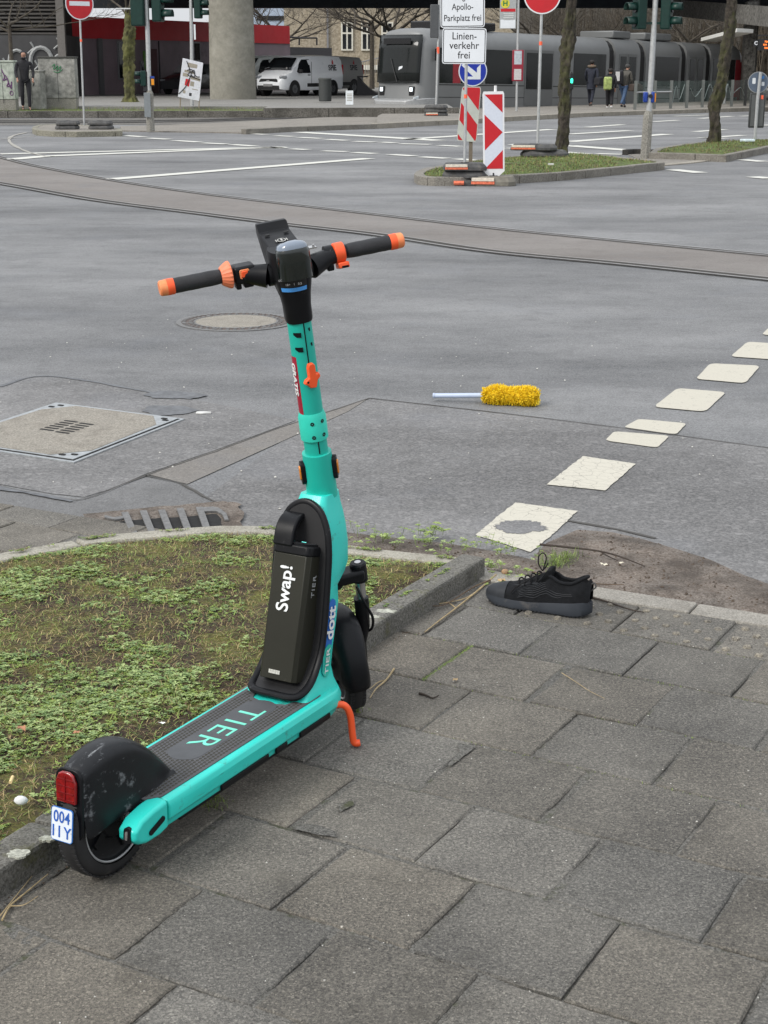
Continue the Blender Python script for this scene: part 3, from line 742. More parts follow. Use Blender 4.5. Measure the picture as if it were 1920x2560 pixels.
# wheels
def wheel(root, M, Rr=.126, tw=.026, name='wheel', hub=True):
    """M: wheel frame, local Y = axle"""
    e = bpy.data.objects.new(name, None); COL.objects.link(e); e.parent = root; e.matrix_local = M; e.empty_display_size = .05
    def ax(q): return V((q.x, q.z, q.y))
    prof = []
    for k in range(13):
        a = math.pi*k/12; prof.append((Rr-.030+.030*math.sin(a)**.75, -tw*math.cos(a)*(1 if abs(math.cos(a)) < .9 else .95)))
    mb = MB(); mb.lathe(prof, 72, 0, ax, cap=False)
    inner = [(Rr-.032, -tw*.9), (Rr-.032, tw*.9)]; mb.lathe(inner, 72, 0, ax, cap=False)
    for g in range(60):                       # tread sipes
        a = 2*math.pi*g/60
        for y in (-.014, .014):
            mb.box(((Rr-.0035)*math.cos(a), y, (Rr-.0035)*math.sin(a)), (.0032, .012, .009), Matrix.Rotation(-a, 3, 'Y'), 0)
    mb.build('tyre', rub, e)
    mb = MB(); mb.lathe([(Rr-.030, -.021), (Rr-.036, -.0225), (Rr-.040, -.018), (Rr-.043, -.016), (.052, -.013), (.045, -.024), (.018, -.028), (.010, -.040), (.0, -.040)], 64, 0, ax, cap=False)
    mb.lathe([(Rr-.030, .021), (Rr-.036, .0225), (Rr-.040, .018), (Rr-.043, .016), (.052, .013), (.045, .024), (.018, .028), (.010, .040), (.0, .040)], 64, 0, ax, cap=False)
    for k in range(5):
        a = 2*math.pi*k/5
        for y in (-.0155, .0155):
            mb.box((.062*math.cos(a), y, .062*math.sin(a)), (.036, .008, .016), Matrix.Rotation(-a, 3, 'Y'))
    mb.build('rim', blk, e)
    mb = MB()
    for y in (-.0226, .0226): mb.tube([((Rr-.0345)*math.cos(a), y, (Rr-.0345)*math.sin(a)) for a in [2*math.pi*k/64 for k in range(64)]], .0024, 6, closed=True)
    mb.build('rim_edge', mat('rim_silver', (.42, .43, .44), .45, metal=.3), e)
    if hub:
        for y in (-1, 1):
            mb = MB(); mb.tube([(0, y*.03, 0), (0, y*.056, 0), (0, y*.0561, 0), (0, y*.064, 0)], [.009, .009, .0065, .0065], 10); mb.build('axle_nut', chrome, e)
    return e
wheel(sco, Matrix.Translation((.035, 0, .131)), .131, .028)
# rear fender: lofted shell
mb = MB(); rings = []
S_ = [(-.072, .250, .030, .034, .135), (-.070, .264, .032, .038, .118), (-.05, .277, .036, .043, .122), (-.01, .287, .040, .049, .132), (.035, .289, .043, .053, .140), (.08, .278, .044, .058, .136), (.125, .250, .044, .064, .128), (.16, .216, .042, .064, .132), (.19, .182, .038, .058, .146), (.207, .160, .030, .046, .152)]
for x, zt, ht, hb, zb in S_:
    rg = [V((x, -hb, zb))]
    for k in range(11):
        a = math.pi*k/10; c_ = -math.cos(a); s_ = math.sin(a)
        zz = zt-.055+.055*(s_**.62) if zt-.055 > zb else zb+(zt-zb)*(s_**.62)
        if k in (0, 10): zz = max(zb+.012, zt-.075)
        rg.append(V((x, math.copysign(abs(c_)**.75, c_)*ht, zz)))
    rg.append(V((x, hb, zb))); 
    rings.append(rg)
mb.loft(rings, closed=False, cap=False)
fe = mb.build('rear_fender', blkf, sco, smooth=50)
so_ = fe.modifiers.new('thick', 'SOLIDIFY'); so_.thickness = .003; so_.offset = -1
ss = fe.modifiers.new('sub', 'SUBSURF'); ss.levels = 2; ss.render_levels = 2
# back wall of fender (carries lamp and plate)
mb = MB(); bw = rr(.032, .074, .02)
M = frame((-.074, 0, .194), (0, -1, 0), (.06, 0, 1))
MB(M).prism(bw, -.004, .004).build('fender_end', blk, fe, bevel=.002)
M = frame((-.079, 0, .232), (0, -1, 0), (.06, 0, 1))
lam = [(-.024, -.031), (.024, -.031), (.025, .012), (.018, .028), (.008, .033), (-.008, .033), (-.018, .028), (-.025, .012)]
tl_ = MB(M).prism(lam, -.002, .006).build('tail_light', redl, fe, bevel=.003, seg=3)
mb = MB(M)
for k in range(4): mb.box((0, -.024+k*.014, .0065), (.04, .0015, .002))
mb.box((0, 0, .0065), (.0015, .05, .002)); mb.build('lens_rib', mat('red_rib', (.16, .004, .006), .3), tl_)
M = frame((-.100, 0, .162), (0, -1, 0), (.12, 0, 1))
MB(M).box((0, .012, -.012), (.03, .03, .026)).build('plate_holder', blk, fe)
pl_ = MB(M).prism(rr(.0265, .034, .006), -.001, .001).build('licence_plate', mat('plate_blue', (.03, .16, .50), .4), fe)
MB(M).prism(rr(.0250, .0325, .005), .001, .0014).build('plate_field', mat('plate_white', (.68, .74, .80), .45, dirt=(.35, .35, .33), dlo=.6, dhi=.8, dscale=50), pl_)
m_num = mat('plate_number', (.02, .10, .42), .5)
text('004', .033, M @ Matrix.Translation((0, .0145, .0018)), m_num, 'lettering', pl_, bold=.0004, sx=.8, space=1.05)
text('IIY', .033, M @ Matrix.Translation((0, -.0155, .0018)), m_num, 'lettering', pl_, bold=.0004, sx=.9, space=1.5)
# frame neck (spine)
secs = [(.100, .68, .785, .080), (.118, .67, .800, .088), (.138, .655, .802, .088), (.153, .64, .795, .086), (.170, .655, .790, .079), (.20, .690, .786, .072), (.24, .722, .794, .071), (.30, .742, .810, .071), (.35, .752, .822, .071), (.385, .758, .838, .070),
        (.41, .762, .880, .069), (.43, .765, .900, .067), (.48, .772, .904, .064), (.52, .779, .902, .058), (.55, .786, .900, .050), (.575, .796, .896, .042), (.60, .812, .893, .037)]
nar = lambda z: .05 if z < .37 else .22
rings = []
for z, b, f, hw in secs:
    cx_, hx = (b+f)/2, (f-b)/2
    pts = []
    for (a, c_) in rr(1, 1, .38 if z > .39 else .22, 4):
        y = c_*hw
        if a > 0: y *= (1-nar(z)*a)            # front narrower
        pts.append(V((cx_+a*hx, y, z)))
    rings.append(pts)
spine = MB().loft(rings).build('frame_neck', teal, sco, smooth=45)
# gasket frame round the battery bay and the dark bay
gk = [(.630, 0, .166), (.631, -.045, .166), (.644, -.066, .170), (.680, -.072, .187), (.715, -.071, .225), (.736, -.071, .27), (.750, -.071, .34), (.762, -.071, .42), (.771, -.069, .48), (.779, -.060, .53), (.785, -.042, .566), (.788, -.02, .583), (.789, 0, .588)]
gk2 = gk+[(x, -y, z) for x, y, z in reversed(gk[1:-1])]
gk2 = [tuple(p) for p in cat_smooth(gk2+[gk2[0]], 4)][:-1]
MB().tube(gk2, .0105, 12, closed=True, flat=.8).build('battery_gasket', blk, spine)
mb = MB(); L_ = [p for p in cat_smooth(gk, 3)]; 
for a, b in zip(L_, L_[1:]):
    mb.add([(a[0]-.008, a[1], a[2]), (a[0]-.008, -a[1], a[2]), (b[0]-.008, -b[1], b[2]), (b[0]-.008, b[1], b[2])], [(0, 1, 2, 3)])
mb.build('battery_bay', mat('bay_black', (.006, .006, .007), .6), spine)
# battery
BD = V((.072, 0, .285)).normalized()          # long axis of the pack
BN = V((-BD.z, 0, BD.x))                      # outward (towards the rider)
M = frame((.644, 0, .196), (0, 1, 0), BD)     # x = left, y = up along pack, z = ?
zdir = V((M[0][2], M[1][2], M[2][2])); sgn = 1 if zdir.dot(BN) > 0 else -1
BM = M
sect = [(-.050, -.062), (-.050, -.010), (-.040, .0), (.030, .0), (.038, -.002), (.050, -.012), (.050, -.062)]
sect = [(-.051, -.070), (-.051, -.012), (-.043, -.001), (.043, -.001), (.051, -.012), (.051, -.070)]
rings = [[V((a, y, c_*sgn)) for a, c_ in sect] for y in (0, .295)]
bat = MB(BM).loft(rings).build('battery', batm, sco, bevel=.0015)
rings = [[V((a*1.02, y, (c_+.001)*sgn)) for a, c_ in sect] for y in (.294, .300, .318)]
cap_ = MB(BM).loft(rings).build('battery_cap', blk, bat, bevel=.004)
# handle: wide strap arching up into the bay
hp = [(-.004, .312), (-.006, .345), (-.016, .368), (-.036, .382), (-.062, .384), (-.085, .380)]
rings = []
for q, y in hp:
    pass
mb = MB(BM)
hs_ = cat_smooth([(q, y, 0) for q, y in hp], 4)
rings = []
for i, p in enumerate(hs_):
    t = (hs_[min(i+1, len(hs_)-1)]-hs_[max(i-1, 0)]).normalized(); n_ = V((-t.y, t.x, 0))*.0075
    o_ = p+n_; i_ = p-n_
    x0, x1 = -.002, .050
    rings.append([V((x0, o_.y, o_.x*sgn)), V((x1, o_.y, o_.x*sgn)), V((x1, i_.y, i_.x*sgn)), V((x0, i_.y, i_.x*sgn))])
mb.loft(rings); mb.build('battery_handle', blk, bat, bevel=.004, seg=3)
mb = MB(BM); mb.lathe([(.034, 0), (.036, .006), (.030, .009), (.012, .004), (0, .003)], 32, 0, lambda q: V((q.x-.008, .318+q.z*.7, (-.040+q.y)*sgn)), cap=False)
mb.build('battery_recess', mat('soft_black', (.02, .021, .023), .3), bat)
MB(BM).prism([(a-.02, b) for a, b in rr(.007, .0025, .0024)], 0, .001, fn=lambda q: V((q.x+.014, .3225+q.z, (q.y-.046)*sgn))).build('charge_light', ledm, bat)
# lettering on pack: reads bottom to top
Mt = BM @ Matrix.Translation((.004, .205, .0004*sgn))
ux = V((0, 1, 0)); uy = V((1, 0, 0))
def sub(px_, py_, pz, ax_, ay_): # frame inside battery coordinates
    return BM @ frame((px_, py_, pz), ax_, ay_)
text('Swap!', .046, sub(.006, .215, .0006*sgn, (0, 1, 0), (1, 0, 0)) if False else sub(.004, .215, .0004*sgn, (0, 1, 0), (1, 0, 0)), white, 'lettering', bat, bold=.0008, sx=1.0)
text('TIER', .018, sub(-.0515, .225, -.036*sgn, (0, 1, 0), (0, 0, -1*sgn) if False else (0, 0, 1*sgn)), mat('grey_print', (.3, .31, .32), .5), 'lettering', bat, sx=1.35, space=1.15)
MB(BM).box((.006, .018, .0003*sgn), (.030, .009, .0012)).build('rating_label', mat('label_grey', (.42, .42, .38), .5, var=.5, scale=300), bat)
# stickers on the right flank of the neck
def flank(x, z, off=.0008):            # point on right flank
    for (z0, b0, f0, h0), (z1, b1, f1, h1) in zip(secs, secs[1:]):
        if z0 <= z <= z1:
            t = (z-z0)/(z1-z0); return V((x, -(h0+(h1-h0)*t)-off, z))
    return V((x, -.07, z))
def fl_sticker(name, pts, off, m, par):
    mb = MB(); P = [flank(x, z, off) for x, z in pts]
    # follow the front narrowing
    q = []
    for p in P:
        for (z0, b0, f0, h0), (z1, b1, f1, h1) in zip(secs, secs[1:]):
            if z0 <= p.z <= z1:
                t = (p.z-z0)/(z1-z0); b = b0+(b1-b0)*t; f = f0+(f1-f0)*t; h = h0+(h1-h0)*t
                a = (p.x-(b+f)/2)/((f-b)/2); k = (1-nar(p.z)*a) if a > 0 else 1; q.append(V((p.x, -h*k-off, p.z)))
    mb.add(q, [tuple(range(len(q)))]); return mb.build(name, m, par, smooth=0)
def band(z0, z1, c0, c1, w_, n=8):
    """rounded sticker running up the flank"""
    d = V((c1-c0, z1-z0)); L2 = d.length; d.normalize(); nn = V((-d.y, d.x)); out = []
    for i in range(9):
        a = math.pi*i/8; out.append(V((c1, z1))-d*w_/2+d*w_/2*math.sin(a)+nn*(-w_/2)*math.cos(a)*-1*-1)
    for i in range(9):
        a = math.pi*i/8; out.append(V((c0, z0))+d*w_/2-d*w_/2*math.sin(a)+nn*(w_/2)*math.cos(a)*1)
    return [(p.x, p.y) for p in out]
c_at = lambda z: .750+(z-.20)*.20
def fl_point(x, z):
    for (z0, b0, f0, h0), (z1, b1, f1, h1) in zip(secs, secs[1:]):
        if z0 <= z <= z1:
            t = (z-z0)/(z1-z0); b = b0+(b1-b0)*t; f = f0+(f1-f0)*t; h = h0+(h1-h0)*t
            a = (x-(b+f)/2)/((f-b)/2); k = (1-nar(z)*a) if a > 0 else 1; return V((x, -h*k, z))
def fl_sticker(name, z0, z1, w_, off, m, par):
    mb = MB(); n = 22; vs = []; cols = 5
    for i in range(n+1):
        z = z0+(z1-z0)*i/n; e = min(z-z0, z1-z); hw_ = w_/2*(1 if e > w_/2 else math.sqrt(max(0.02, 1-(1-e/(w_/2))**2)))
        for j in range(cols): P = fl_point(c_at(z)+hw_*(2*j/(cols-1)-1), z); vs.append((P.x, P.y-off, P.z))
    mb.add(vs, [(i*cols+j, i*cols+j+1, (i+1)*cols+j+1, (i+1)*cols+j) for i in range(n) for j in range(cols-1)]); return mb.build(name, m, par, smooth=0)
def fl_text(s, size, z, col, bold=0, sx=1, par=None):
    x = c_at(z); nx = -.12
    y0 = -.07*(1-.22*max(0, .35))
    dx = V((.20, -.0, 1)).normalized()
    # flank tangent towards the front
    P0 = fl_point(x-.008, z); P1 = fl_point(x+.008, z); tn = (P1-P0).normalized()
    up = -tn; ctr = fl_point(x, z)+V((0, -.0038, 0))
    return text(s, size, frame(ctr, dx, up), col, 'lettering', par, ext=.0003, bold=bold, sx=sx)
st1 = fl_sticker('round_sticker', .185, .365, .040, .0010, blue, spine)
st2 = fl_sticker('teal_sticker', .184, .258, .0405, .0022, teal2, spine)
fl_text('dott', .046, .308, white, .0012, 1.0, spine); fl_text('TIER', .024, .218, white, .0001, 1.4, spine)
# ---- steering: column frame
TH = R(48); A0 = V((.958, 0, .125)); tt = math.atan(.213)
Wd = V((-math.sin(tt), 0, math.cos(tt))); F0 = V((math.cos(tt), 0, math.sin(tt))); L0 = V((0, 1, 0))
Fw = F0*math.cos(TH)+L0*math.sin(TH); Lw = -F0*math.sin(TH)+L0*math.cos(TH)
def colM(org=(0, 0, 0), th=None):
    f, l = (Fw, Lw) if th is None else (F0*math.cos(th)+L0*math.sin(th), -F0*math.sin(th)+L0*math.cos(th))
    M = Matrix.Identity(4); o = A0+f*org[0]+l*org[1]+Wd*org[2]
    for j in range(3): M[j][0] = f[j]; M[j][1] = l[j]; M[j][2] = Wd[j]; M[j][3] = o[j]
    return M
CM = colM(); CF = colM(th=0)           # steered / fixed
wz = lambda z: (z-.125)/Wd.z           # height -> distance along column
def clathe(prof, M, n=40): return MB(M).lathe(prof, n)
# head tube (fixed)
ht = clathe([(.030, wz(.585)), (.0365, wz(.590)), (.0355, wz(.68)), (.0345, wz(.700)), (.031, wz(.701))], CF).build('head_tube', teal2, spine)
# stem (steered)
st = clathe([(.0275, wz(.69)), (.0275, wz(1.03))], CM).build('stem', teal2, sco)
cl = clathe([(.0275, wz(.734)), (.0325, wz(.737)), (.0325, wz(.79)), (.0285, wz(.802))], CM).build('clamp_collar', mat('teal_bright', (.03, .58, .45), .4), st)
# orientation helper: direction on the column facing the camera (angle in the steered frame)
camdir = (Vector((0, 0, CH))-(SH+Vector((SX.x*.8, SX.y*.8, .9)))); cl_ = V((camdir.dot(SX), camdir.dot(SY), camdir.z))
CA = math.atan2(cl_.dot(Lw), cl_.dot(Fw))
def on_col(r, a, z, d=0):              # frame on the column surface, z axis outwards, y up
    n_ = V((math.cos(CA+a), math.sin(CA+a), 0)); u = V((0, 0, 1)); x_ = u.cross(n_)
    return CM @ frame(n_*(r+d)+u*wz(z), x_, u)
for a, z in ((.0-.05, .781), (.75, .783), (.0-.05, .748), (.75, .75)):
    MB(on_col(.0325, a, z)).lathe([(.0045, -.001), (.0048, .0006), (.0028, .0007), (.0, -.0005)], 12).build('bolt', mat('bolt_dark', (.02, .03, .03), .4, metal=.5), cl)
for a0, z, wd_, h_ in ((-.30, .992, .018, .011), (-.30, .958, .018, .011), (.80, 1.0, .005, .008), (.86, .965, .005, .008)):
    mb2 = MB(on_col(.0275, a0, z)); mb2.prism([(-wd_/2, h_*.1), (-wd_*.1, -h_/2), (wd_/2, -h_/2), (wd_/2, h_/2), (-wd_/2, h_/2)], -.002, .0008); mb2.build('vent_slot', blk, st)
mb = MB(); mb.tube([on_col(.0272, .34, z) @ V((0, 0, 0)) for z in (.918, .95, .98, 1.01, 1.03)], .0016, 6); mb.build('cable', blk, st); mb = MB()
mb.tube([on_col(.0272, .25, z) @ V((0, 0, 0)) for z in (.705, .735)], .0018, 6)
mb.build('cable', blk, st)
hk = MB(on_col(.0275, .42, .898)); hk.prism([(-.009, -.03), (.006, -.032), (.012, -.014), (.019, -.008), (.017, .002), (.009, .0), (.009, .022), (.004, .028), (-.006, .027), (-.009, .018), (-.009, -.006), (-.018, -.010), (-.022, -.018), (-.014, -.022)], -.004, .009)
hook = hk.build('bag_hook', orange, st, bevel=.0025, seg=3)
mb = MB(on_col(.0275, .42, .898)); mb.lathe([(.0028, .0095), (.0, .0098)], 10, 0, lambda q: q+V((-.014, -.014, 0))); mb.build('screw', blk, hook)
# red sticker wrapping the left side
mb = MB(); n = 10
for i in range(n):
    a0, a1 = -1.55+i*.085-.0, -1.55+(i+1)*.085
    p = [on_col(.0278, a, z) @ V((0, 0, 0)) for a, z in ((a0, .77), (a1, .77), (a1, .94), (a0, .94))]
    mb.add(p, [(0, 1, 2, 3)])
rs = mb.build('red_sticker', red_st, st)
Ms = on_col(.0283, -1.2, .885); text('GRATIS', .024, Ms @ frame((0, 0, 0), (0, -1, 0), (1, 0, 0)), white, 'lettering', rs, bold=.0007)
# black steering head and display
bs = [(.0285, wz(1.008)), (.0300, wz(1.010)), (.0300, wz(1.06)), (.0315, wz(1.09)), (.036, wz(1.112))]
hd = MB(CM)
rings = []
for (z, hx, hy, ofx, ofy) in ((1.018, .029, .029, 0, 0), (1.024, .0305, .0305, 0, 0), (1.055, .031, .031, .001, 0), (1.08, .034, .034, .002, 0), (1.10, .037, .039, .006, 0), (1.125, .042, .044, .012, 0), (1.165, .046, .046, .016, 0), (1.178, .044, .044, .018, 0)):
    rings.append([V((ofx+a, b, wz(z))) for a, b in rr(hx, hy, min(hx, hy)*.8, 5)])
head = hd.loft(rings).build('steering_head', blk, sco, smooth=50)
# dome with grey top, turned towards the rider
dm = MB(CM); rings = []
for z, k in ((1.12, .98), (1.155, 1.0), (1.18, .97), (1.19, .86), (1.195, .6)):
    rings.append([V((-.022+a*k, b*k, wz(z)+(-a)*.12)) for a, b in rr(.031, .038, .024, 5)])
dm.loft(rings).build('display_housing', mat('gloss_black', (.006, .010, .009), .12, coat=.6), head, smooth=50)
dm = MB(CM); rings = []
for z, k in ((1.187, .9), (1.194, .84), (1.1995, .66), (1.202, .3)):
    rings.append([V((-.022+a*k, b*k, wz(z)+(-a)*.12)) for a, b in rr(.031, .038, .024, 5)])
dm.loft(rings).build('display_dome', glass, head, smooth=60)
# label and blue band below the dome, facing the rider
def arc_strip(name, z0, z1, a0, a1, r, m, par, tilt=0):
    mb = MB(CM); n = 12; vs = []
    for i in range(n+1):
        a = a0+(a1-a0)*i/n
        for z in (z0, z1): vs.append((math.cos(a)*r(z)+.004, math.sin(a)*r(z), wz(z)+tilt*(i/n-.5)))
    mb.add(vs, [(2*i, 2*i+2, 2*i+3, 2*i+1) for i in range(n)]); return mb.build(name, m, par)
rf = lambda z: .0400+(z-1.09)*.12
arc_strip('light_blue_band', 1.094, 1.103, CA-.75, CA+.75, rf, ltblue, head); arc_strip('info_label', 1.104, 1.130, CA-.75, CA+.75, rf, mat('label_black', (.01, .01, .012), .3), head)
n_ = V((math.cos(CA), math.sin(CA), 0)); 
for s_, z, sz in (('SICHERHEITSHINWEISE', 1.125, .0062), ('18+   1   0,5', 1.113, .0075)):
    Mx = CM @ frame(n_*(rf(z)+.0042)+V((.004, 0, wz(z))), V((0, 0, 1)).cross(n_), (0, 0, 1)); text(s_, sz, Mx, mat('label_print', (.5, .5, .5), .5), 'lettering', head, ext=.0002)
# phone holder pointing forward and up
ph = MB(CM)
prof = [(-.01, 1.168), (.02, 1.175), (.125, 1.190), (.14, 1.206), (.152, 1.206), (.150, 1.185), (.120, 1.152), (.07, 1.105), (.0, 1.075)]
rings = [[V((x, y, wz(z))) for x, z in prof] for y in (-.036, -.034, .034, .036)]
for i, sc_ in ((0, .93), (3, .93)):
    c0 = sum(rings[i], V())/len(prof); rings[i] = [V((c0.x+(q.x-c0.x)*sc_, q.y, c0.z+(q.z-c0.z)*sc_)) for q in rings[i]]
phone = ph.loft(rings).build('phone_holder', blk, head, bevel=.004, seg=3)
mb = MB(CM)
Mx = CM @ frame((.062, 0, wz(1.1835)), Fw*0+V((0, -1, 0)), (1, 0, .12))
mb = MB(Mx); mb.lathe([(.010, .0), (.010, .0006)], 24); mb.lathe([(.0078, .0004), (.0078, .0009)], 20, 1)
mb.prism([(-.002, -.006), (.002, -.006), (.002, .006), (-.002, .006)], .0008, .0013)
for s_ in (-1, 1): mb.prism([(s_*.0125-.001, -.006), (s_*.0125+.001, -.006), (s_*.0125+.001, .006), (s_*.0125-.001, .006)], 0, .0006)
mb.build('charging_symbol', [mat('grey_symbol', (.42, .42, .40), .5), blk], phone)
for y in (-.022, .022):
    MB(CM @ frame((.100, y, wz(1.1895)), (0, 1, 0), (1, 0, .13))).prism(rr(.006, .0035, .003), -.001, .0006).build('screw_hole', mat('hole_black', (.004, .004, .004), .6), phone)
# handlebar
BW, BU = 1.03, .055
bar = MB(CM); 
path = [(.03, -.05, BW-.012), (.045, -.085, BW-.006), (BU, -.13, BW), (BU, -.248, BW)]
for s in (-1, 1): bar.tube([(u, s*v, w_) for u, v, w_ in path], [.027, .0215, .0165, .0125], 20)
bar.tube([(.03, -.05, BW-.012), (.03, .05, BW-.012)], .024, 20)
hb = bar.build('handlebar', blk, sco, smooth=50)
for s in (-1, 1):
    g0, g1 = (.150, .256) if s > 0 else (.142, .247)
    gr = MB(CM).tube([(BU, s*(g0+(g1-g0)*k/8), BW) for k in range(9)], [.0158, .0168, .0172, .0168, .0172, .0172, .0168, .0172, .0168], 28).build('grip', gripm, hb)
    MB(CM).tube([(BU, s*g1, BW), (BU, s*(g1+.003), BW), (BU, s*(g1+.016), BW)], [.0174, .0182, .0184], 28).build('grip_end', orange, hb)
    MB(CM).tube([(BU, s*(g1+.016), BW), (BU, s*(g1+.030), BW), (BU, s*(g1+.033), BW)], [.0182, .0172, .0145], 28).build('end_cap', orangep, hb)
# left: bell ring (twist), switch box; right: throttle
mb = MB(CM); rings = []
for v_, r_ in ((.150, .0185), (.146, .0215), (.136, .0275), (.131, .0295), (.128, .0295), (.126, .024)):
    rings.append([V((BU+r_*(1+(.045 if k % 2 else 0))*math.cos(2*math.pi*k/40), v_, BW+r_*(1+(.045 if k % 2 else 0))*math.sin(2*math.pi*k/40))) for k in range(40)])
mb.loft(rings).build('bell', mat('pale_orange', (.80, .21, .10), .5, var=.1, scale=60), hb, smooth=20)
sb_ = MB(CM).box((BU-.002, .098, BW-.002), (.042, .050, .040)).build('switch_box', blk, hb, bevel=.007, seg=4)
lv = MB(CM); lv.box((BU-.004, .115, BW-.027), (.026, .012, .014)); lv.box((BU-.004, .092, BW-.026), (.026, .022, .014)); lv.build('lever_mount', blk, hb, bevel=.003)
bn = V((math.cos(CA), math.sin(CA), 0)); bnx = V((-.9, 0, .44)).normalized()
Mx = CM @ frame((BU-.0232, .100, BW+.002), (0, -1, 0), (0, 0, 1)); 
MB(Mx).prism(rr(.0115, .0105, .004), -.002, .0015).build('button_rim', orangep, sb_, bevel=.001)
MB(Mx).prism(rr(.0075, .007, .003), 0, .0034).build('button', orange, sb_, bevel=.001)
th_ = MB(CM); th_.tube([(BU, -.112, BW), (BU, -.115, BW), (BU, -.135, BW), (BU, -.138, BW)], [.0215, .0235, .0235, .0215], 28)
th_.box((BU-.012, -.128, BW-.026), (.03, .026, .014), Matrix.Rotation(R(15), 3, 'Y')); thr = th_.build('throttle', orange, hb, bevel=.003)
MB(CM).box((BU-.026, -.130, BW-.026), (.004, .016, .005)).build('throttle_slot', blk, thr)
MB(CM).tube([(BU, -.092, BW), (BU, -.110, BW)], .021, 24).build('clamp_ring', blk, hb)
mb = MB(CM); mb.box((BU-.014, -.098, BW-.024), (.018, .016, .016)); mb.build('clamp_bolt', blk, hb, bevel=.003)
mb = MB(CM); mb.box((BU-.004, -.060, BW+.026), (.018, .026, .003)); mb.lathe([(.003, 0), (.003, .004)], 8, 0, lambda q: q+V((BU-.004, -.068, BW+.028))); mb.lathe([(.003, 0), (.003, .004)], 8, 0, lambda q: q+V((BU+.002, -.052, BW+.028)))
mb.build('bracket_plate', chrome, hb)
# indicators on the head tube (fixed, either side)
camf = V((cl_.dot(F0), cl_.dot(L0), 0)); CAF = math.atan2(camf.y, camf.x)
for s, a in ((-1, CAF-1.42), (1, CAF+1.42)):
    n_ = V((math.cos(a), math.sin(a), 0)); u = V((0, 0, 1)); Mx = CF @ frame(n_*.036+u*wz(.655 if s < 0 else .66), u.cross(n_), u)
    e = MB(Mx).prism([(x_, y_) for x_, y_ in rr(.013, .030, .0129, 8)], -.006, .008).build('indicator', blk, ht, bevel=.003)
    MB(Mx).prism(rr(.008, .018, .0079, 8), .006, .0115).build('lens', amber, e, bevel=.002)
    for y_ in (-.025, .025): MB(Mx).lathe([(.002, .0082), (.0, .0092)], 8, 0, lambda q, y_=y_: q+V((0, y_, 0))).build('screw', chrome, e)
# fork and front wheel (steered)
WM = colM((.028, 0, .0))
# wheel stands upright-ish: axle along Lw
Mw = Matrix.Identity(4); o = A0+Fw*.024-Wd*.0; o.z = .127
for j in range(3): Mw[j][0] = Fw[j]; Mw[j][1] = Lw[j]; Mw[j][2] = Wd[j]; Mw[j][3] = o[j]
wheel(sco, Mw, .127, .027)
OW = CM.inverted() @ o                 # wheel centre in column coordinates
fk = MB(CM)
fk.box((.004, 0, .244), (.052, .15, .03)); fk.tube([(0, 0, .22), (0, 0, .44)], .021, 20)
forkc = fk.build('fork_crown', blk, sco, bevel=.009, seg=4)
for s in (-1, 1):
    leg = MB(CM); leg.tube([(.006, s*.066, .222), (.006, s*.066, .268), (.006, s*.066, .272)], [.0205, .0205, .017], 24)
    lg_ = leg.build('fork_cap', blk, forkc)
    MB(CM).tube([(.006, s*.066, .272), (.006, s*.066, .2735)], .008, 16).build('cap_bolt', chrome, lg_)
    MB(CM).tube([(.008, s*.064, .15), (.006, s*.066, .23)], .0125, 20).build('fork_tube', chrome, forkc)
    MB(CM).tube([(OW.x, s*.050, OW.z-.012), (OW.x-.002, s*.052, OW.z+.04), (.012, s*.062, .09), (.008, s*.064, .155), (.008, s*.064, .172)], [.015, .015, .0165, .0185, .0185], 20).build('fork_leg', blk, forkc)
# front fender: deep rounded shell
mb = MB(CM); rings = []
for i in range(19):
    a = R(64+i*6.6); Rf = .148+.012*math.sin(math.pi*i/18); hw = .036+.010*math.sin(math.pi*min(1, i/13))
    rg = []
    for k in range(13):
        b = math.pi*k/12; y = -hw*math.copysign(abs(math.cos(b))**.7, math.cos(b)); rad = Rf-.062+.062*(math.sin(b)**.6)
        rg.append(V((OW.x+rad*math.cos(a), y, OW.z+rad*math.sin(a))))
    rings.append(rg)
mb.loft(rings, closed=False, cap=False); ff = mb.build('front_fender', blk, sco, smooth=60)
so_ = ff.modifiers.new('thick', 'SOLIDIFY'); so_.thickness = .0035
MB(CM).tube(cat_smooth([(-.016, -.05, .22), (-.034, -.060, .18), (-.026, -.078, .13), (-.002, -.080, .085), (.012, -.07, .07)], 5), .0035, 8).build('brake_cable', blk, sco)
# kickstand
MB().tube(cat_smooth([(.735, -.05, .108), (.752, -.088, .112), (.770, -.110, .108), (.780, -.120, .080), (.783, -.124, .030), (.785, -.128, .010), (.793, -.139, .0095)], 5), [.0085]*31, 14).build('kickstand', orange, sco)
#PART3
# =================================================================== COVERS IN THE ROAD
m_iron = mat('cast_iron', (.15, .148, .145), .5, metal=.3, var=.3, scale=60)
m_rust = mat('rusty_relief', (.09, .07, .06), .8, var=.4, scale=80)
m_conc = concrete('cover_concrete', (.235, .21, .17), .14, 14, 130, (.12, .105, .085), .5, .68, .5)
m_hole = mat('dark_opening', (.006, .006, .006), .9)
c = G(590, 805, RZ); man = empty('manhole_cover', (c.x, c.y, RZ), (0, 0, 0), 'round concrete-filled manhole cover in the road behind the scooter stem', 'manhole cover')
mb = MB(); mb.lathe([(.385, 0), (.385, .006), (.352, .006), (.352, .002)], 64, cap=False); mb.lathe([(.275, .002), (.275, .007), (.262, .007), (.262, .003)], 64, cap=False)
for k in range(6): a = k*1.047+.2; mb.box((.307*math.cos(a), .307*math.sin(a), .005), (.085, .016, .004), Matrix.Rotation(a, 3, 'Z'))
mb.build('frame', m_iron, man, smooth=0)
mb = MB(); mb.lathe([(.353, .0045), (.274, .0045)], 64, cap=False); mb.build('relief_ring', m_rust, man, smooth=0)
mb = MB()
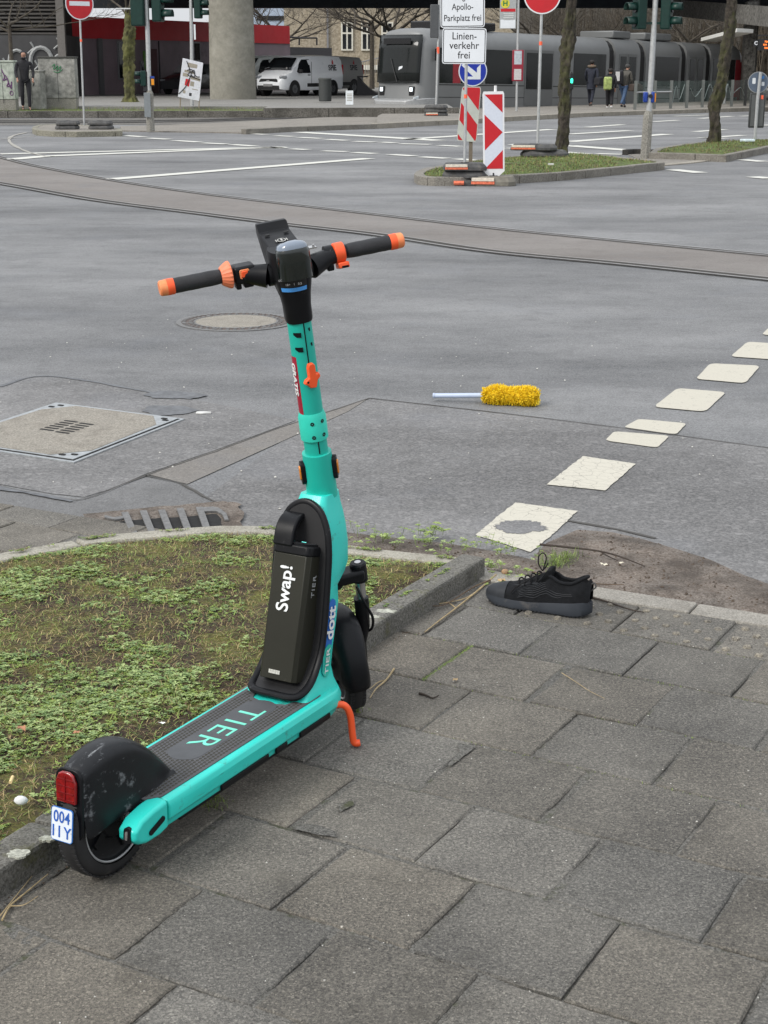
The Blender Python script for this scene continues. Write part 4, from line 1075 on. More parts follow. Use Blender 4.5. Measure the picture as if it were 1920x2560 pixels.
for q, n in ((.336, 46), (.292, 38)):
    for k in range(n):
        a = 2*math.pi*k/n; mb.box((q*math.cos(a), q*math.sin(a), .0065), (.022, .02, .003), Matrix.Rotation(a+random.uniform(-.3, .3), 3, 'Z'))
tag(mb.build('lug', m_iron, man, smooth=0), kind='stuff')
mb = MB(); mb.lathe([(.263, .004), (.263, .006), (.0, .006)], 64); mb.build('infill', m_conc, man, smooth=0)
# square service cover
A, B, Dn, Lf = [G(x, y, RZ+.004) for x, y in ((145, 1010), (468, 1051), (167, 1150), (-156, 1109))]
e1 = B-A; e2 = Lf-A; c0 = (A+B+Dn+Lf)/4
cov = empty('service_cover', (c0.x, c0.y, RZ+.004), (0, 0, 0), 'square pale concrete service cover with slots, on the left in the road', 'manhole cover')
def EP(u, v, z=0): q = e1*u+e2*v; return V((q.x, q.y, z))
def epoly(pts, z0, z1, nm, m, par): 
    n = len(pts); vs = [EP(u, v, z0) for u, v in pts]+[EP(u, v, z1) for u, v in pts]
    mb = MB(); mb.add(vs, [tuple(range(n))[::-1], tuple(range(n, 2*n))]+[(i, (i+1) % n, n+(i+1) % n, n+i) for i in range(n)]); return mb.build(nm, m, par, smooth=0)
m_galv = mat('galvanised', (.36, .38, .39), .45, metal=.5, var=.2, scale=40)
epoly([(-.5, -.5), (.5, -.5), (.5, .5), (-.5, .5)], -.002, .004, 'frame', m_galv, cov)
epoly([(-.478, -.478), (.478, -.478), (.478, .478), (-.478, .478)], .0045, .006, 'gap', m_hole, cov)
epoly([(-.47, -.47), (.47, -.47), (.47, .47), (-.47, .47)], .0065, .009, 'cover_rim', m_galv, cov)
epoly([(-.44, -.30), (-.30, -.455), (.30, -.455), (.44, -.30), (.455, .30), (.30, .455), (-.30, .455), (-.455, .30)], .0095, .0105, 'infill', m_conc, cov)
def slot(u, v, lu=.104, lv=.021):
    pts = [(u+a, v+b) for a, b in rr(lu/2, lv/2, min(lu, lv)*.45, 3)]; return epoly(pts, .0106, .0114, 'slot', m_hole, cov)
for k in range(6): slot(-.072, -.145+k*.042); slot(.053, -.135+k*.042)
for u, v in ((-.40, -.43), (-.43, -.38), (.43, -.40), (.40, -.43), (.42, .40), (.36, .43), (-.42, .41), (-.38, .43)): slot(u, v, .045, .022)
# gully grate beside the kerb
gp = gpoly([(205, 1292), (330, 1280), (470, 1268), (560, 1260), (592, 1264), (608, 1292), (600, 1345), (240, 1350)], RZ)
cg = V((sum(p[0] for p in gp)/len(gp), sum(p[1] for p in gp)/len(gp), 0)); gr = empty('gully_grate', (cg.x, cg.y, RZ), (0, 0, 0), 'half-silted iron gully grate tucked against the curved pale kerb', 'drain grate')
MB().prism([(x-cg.x, y-cg.y) for x, y in jag(gp, .02, 5)], .0112, .0118).build('silt', m_dirt, gr, smooth=0)
vg = [(x-cg.x, y-cg.y) for x, y in gpoly([(300, 1312), (380, 1304), (470, 1300), (545, 1292), (562, 1345), (310, 1350)], RZ)]
MB().prism(jag(vg, .012, 4), .0120, .0126).build('opening', m_hole, gr, smooth=0)
for k, (tx, ty) in enumerate([(304, 1294), (350, 1290), (396, 1288), (442, 1284), (490, 1281)]):
    q = [(x-cg.x, y-cg.y) for x, y in gpoly([(tx, ty), (tx+17, ty-1), (tx+42, 1350), (tx+24, 1350)], RZ)]; MB().prism(q, .013, .021).build('bar', m_iron, gr, smooth=0)
for q in ([(262, 1300), (285, 1306), (310, 1302), (312, 1308), (288, 1312), (262, 1306)], [(505, 1281), (532, 1279), (548, 1282), (566, 1296), (572, 1312), (562, 1312), (556, 1298), (540, 1290), (512, 1291)]):
    MB().prism([(x-cg.x, y-cg.y) for x, y in gpoly(q, RZ)], .013, .020).build('frame_piece', m_iron, gr, smooth=0)
# =================================================================== SHOE
toe, heel = G(1216, 1500), G(1484, 1543)
sd = (heel-toe); slen = sd.length*.985; sang = math.atan2(sd.y, sd.x)
shoe = empty('running_shoe', toe, (0, 0, sang), 'lone black running shoe with dark grey sole standing by the kerb corner', 'shoe')
m_up = mat('black_mesh_fabric', (.010, .011, .013), .75, var=.3, scale=40, bmp=.8, bscale=700, spec=.2)
m_toe = mat('toe_overlay', (.022, .025, .03), .6, var=.2, scale=20, spec=.3)
m_sole = mat('grey_foam_sole', (.030, .035, .043), .6, var=.15, scale=12, spec=.3, dirt=(.12, .11, .10), dlo=.62, dhi=.8)
k_ = slen/.30
def outl(x):                                    # half width of the sole along the length
    pts = [(0, .004), (.012, .024), (.04, .040), (.09, .049), (.14, .044), (.19, .037), (.25, .037), (.282, .028), (.297, .010), (.30, .003)]
    for (a, b), (c_, d) in zip(pts, pts[1:]):
        if a <= x <= c_: return b+(d-b)*(x-a)/(c_-a)
    return .003
mb = MB(); rings = []
for i in range(31):
    x = .30*i/30; w_ = outl(x); bot = .016*max(0, 1-x/.055)**1.6+.014*max(0, (x-.262)/.038)**1.6; top = .030+.008*max(0, 1-x/.07)+.018*max(0, (x-.14)/.14)**1.2
    if x > .285: top -= .004*(x-.285)/.015
    fl_ = .004 if .17 < x < .30 else .001
    rings.append([V((x, -w_*.92, bot)), V((x, -w_-fl_, bot+.006)), V((x, -w_-fl_, (bot+top)/2)), V((x, -w_*.95, top)), V((x, w_*.95, top)), V((x, w_+fl_, (bot+top)/2)), V((x, w_+fl_, bot+.006)), V((x, w_*.92, bot))])
for r in rings:
    for q in r: q.x *= k_
sole = mb.loft(rings).build('sole', m_sole, shoe, smooth=60, bevel=.0015)
mb = MB()
for i in range(26):
    x = .02+i*.0104; w_ = outl(x); mb.box((x*k_, -w_*.96, .016*max(0, 1-x/.055)**1.6+.003+.014*max(0, (x-.262)/.038)**1.6), (.006, .006, .006))
tag(mb.build('outsole_lugs', mat('outsole', (.015, .016, .018), .7), sole), kind='stuff')
def ztop(x):
    pts = [(0, .040), (.02, .056), (.05, .066), (.08, .074), (.11, .086), (.14, .101), (.165, .118), (.18, .122), (.19, .117), (.215, .102), (.245, .101), (.268, .114), (.285, .124), (.293, .118), (.300, .095)]
    for (a, b), (c_, d) in zip(pts, pts[1:]):
        if a <= x <= c_: return b+(d-b)*(x-a)/(c_-a)
    return .08
mb = MB(); rings = []; NN = 20
for i in range(46):
    x = .004+.292*i/45; w_ = outl(x)*.93; zt = ztop(x); zb = .028+.018*max(0, (x-.14)/.14)**1.2
    if x > .28: w_ = max(w_, .016)
    openq = max(0, min(1, (x-.172)/.012))*max(0, min(1, (.284-x)/.008))
    rg = []
    for j in range(NN+1):
        a = math.pi*j/NN; cy_ = -math.cos(a); s_ = math.sin(a); lean = 1-.32*(s_**1.3)*(1 if x > .12 else .3)
        y = cy_*w_*(1 if abs(cy_) > .99 else lean); z = zb+(zt-zb)*s_**.75
        if openq > 0: z = zb+(zt-zb)*((1-openq)*s_**.75+openq*min(1, s_/.72)**.75)
        if openq > 0 and s_ > .72:
            dd = (s_-.72)/.28; z = z-(zt-.045)*openq*min(1, dd*1.9)**1.2
            y = y if abs(y) > .001 else 0
        rg.append(V((x*k_+(.004*s_ if x > .28 else 0), y, z)))
    rings.append(rg)
up = mb.loft(rings, closed=False, cap=False).build('upper', m_up, shoe, smooth=70)
s1 = up.modifiers.new('sub', 'SUBSURF'); s1.levels = 1; s1.render_levels = 1
# ribbed side panels: thin ridges following the upper
def upP(x, a, off=.0008):
    w_ = outl(x)*.93; zt = ztop(x); zb = .028+.018*max(0, (x-.14)/.14)**1.2; cy_ = -math.cos(a); s_ = math.sin(a); lean = 1-.32*(s_**1.3)*(1 if x > .12 else .3)
    return V((x*k_, cy_*w_*lean-off*1.2, zb+(zt-zb)*s_**.75+off*.5))
mb = MB()
for r_ in range(9):
    a0 = .14+r_*.085
    mb.tube([upP(.105+.0+t*.0105+.003*math.sin(t*2.+r_), a0+.05*math.sin(t*1.1)+.02*t*.4) for t in range(7 if r_ > 5 else 15)], .0011, 5)
mb.tube([upP(.09+.013*t, .95-.05*t) for t in range(6)], .0018, 5)
tag(mb.build('upper_ribs', m_toe, up), kind='stuff')
rings = []
for i in range(14):
    x = .005+.062*i/13; rings.append([upP(x, a*math.pi/16*(1 if i < 9 else (1-.0*(i-9))), .0014) for a in range(0, 17)])
mb = MB(); mb.loft([[V((q.x, q.y, q.z+.0012)) for q in r] for r in rings], closed=False, cap=False); mb.build('toe_cap', m_toe, up, smooth=70)
mb = MB()
ton = [(.150, .096), (.165, .113), (.176, .131), (.183, .140), (.190, .139), (.188, .120), (.184, .100)]
rings = [[V((x*k_, y*(1+.2*math.sin(i)), z-abs(y)*.25)) for i, (x, z) in enumerate(ton)] for y in (-.026, -.015, 0, .015, .026)]
mb.loft(rings).build('tongue', m_up, shoe, smooth=60, bevel=.003)
def lace(pts, r=.0019): return MB().tube(cat_smooth([(x*k_, y, z) for x, y, z in pts], 6), r, 7).build('lace', mat('lace_black', (.012, .012, .013), .8, spec=.2), shoe)
for x, z in ((.098, .082), (.115, .092), (.132, .101), (.148, .110)): lace([(x+.004, -.030, z-.016), (x, -.016, z+.001), (x-.002, 0, z+.005), (x, .016, z+.001), (x+.004, .030, z-.016)], .0024)
lace([(.158, 0, .120), (.150, -.01, .145), (.152, -.012, .170), (.163, -.008, .178), (.168, 0, .160), (.160, 0, .124)])
lace([(.158, 0, .120), (.172, -.01, .140), (.178, -.014, .152), (.172, -.012, .138), (.160, -.004, .122)])
lace([(.158, -.004, .118), (.135, -.030, .100), (.100, -.045, .072), (.086, -.049, .052)])
MB().tube(cat_smooth([(.294*k_, -.004, .100), (.304*k_, -.005, .108), (.309*k_, -.005, .097), (.302*k_, -.004, .088), (.296*k_, -.004, .082)], 5), .0022, 7).build('pull_tab', mat('tab_grey', (.06, .06, .06), .7), shoe)
# collar rim
for s in (-1,):
    MB().tube(cat_smooth([(.178*k_, -.020, .117), (.195*k_, -.022, .111), (.215*k_, -.022, .100), (.245*k_, -.021, .100), (.268*k_, -.017, .113), (.284*k_, -.006, .122), (.284*k_, .006, .122), (.268*k_, .017, .113), (.245*k_, .021, .100), (.215*k_, .022, .100), (.195*k_, .022, .111), (.178*k_, .020, .117)], 4), .0052, 8).build('collar', m_up, shoe)
# =================================================================== DUSTER
a_, b_ = G(1083, 1003, RZ), G(1352, 1015, RZ); dd = b_-a_; dl = dd.length
du = empty('duster', a_, (0, 0, math.atan2(dd.y, dd.x)), 'fluffy yellow duster with a pale blue handle lying on the asphalt', 'duster')
hm = mat('pale_blue_plastic', (.40, .47, .60), .4, var=.06)
MB().tube([(0, 0, .028), (.004, 0, .028), (dl*.47, 0, .040)], [.010, .012, .0125], 14).build('handle', hm, du)
MB().tube([(-.001, 0, .028), (.008, 0, .0282)], [.0135, .0135], 14).build('handle_end', hm, du)
mb = MB(); r_ = random.Random(4)
ym = mat('yellow_fibre', (.95, .70, .03), .8, var=.12, scale=60)
core = [(dl*.465, .018), (dl*.50, .026), (dl*.6, .032), (dl*.8, .034), (dl*.93, .030), (dl*.97, .015)]
mb.tube([(x, 0, .042) for x, r0 in core], [r0 for x, r0 in core], 18)
for _ in range(4200):
    x = dl*(.46+.52*r_.random()); a = r_.uniform(0, 6.283); tq = (x/dl-.46)/.52; R0 = (.022+.013*min(1, tq*5)+.004*math.sin(x*45))*(1 if tq < .93 else 1-(tq-.93)*8); l_ = r_.uniform(.010, .022)
    n_ = V((r_.uniform(-.5, .6), math.cos(a), math.sin(a))).normalized(); p = V((x, math.cos(a)*R0, .043+math.sin(a)*R0))
    tdir = n_.cross(V((1, 0, 0))).normalized()*.0022+V((r_.uniform(-.002, .002), 0, 0)); bend = V((r_.uniform(-.006, .006), r_.uniform(-.004, .004), r_.uniform(-.004, .004)))
    e = p+n_*l_+bend; e.z = max(e.z, .002); p.z = max(p.z, .003)
    mb.add([p-tdir, p+tdir, e+tdir*.8, e-tdir*.8], [(0, 1, 2, 3)])
mb.build('fluff', ym, du, smooth=0)
# =================================================================== TWIGS AND SCRAPS
bark = mat('twig_bark', (.10, .065, .04), .8, var=.4, scale=80); straw = mat('straw', (.34, .26, .14), .8, var=.3, scale=60); darkbark = mat('dark_twig', (.035, .025, .018), .8, var=.4, scale=80)
def twig(name, pts, r, m, label, cat, z=.006, br=()):
    P = [G(x, y, z+(dz if len(q) > 2 else 0)) for q in pts for x, y, dz in [(q[0], q[1], q[2] if len(q) > 2 else 0)]]
    mb = MB(); c_ = P[0].copy(); c_.z = 0
    S2 = cat_smooth([p-c_ for p in P], 5); mb.tube(S2, [r*(1-.6*i/len(S2)) for i in range(len(S2))], 6)
    for b in br:
        Q = cat_smooth([G(x, y, z)-c_ for x, y in b], 4); mb.tube(Q, [r*.6*(1-.5*i/len(Q)) for i in range(len(Q))], 5)
    o = mb.build(name, m); o.location = c_; return tag(o, label, cat, 'twigs lying by the kerb')
twig('twig', [(1350, 1361, .01), (1420, 1368, .015), (1500, 1378, .02), (1560, 1395, .012), (1612, 1416, .005)], .0042, darkbark, 'long dark twig arching over the bare soil in the gutter', 'twig', .004, [[(1500, 1378), (1520, 1390), (1545, 1402)]])
twig('twig', [(1476, 1492), (1520, 1505), (1570, 1522), (1610, 1531)], .0036, darkbark, 'short dark twig lying on the pale edging behind the shoe heel', 'twig')
twig('twig', [(1240, 1437), (1190, 1480), (1140, 1520), (1100, 1550), (1062, 1580)], .0032, straw, 'longest straw coloured stalk lying along the foot of the kerb', 'twig', .006, [[(1190, 1480), (1150, 1500), (1056, 1515)], [(1140, 1520), (1120, 1505)]])
twig('twig', [(1225, 1450), (1180, 1470), (1110, 1512), (1060, 1512)], .0026, bark, 'thin brown twig between the shoe and the kerb', 'twig', .012)
twig('twig', [(985, 1672), (965, 1700), (940, 1722), (925, 1745)], .0030, straw, 'short straw stalk beside the front wheel', 'twig', .005, [[(965, 1700), (945, 1706), (925, 1722)]])
twig('twig', [(1404, 1682), (1440, 1705), (1475, 1728), (1512, 1746)], .0012, straw, 'hair-thin pale stalk lying alone out on the slabs', 'twig', .003)
twig('twig', [(1048, 1733), (1065, 1738), (1082, 1745), (1097, 1738)], .0035, darkbark, 'small curled brown twig on the slab right of the front wheel', 'twig', .004)
twig('twig', [(5, 2300), (25, 2265), (60, 2235), (90, 2210), (120, 2185)], .0022, straw, 'thin straw stalk by the kerb in the lower left corner', 'twig', .006, [[(25, 2265), (60, 2262), (95, 2240)], [(0, 2290), (40, 2240), (80, 2190)]])
twig('twig', [(1330, 1430), (1380, 1440), (1440, 1452), (1500, 1460), (1560, 1462)], .003, bark, 'thin brown twig half sunk in the bare soil above the shoe', 'twig', .008)
def pebble(name, px, py, r, m, label, cat, sq=(1, 1, .8), z=0):
    c_ = G(px, py, z); bm = bmesh.new(); bmesh.ops.create_icosphere(bm, subdivisions=2, radius=r)
    for v in bm.verts: v.co *= 1+.25*noise.noise(v.co*(1/r)*.8+Vector((px, 0, 0))); v.co.x *= sq[0]; v.co.y *= sq[1]; v.co.z = v.co.z*sq[2]+r*sq[2]*.8
    for f in bm.faces: f.smooth = True
    me = bpy.data.meshes.new(name); bm.to_mesh(me); bm.free(); me.materials.append(m); o = bpy.data.objects.new(name, me); COL.objects.link(o); o.location = c_; return tag(o, label, cat)
pebble('nut_shell', 1263, 1437, .013, mat('nut', (.30, .19, .10), .6, var=.3, scale=90), 'round tan nut shell among leaves behind the shoe toe', 'nut')
m_dry = mat('dry_leaf', (.42, .30, .16), .8, var=.3, scale=80)
def dleaf(px, py, r, m, label, z=.004, sd=0):
    c_ = G(px, py, z); mb = MB(); n = 12; rr_ = random.Random(sd+px)
    vs = [V((r*(1.25 if k % 3 == 0 else .7)*rr_.uniform(.8, 1.1)*math.cos(2*math.pi*k/n), r*rr_.uniform(.45, .9)*math.sin(2*math.pi*k/n), rr_.uniform(0, r*.5))) for k in range(n)]+[V((0, 0, .001))]
    mb.add(vs, [(k, (k+1) % n, n) for k in range(n)]); o = mb.build('dry_leaf', m, smooth=0); o.location = c_; o.rotation_euler = (0, 0, rr_.uniform(0, 6)); return tag(o, label, 'leaf', 'dry leaves on the ground')
dleaf(1138, 1700, .010, m_dry, 'pale crumpled leaf alone on the slab right of the front fork')
dleaf(1510, 1412, .013, mat('pale_petal', (.6, .56, .45), .7), 'whitish curled leaf on the bare soil', .006); dleaf(1552, 1408, .010, mat('pale_petal', (.6, .56, .45), .7), 'smaller whitish leaf on the bare soil, right of a larger one', .006)
dleaf(1255, 1452, .016, m_dry, 'broken tan leaf between kerb end and shoe', .005, 3)
dleaf(55, 1822, .016, mat('russet_leaf', (.36, .17, .09), .7), 'russet leaf on the weeds left of the rear fender', .075); dleaf(192, 1832, .012, mat('russet_leaf', (.36, .17, .09), .7), 'small russet leaf on the weeds above the rear fender', .075)
dleaf(405, 1808, .009, mat('white_petal', (.75, .75, .72), .7), 'white scrap at the edge of the deck in the weeds', .075)
c_ = G(29, 1950, .07); o = MB().tube([(0, -.012, 0), (0, .012, .002)], .0038, 10).build('cigarette_butt', mat('filter_yellow', (.72, .55, .28), .7)); o.location = c_; tag(o, 'yellowish cigarette butt lying in the weeds at the left edge', 'cigarette butt')
pebble('paper_scrap', 53, 2010, .012, mat('tissue_white', (.72, .74, .74), .9), 'crumpled white tissue scrap in the weeds behind the licence plate', 'litter', (1.2, .8, .9), .062)
c_ = G(508, 1033, RZ+.004); o = MB().prism(jag([(-.035, -.014), (.0, -.02), (.036, -.006), (.038, .006), (.0, .014), (-.03, .012)], .004, 4), 0, .006).build('paper_scrap', mat('paper_scrap_white', (.62, .62, .6), .8)); o.location = c_; tag(o, 'flat white paper scrap on the road by the square cover', 'litter')

# =================================================================== ISLANDS, KERBS, PLATFORM, PLAZA
m_ik = concrete('island_kerb', (.15, .135, .11), .25, 3, 60, (.05, .042, .03), .5, .7, .5)
m_ikl = concrete('island_kerb_light', (.28, .25, .20), .25, 3, 60, (.10, .085, .06), .5, .7, .5)
m_pathm = concrete('island_paving', (.17, .15, .125), .2, 1.2, 40, (.09, .08, .065), .5, .7, .4)
def grass_mat(name):
    m, n, p = new_mat(name); c = coord(n)
    o = mixc(n, ramp(n, noi(n, 8, 6, .75, c), .3, .7), (.05, .085, .018), (.17, .22, .055)); o = mixc(n, ramp(n, noi(n, 1.7, 6, .7, c), .52, .66, 0, .8), o, (.085, .06, .03))
    n.links.new(o, p.inputs['Base Color']); p.inputs['Roughness'].default_value = .9; bump(n, p, noi(n, 30, 4, .7, c), 1, .05); return m
m_turf = grass_mat('turf')
def island(front, back, h, nm, stone, wdt=.14, km=m_ik):
    """kerbed island with turf: front/back edges in pixels on its top"""
    zz = RZ+h; P = [G(x, y, zz) for x, y in front+back]; P = [(p.x, p.y) for p in P]; return P
def closed_kerb(poly, h, stone, km, w_=.14, gap=.012):
    pts = [(p[0], p[1], 0) for p in poly]; pts = pts+[pts[0]]
    area = sum(a[0]*b[1]-b[0]*a[1] for a, b in zip(pts, pts[1:]))
    kerb('island_kerb', pts, w_, RZ-.03, RZ+h, km, stone, 1 if area > 0 else -1, gap, .012)
def inset(poly, d):
    c_ = V((sum(p[0] for p in poly)/len(poly), sum(p[1] for p in poly)/len(poly))); out = []
    n = len(poly); ar = sum(poly[i][0]*poly[(i+1) % n][1]-poly[(i+1) % n][0]*poly[i][1] for i in range(n)); s = 1 if ar > 0 else -1
    for i in range(n):
        a, b, c2 = V(poly[i-1]), V(poly[i]), V(poly[(i+1) % n]); t = ((b-a).normalized()+(c2-b).normalized()).normalized(); nn = V((-t.y, t.x))*s; out.append(tuple(b+nn*d))
    return out
GB = Leaves()
def turf(poly, zb, dens, hmax, step=.25):
    tf = lambda x, y: zb+min(1, edge_dist((x, y), poly)/.4)*(.03+.05*abs(noise.noise(Vector((x*1.5, y*1.5, 4)))))
    terrain('turf', poly, step, tf, m_turf)
    xs = [p[0] for p in poly]; ys = [p[1] for p in poly]; k = 0; t_ = 0
    while k < dens and t_ < dens*6:
        t_ += 1; x = random.uniform(min(xs), max(xs)); y = random.uniform(min(ys), max(ys))
        if not inside((x, y), poly): continue
        if noise.noise(Vector((x*1.2, y*1.2, 9))) < -.25: continue
        GB.blade((x, y, tf(x, y)-.01), (random.gauss(0, 1), random.gauss(0, 1)), random.uniform(.02, hmax), .007, random.uniform(.3, 1.2), random.choice([0, 0, 0, 2, 3]), random.uniform(0, .75)); k += 1
P1_ = [(1035, 434), (1044, 440), (1075, 443), (1150, 443), (1300, 437), (1400, 431), (1480, 424), (1570, 415), (1640, 408), (1662, 406), (1660, 402), (1610, 398), (1520, 388), (1440, 384), (1300, 388), (1160, 402), (1060, 420), (1040, 428)]
I1 = [tuple(G(x, y, RZ+.12)[:2]) for x, y in P1_]; closed_kerb(I1, .12, .75, m_ik); turf(inset(I1, .13), RZ+.10, 12000, .045)
P2_ = [(1622, 381), (1700, 383), (1816, 388), (1870, 377), (1925, 366), (2010, 350), (2010, 332), (1920, 348), (1860, 350), (1730, 356), (1640, 370)]
I2 = [tuple(G(x, y, RZ+.12)[:2]) for x, y in P2_]; closed_kerb(I2, .12, .9, m_ik); turf(inset(I2, .13), RZ+.10, 6000, .05)
slab_prism('island_paving', gpoly([(1560, 384), (1620, 372), (1640, 381), (1720, 392), (1815, 398), (1790, 402), (1664, 413), (1600, 400)]), RZ-.02, RZ+.012, m_pathm)
kerb('island_kerb', [G(x, y, RZ) for x, y in ((1664, 415), (1740, 408), (1815, 398), (1900, 382))], .2, RZ-.02, RZ+.016, m_ikl, 1., 1, .01, .004)
kerb('island_kerb', [G(x, y, RZ) for x, y in ((1570, 388), (1585, 386), (1640, 388))], .12, RZ-.02, RZ+.1, mat('dark_kerb', (.03, .028, .025), .8), 1., 1, .01, .004)
P3_ = [(82, 316), (80, 320), (90, 325), (130, 328), (187, 329), (241, 328), (306, 327), (306, 322), (240, 314), (150, 310), (95, 312)]
I3 = [tuple(G(x, y, RZ+.13)[:2]) for x, y in P3_]; closed_kerb(I3, .13, 1.2, concrete('mossy_kerb', (.17, .16, .11), .25, 2, 40)); slab_prism('island_paving', inset(I3, .1), RZ-.02, RZ+.12, m_pathm)
# pavement beyond the road with kerb
slab_prism('island_paving', gpoly([(306, 329), (420, 331), (560, 333), (619, 335), (721, 329), (944, 322), (1000, 318), (1000, 287), (950, 289), (800, 296), (500, 312), (300, 318)], RZ), RZ-.03, RZ+.03, m_pathm)
kerb('island_kerb', [G(x, y, RZ) for x, y in ((615, 336), (660, 334), (721, 330), (800, 327), (944, 322))], .18, RZ-.02, RZ+.13, m_ik, 2., 1, .02, .01)
pf = [(942, 322), (965, 321), (1000, 319), (1070, 315), (1141, 312), (1260, 304), (1388, 297), (1470, 292), (1552, 289), (1700, 284), (1925, 277), (2300, 268)]
pfw = [G(x, y, RZ) for x, y in pf]
kerb('island_kerb', pfw, .22, RZ-.02, .12, m_ikl, 1.5, 1, .02, .012)
slab_prism('platform', [(p.x, p.y+.15) for p in pfw]+[(34, 82), (20, 82), (2.3, 58.2), (.2, 56.5), (-.2, 50)], -.05, .115, m_pathm)
# tram track in front of the plaza
m_ball = concrete('ballast', (.040, .034, .028), .4, 2, 20, (.03, .026, .022)); m_ball2 = mat('track_dark', (.02, .018, .016), .9)
sheet('track_bed', [(-26, 43.5), (-3, 46.5), (4, 50), (4, 60), (0, 60), (-4, 53), (-26, 48.2)], RZ+.006, m_ball)
for a in (44.6, 46.1):
    pts = [G(x, y, RZ) for x, y in ((-150, 306), (0, 307), (300, 307), (500, 304), (700, 297), (900, 289), (1000, 284))]; pts = [V((p.x, p.y+(a-44.6), 0)) for p in pts]
    strip('rail', pts, 0, .10, RZ+.02, m_steel); strip('rail_groove', pts, .2, .5, RZ+.014, m_ball2); strip('rail_groove', pts, -.25, .3, RZ+.015, m_ball2)
# plaza and grass verge with retaining kerbs
m_wallk = concrete('plaza_wall', (.052, .044, .033), .3, 2, 30, (.03, .028, .022), .45, .65, .7)
m_plaza = concrete('plaza_paving', (.17, .165, .155), .15, 1, 30, (.1, .095, .09), .5, .7, .4)
fr = G(-300, 297, RZ).y
kerb('island_kerb', [(-30, fr, 0), (G(700, 291, RZ).x, fr+1.2, 0)], .25, RZ, .20, m_wallk, 3., 1, .02, .01)
kerb('plaza_wall', [(G(680, 286, RZ).x, 52.2, 0), (2.5, 52.6, 0)], .3, RZ, .30, m_wallk, 2.5, 1, .02, .01)
slab_prism('plaza', [(G(680, 286, RZ).x, 52.4), (2.3, 52.8), (2.3, 58.6), (12, 72), (40, 130), (-60, 130), (-60, 54.5), (G(680, 286, RZ).x, 54.5)], -.06, .295, m_plaza)
vg_ = [(-30, fr+.2), (G(690, 291, RZ).x-.2, fr+1.4), (G(690, 291, RZ).x-.2, 54.6), (-30, 54.6)]
turf(vg_, .17, 6000, .11, .6)
GB.build('grass_blades')

# =================================================================== ROAD SIGNS
m_al = mat('galvanised_post', (.46, .47, .47), .42, metal=.45, var=.12, scale=18)
m_signb = mat('sign_back', (.30, .31, .32), .5, metal=.3)
m_wh = mat('sign_white', (.70, .73, .76), .45, var=.04, scale=5, dirt=(.45, .45, .43), dlo=.62, dhi=.85, dscale=6)
m_bl = mat('sign_black', (.012, .012, .014), .5); m_red = mat('sign_red', (.50, .010, .018), .45, var=.08, scale=6)
m_blu = mat('sign_blue', (.008, .030, .34), .45, var=.06); m_tag = mat('orange_tag', (.95, .14, .06), .5)
m_rbb = mat('recycled_base', (.075, .075, .075), .85, var=.35, scale=12, dirt=(.13, .12, .10), dlo=.55, dhi=.75, dscale=8)
m_rb = mat('recycled_base_brown', (.16, .15, .125), .85, var=.25, scale=12); m_bor = mat('base_orange', (.70, .17, .09), .7, var=.3, scale=30); m_bwh = mat('base_white', (.66, .60, .50), .7, var=.2, scale=30)
def footplate(par, z, yaw, L_, W_, H_, m, end=False, name='base_plate', off=(0, 0)):
    Mx = Matrix.Translation((off[0], off[1], z)) @ Matrix.Rotation(yaw, 4, 'Z'); mb = MB(Mx)
    out = [(-L_/2, -W_*.30), (-L_*.36, -W_/2), (L_*.36, -W_/2), (L_/2, -W_*.30), (L_/2, W_*.30), (L_*.36, W_/2), (-L_*.36, W_/2), (-L_/2, W_*.30)]
    r0 = [V((x, y, 0)) for x, y in out]; r1 = [V((x, y, H_*.45)) for x, y in out]; r2 = [V((x*.86, y*.80, H_)) for x, y in out]
    o = mb.loft([r0, r1, r2]).build(name, m, par, bevel=.008)
    MB(Mx).box((0, -W_*.1, H_+.003), (L_*.18, W_*.28, .008)).build('socket', m_bl, o)
    if end:
        MB(Mx).box((-L_*.22, -W_/2-.002, H_*.36), (L_*.52, .02, H_*.30)).build('orange_reflector', m_bor, o); MB(Mx).box((-L_*.22, -W_/2+.006, H_*.70), (L_*.50, .05, H_*.34)).build('white_reflector', m_bwh, o)
    return o
def disc(Mx, r, m_face, rim, name, par, thick=.004):
    p = MB(Mx).lathe([(r, 0), (r, thick)], 48).build(name, rim, par); MB(Mx).lathe([(r*.93, thick), (r*.93, thick+.002)], 48).build('sign_face', m_face, p); return p
def facing(px, Y, z, yaw=0, roll=0):        # vertical panel frame: x right, y up, z to the camera side
    return Matrix.Rotation(yaw, 4, 'Z') @ Matrix.Rotation(R(90), 4, 'X') @ Matrix.Rotation(roll, 4, 'Z')
def at(px, py, z=RZ): c_ = G(px, py, z); return V((c_.x, c_.y, z))
def zpx(py, Y, ): return CH+(HOR-py)*Y/F*1.0
def ZP(py, Y): return D(960, py, Y).z
def XP(px, Y, z): # x for a pixel column at depth Y and height z
    d = Y*_c-(z-CH)*_s; return (px-960)*d/F
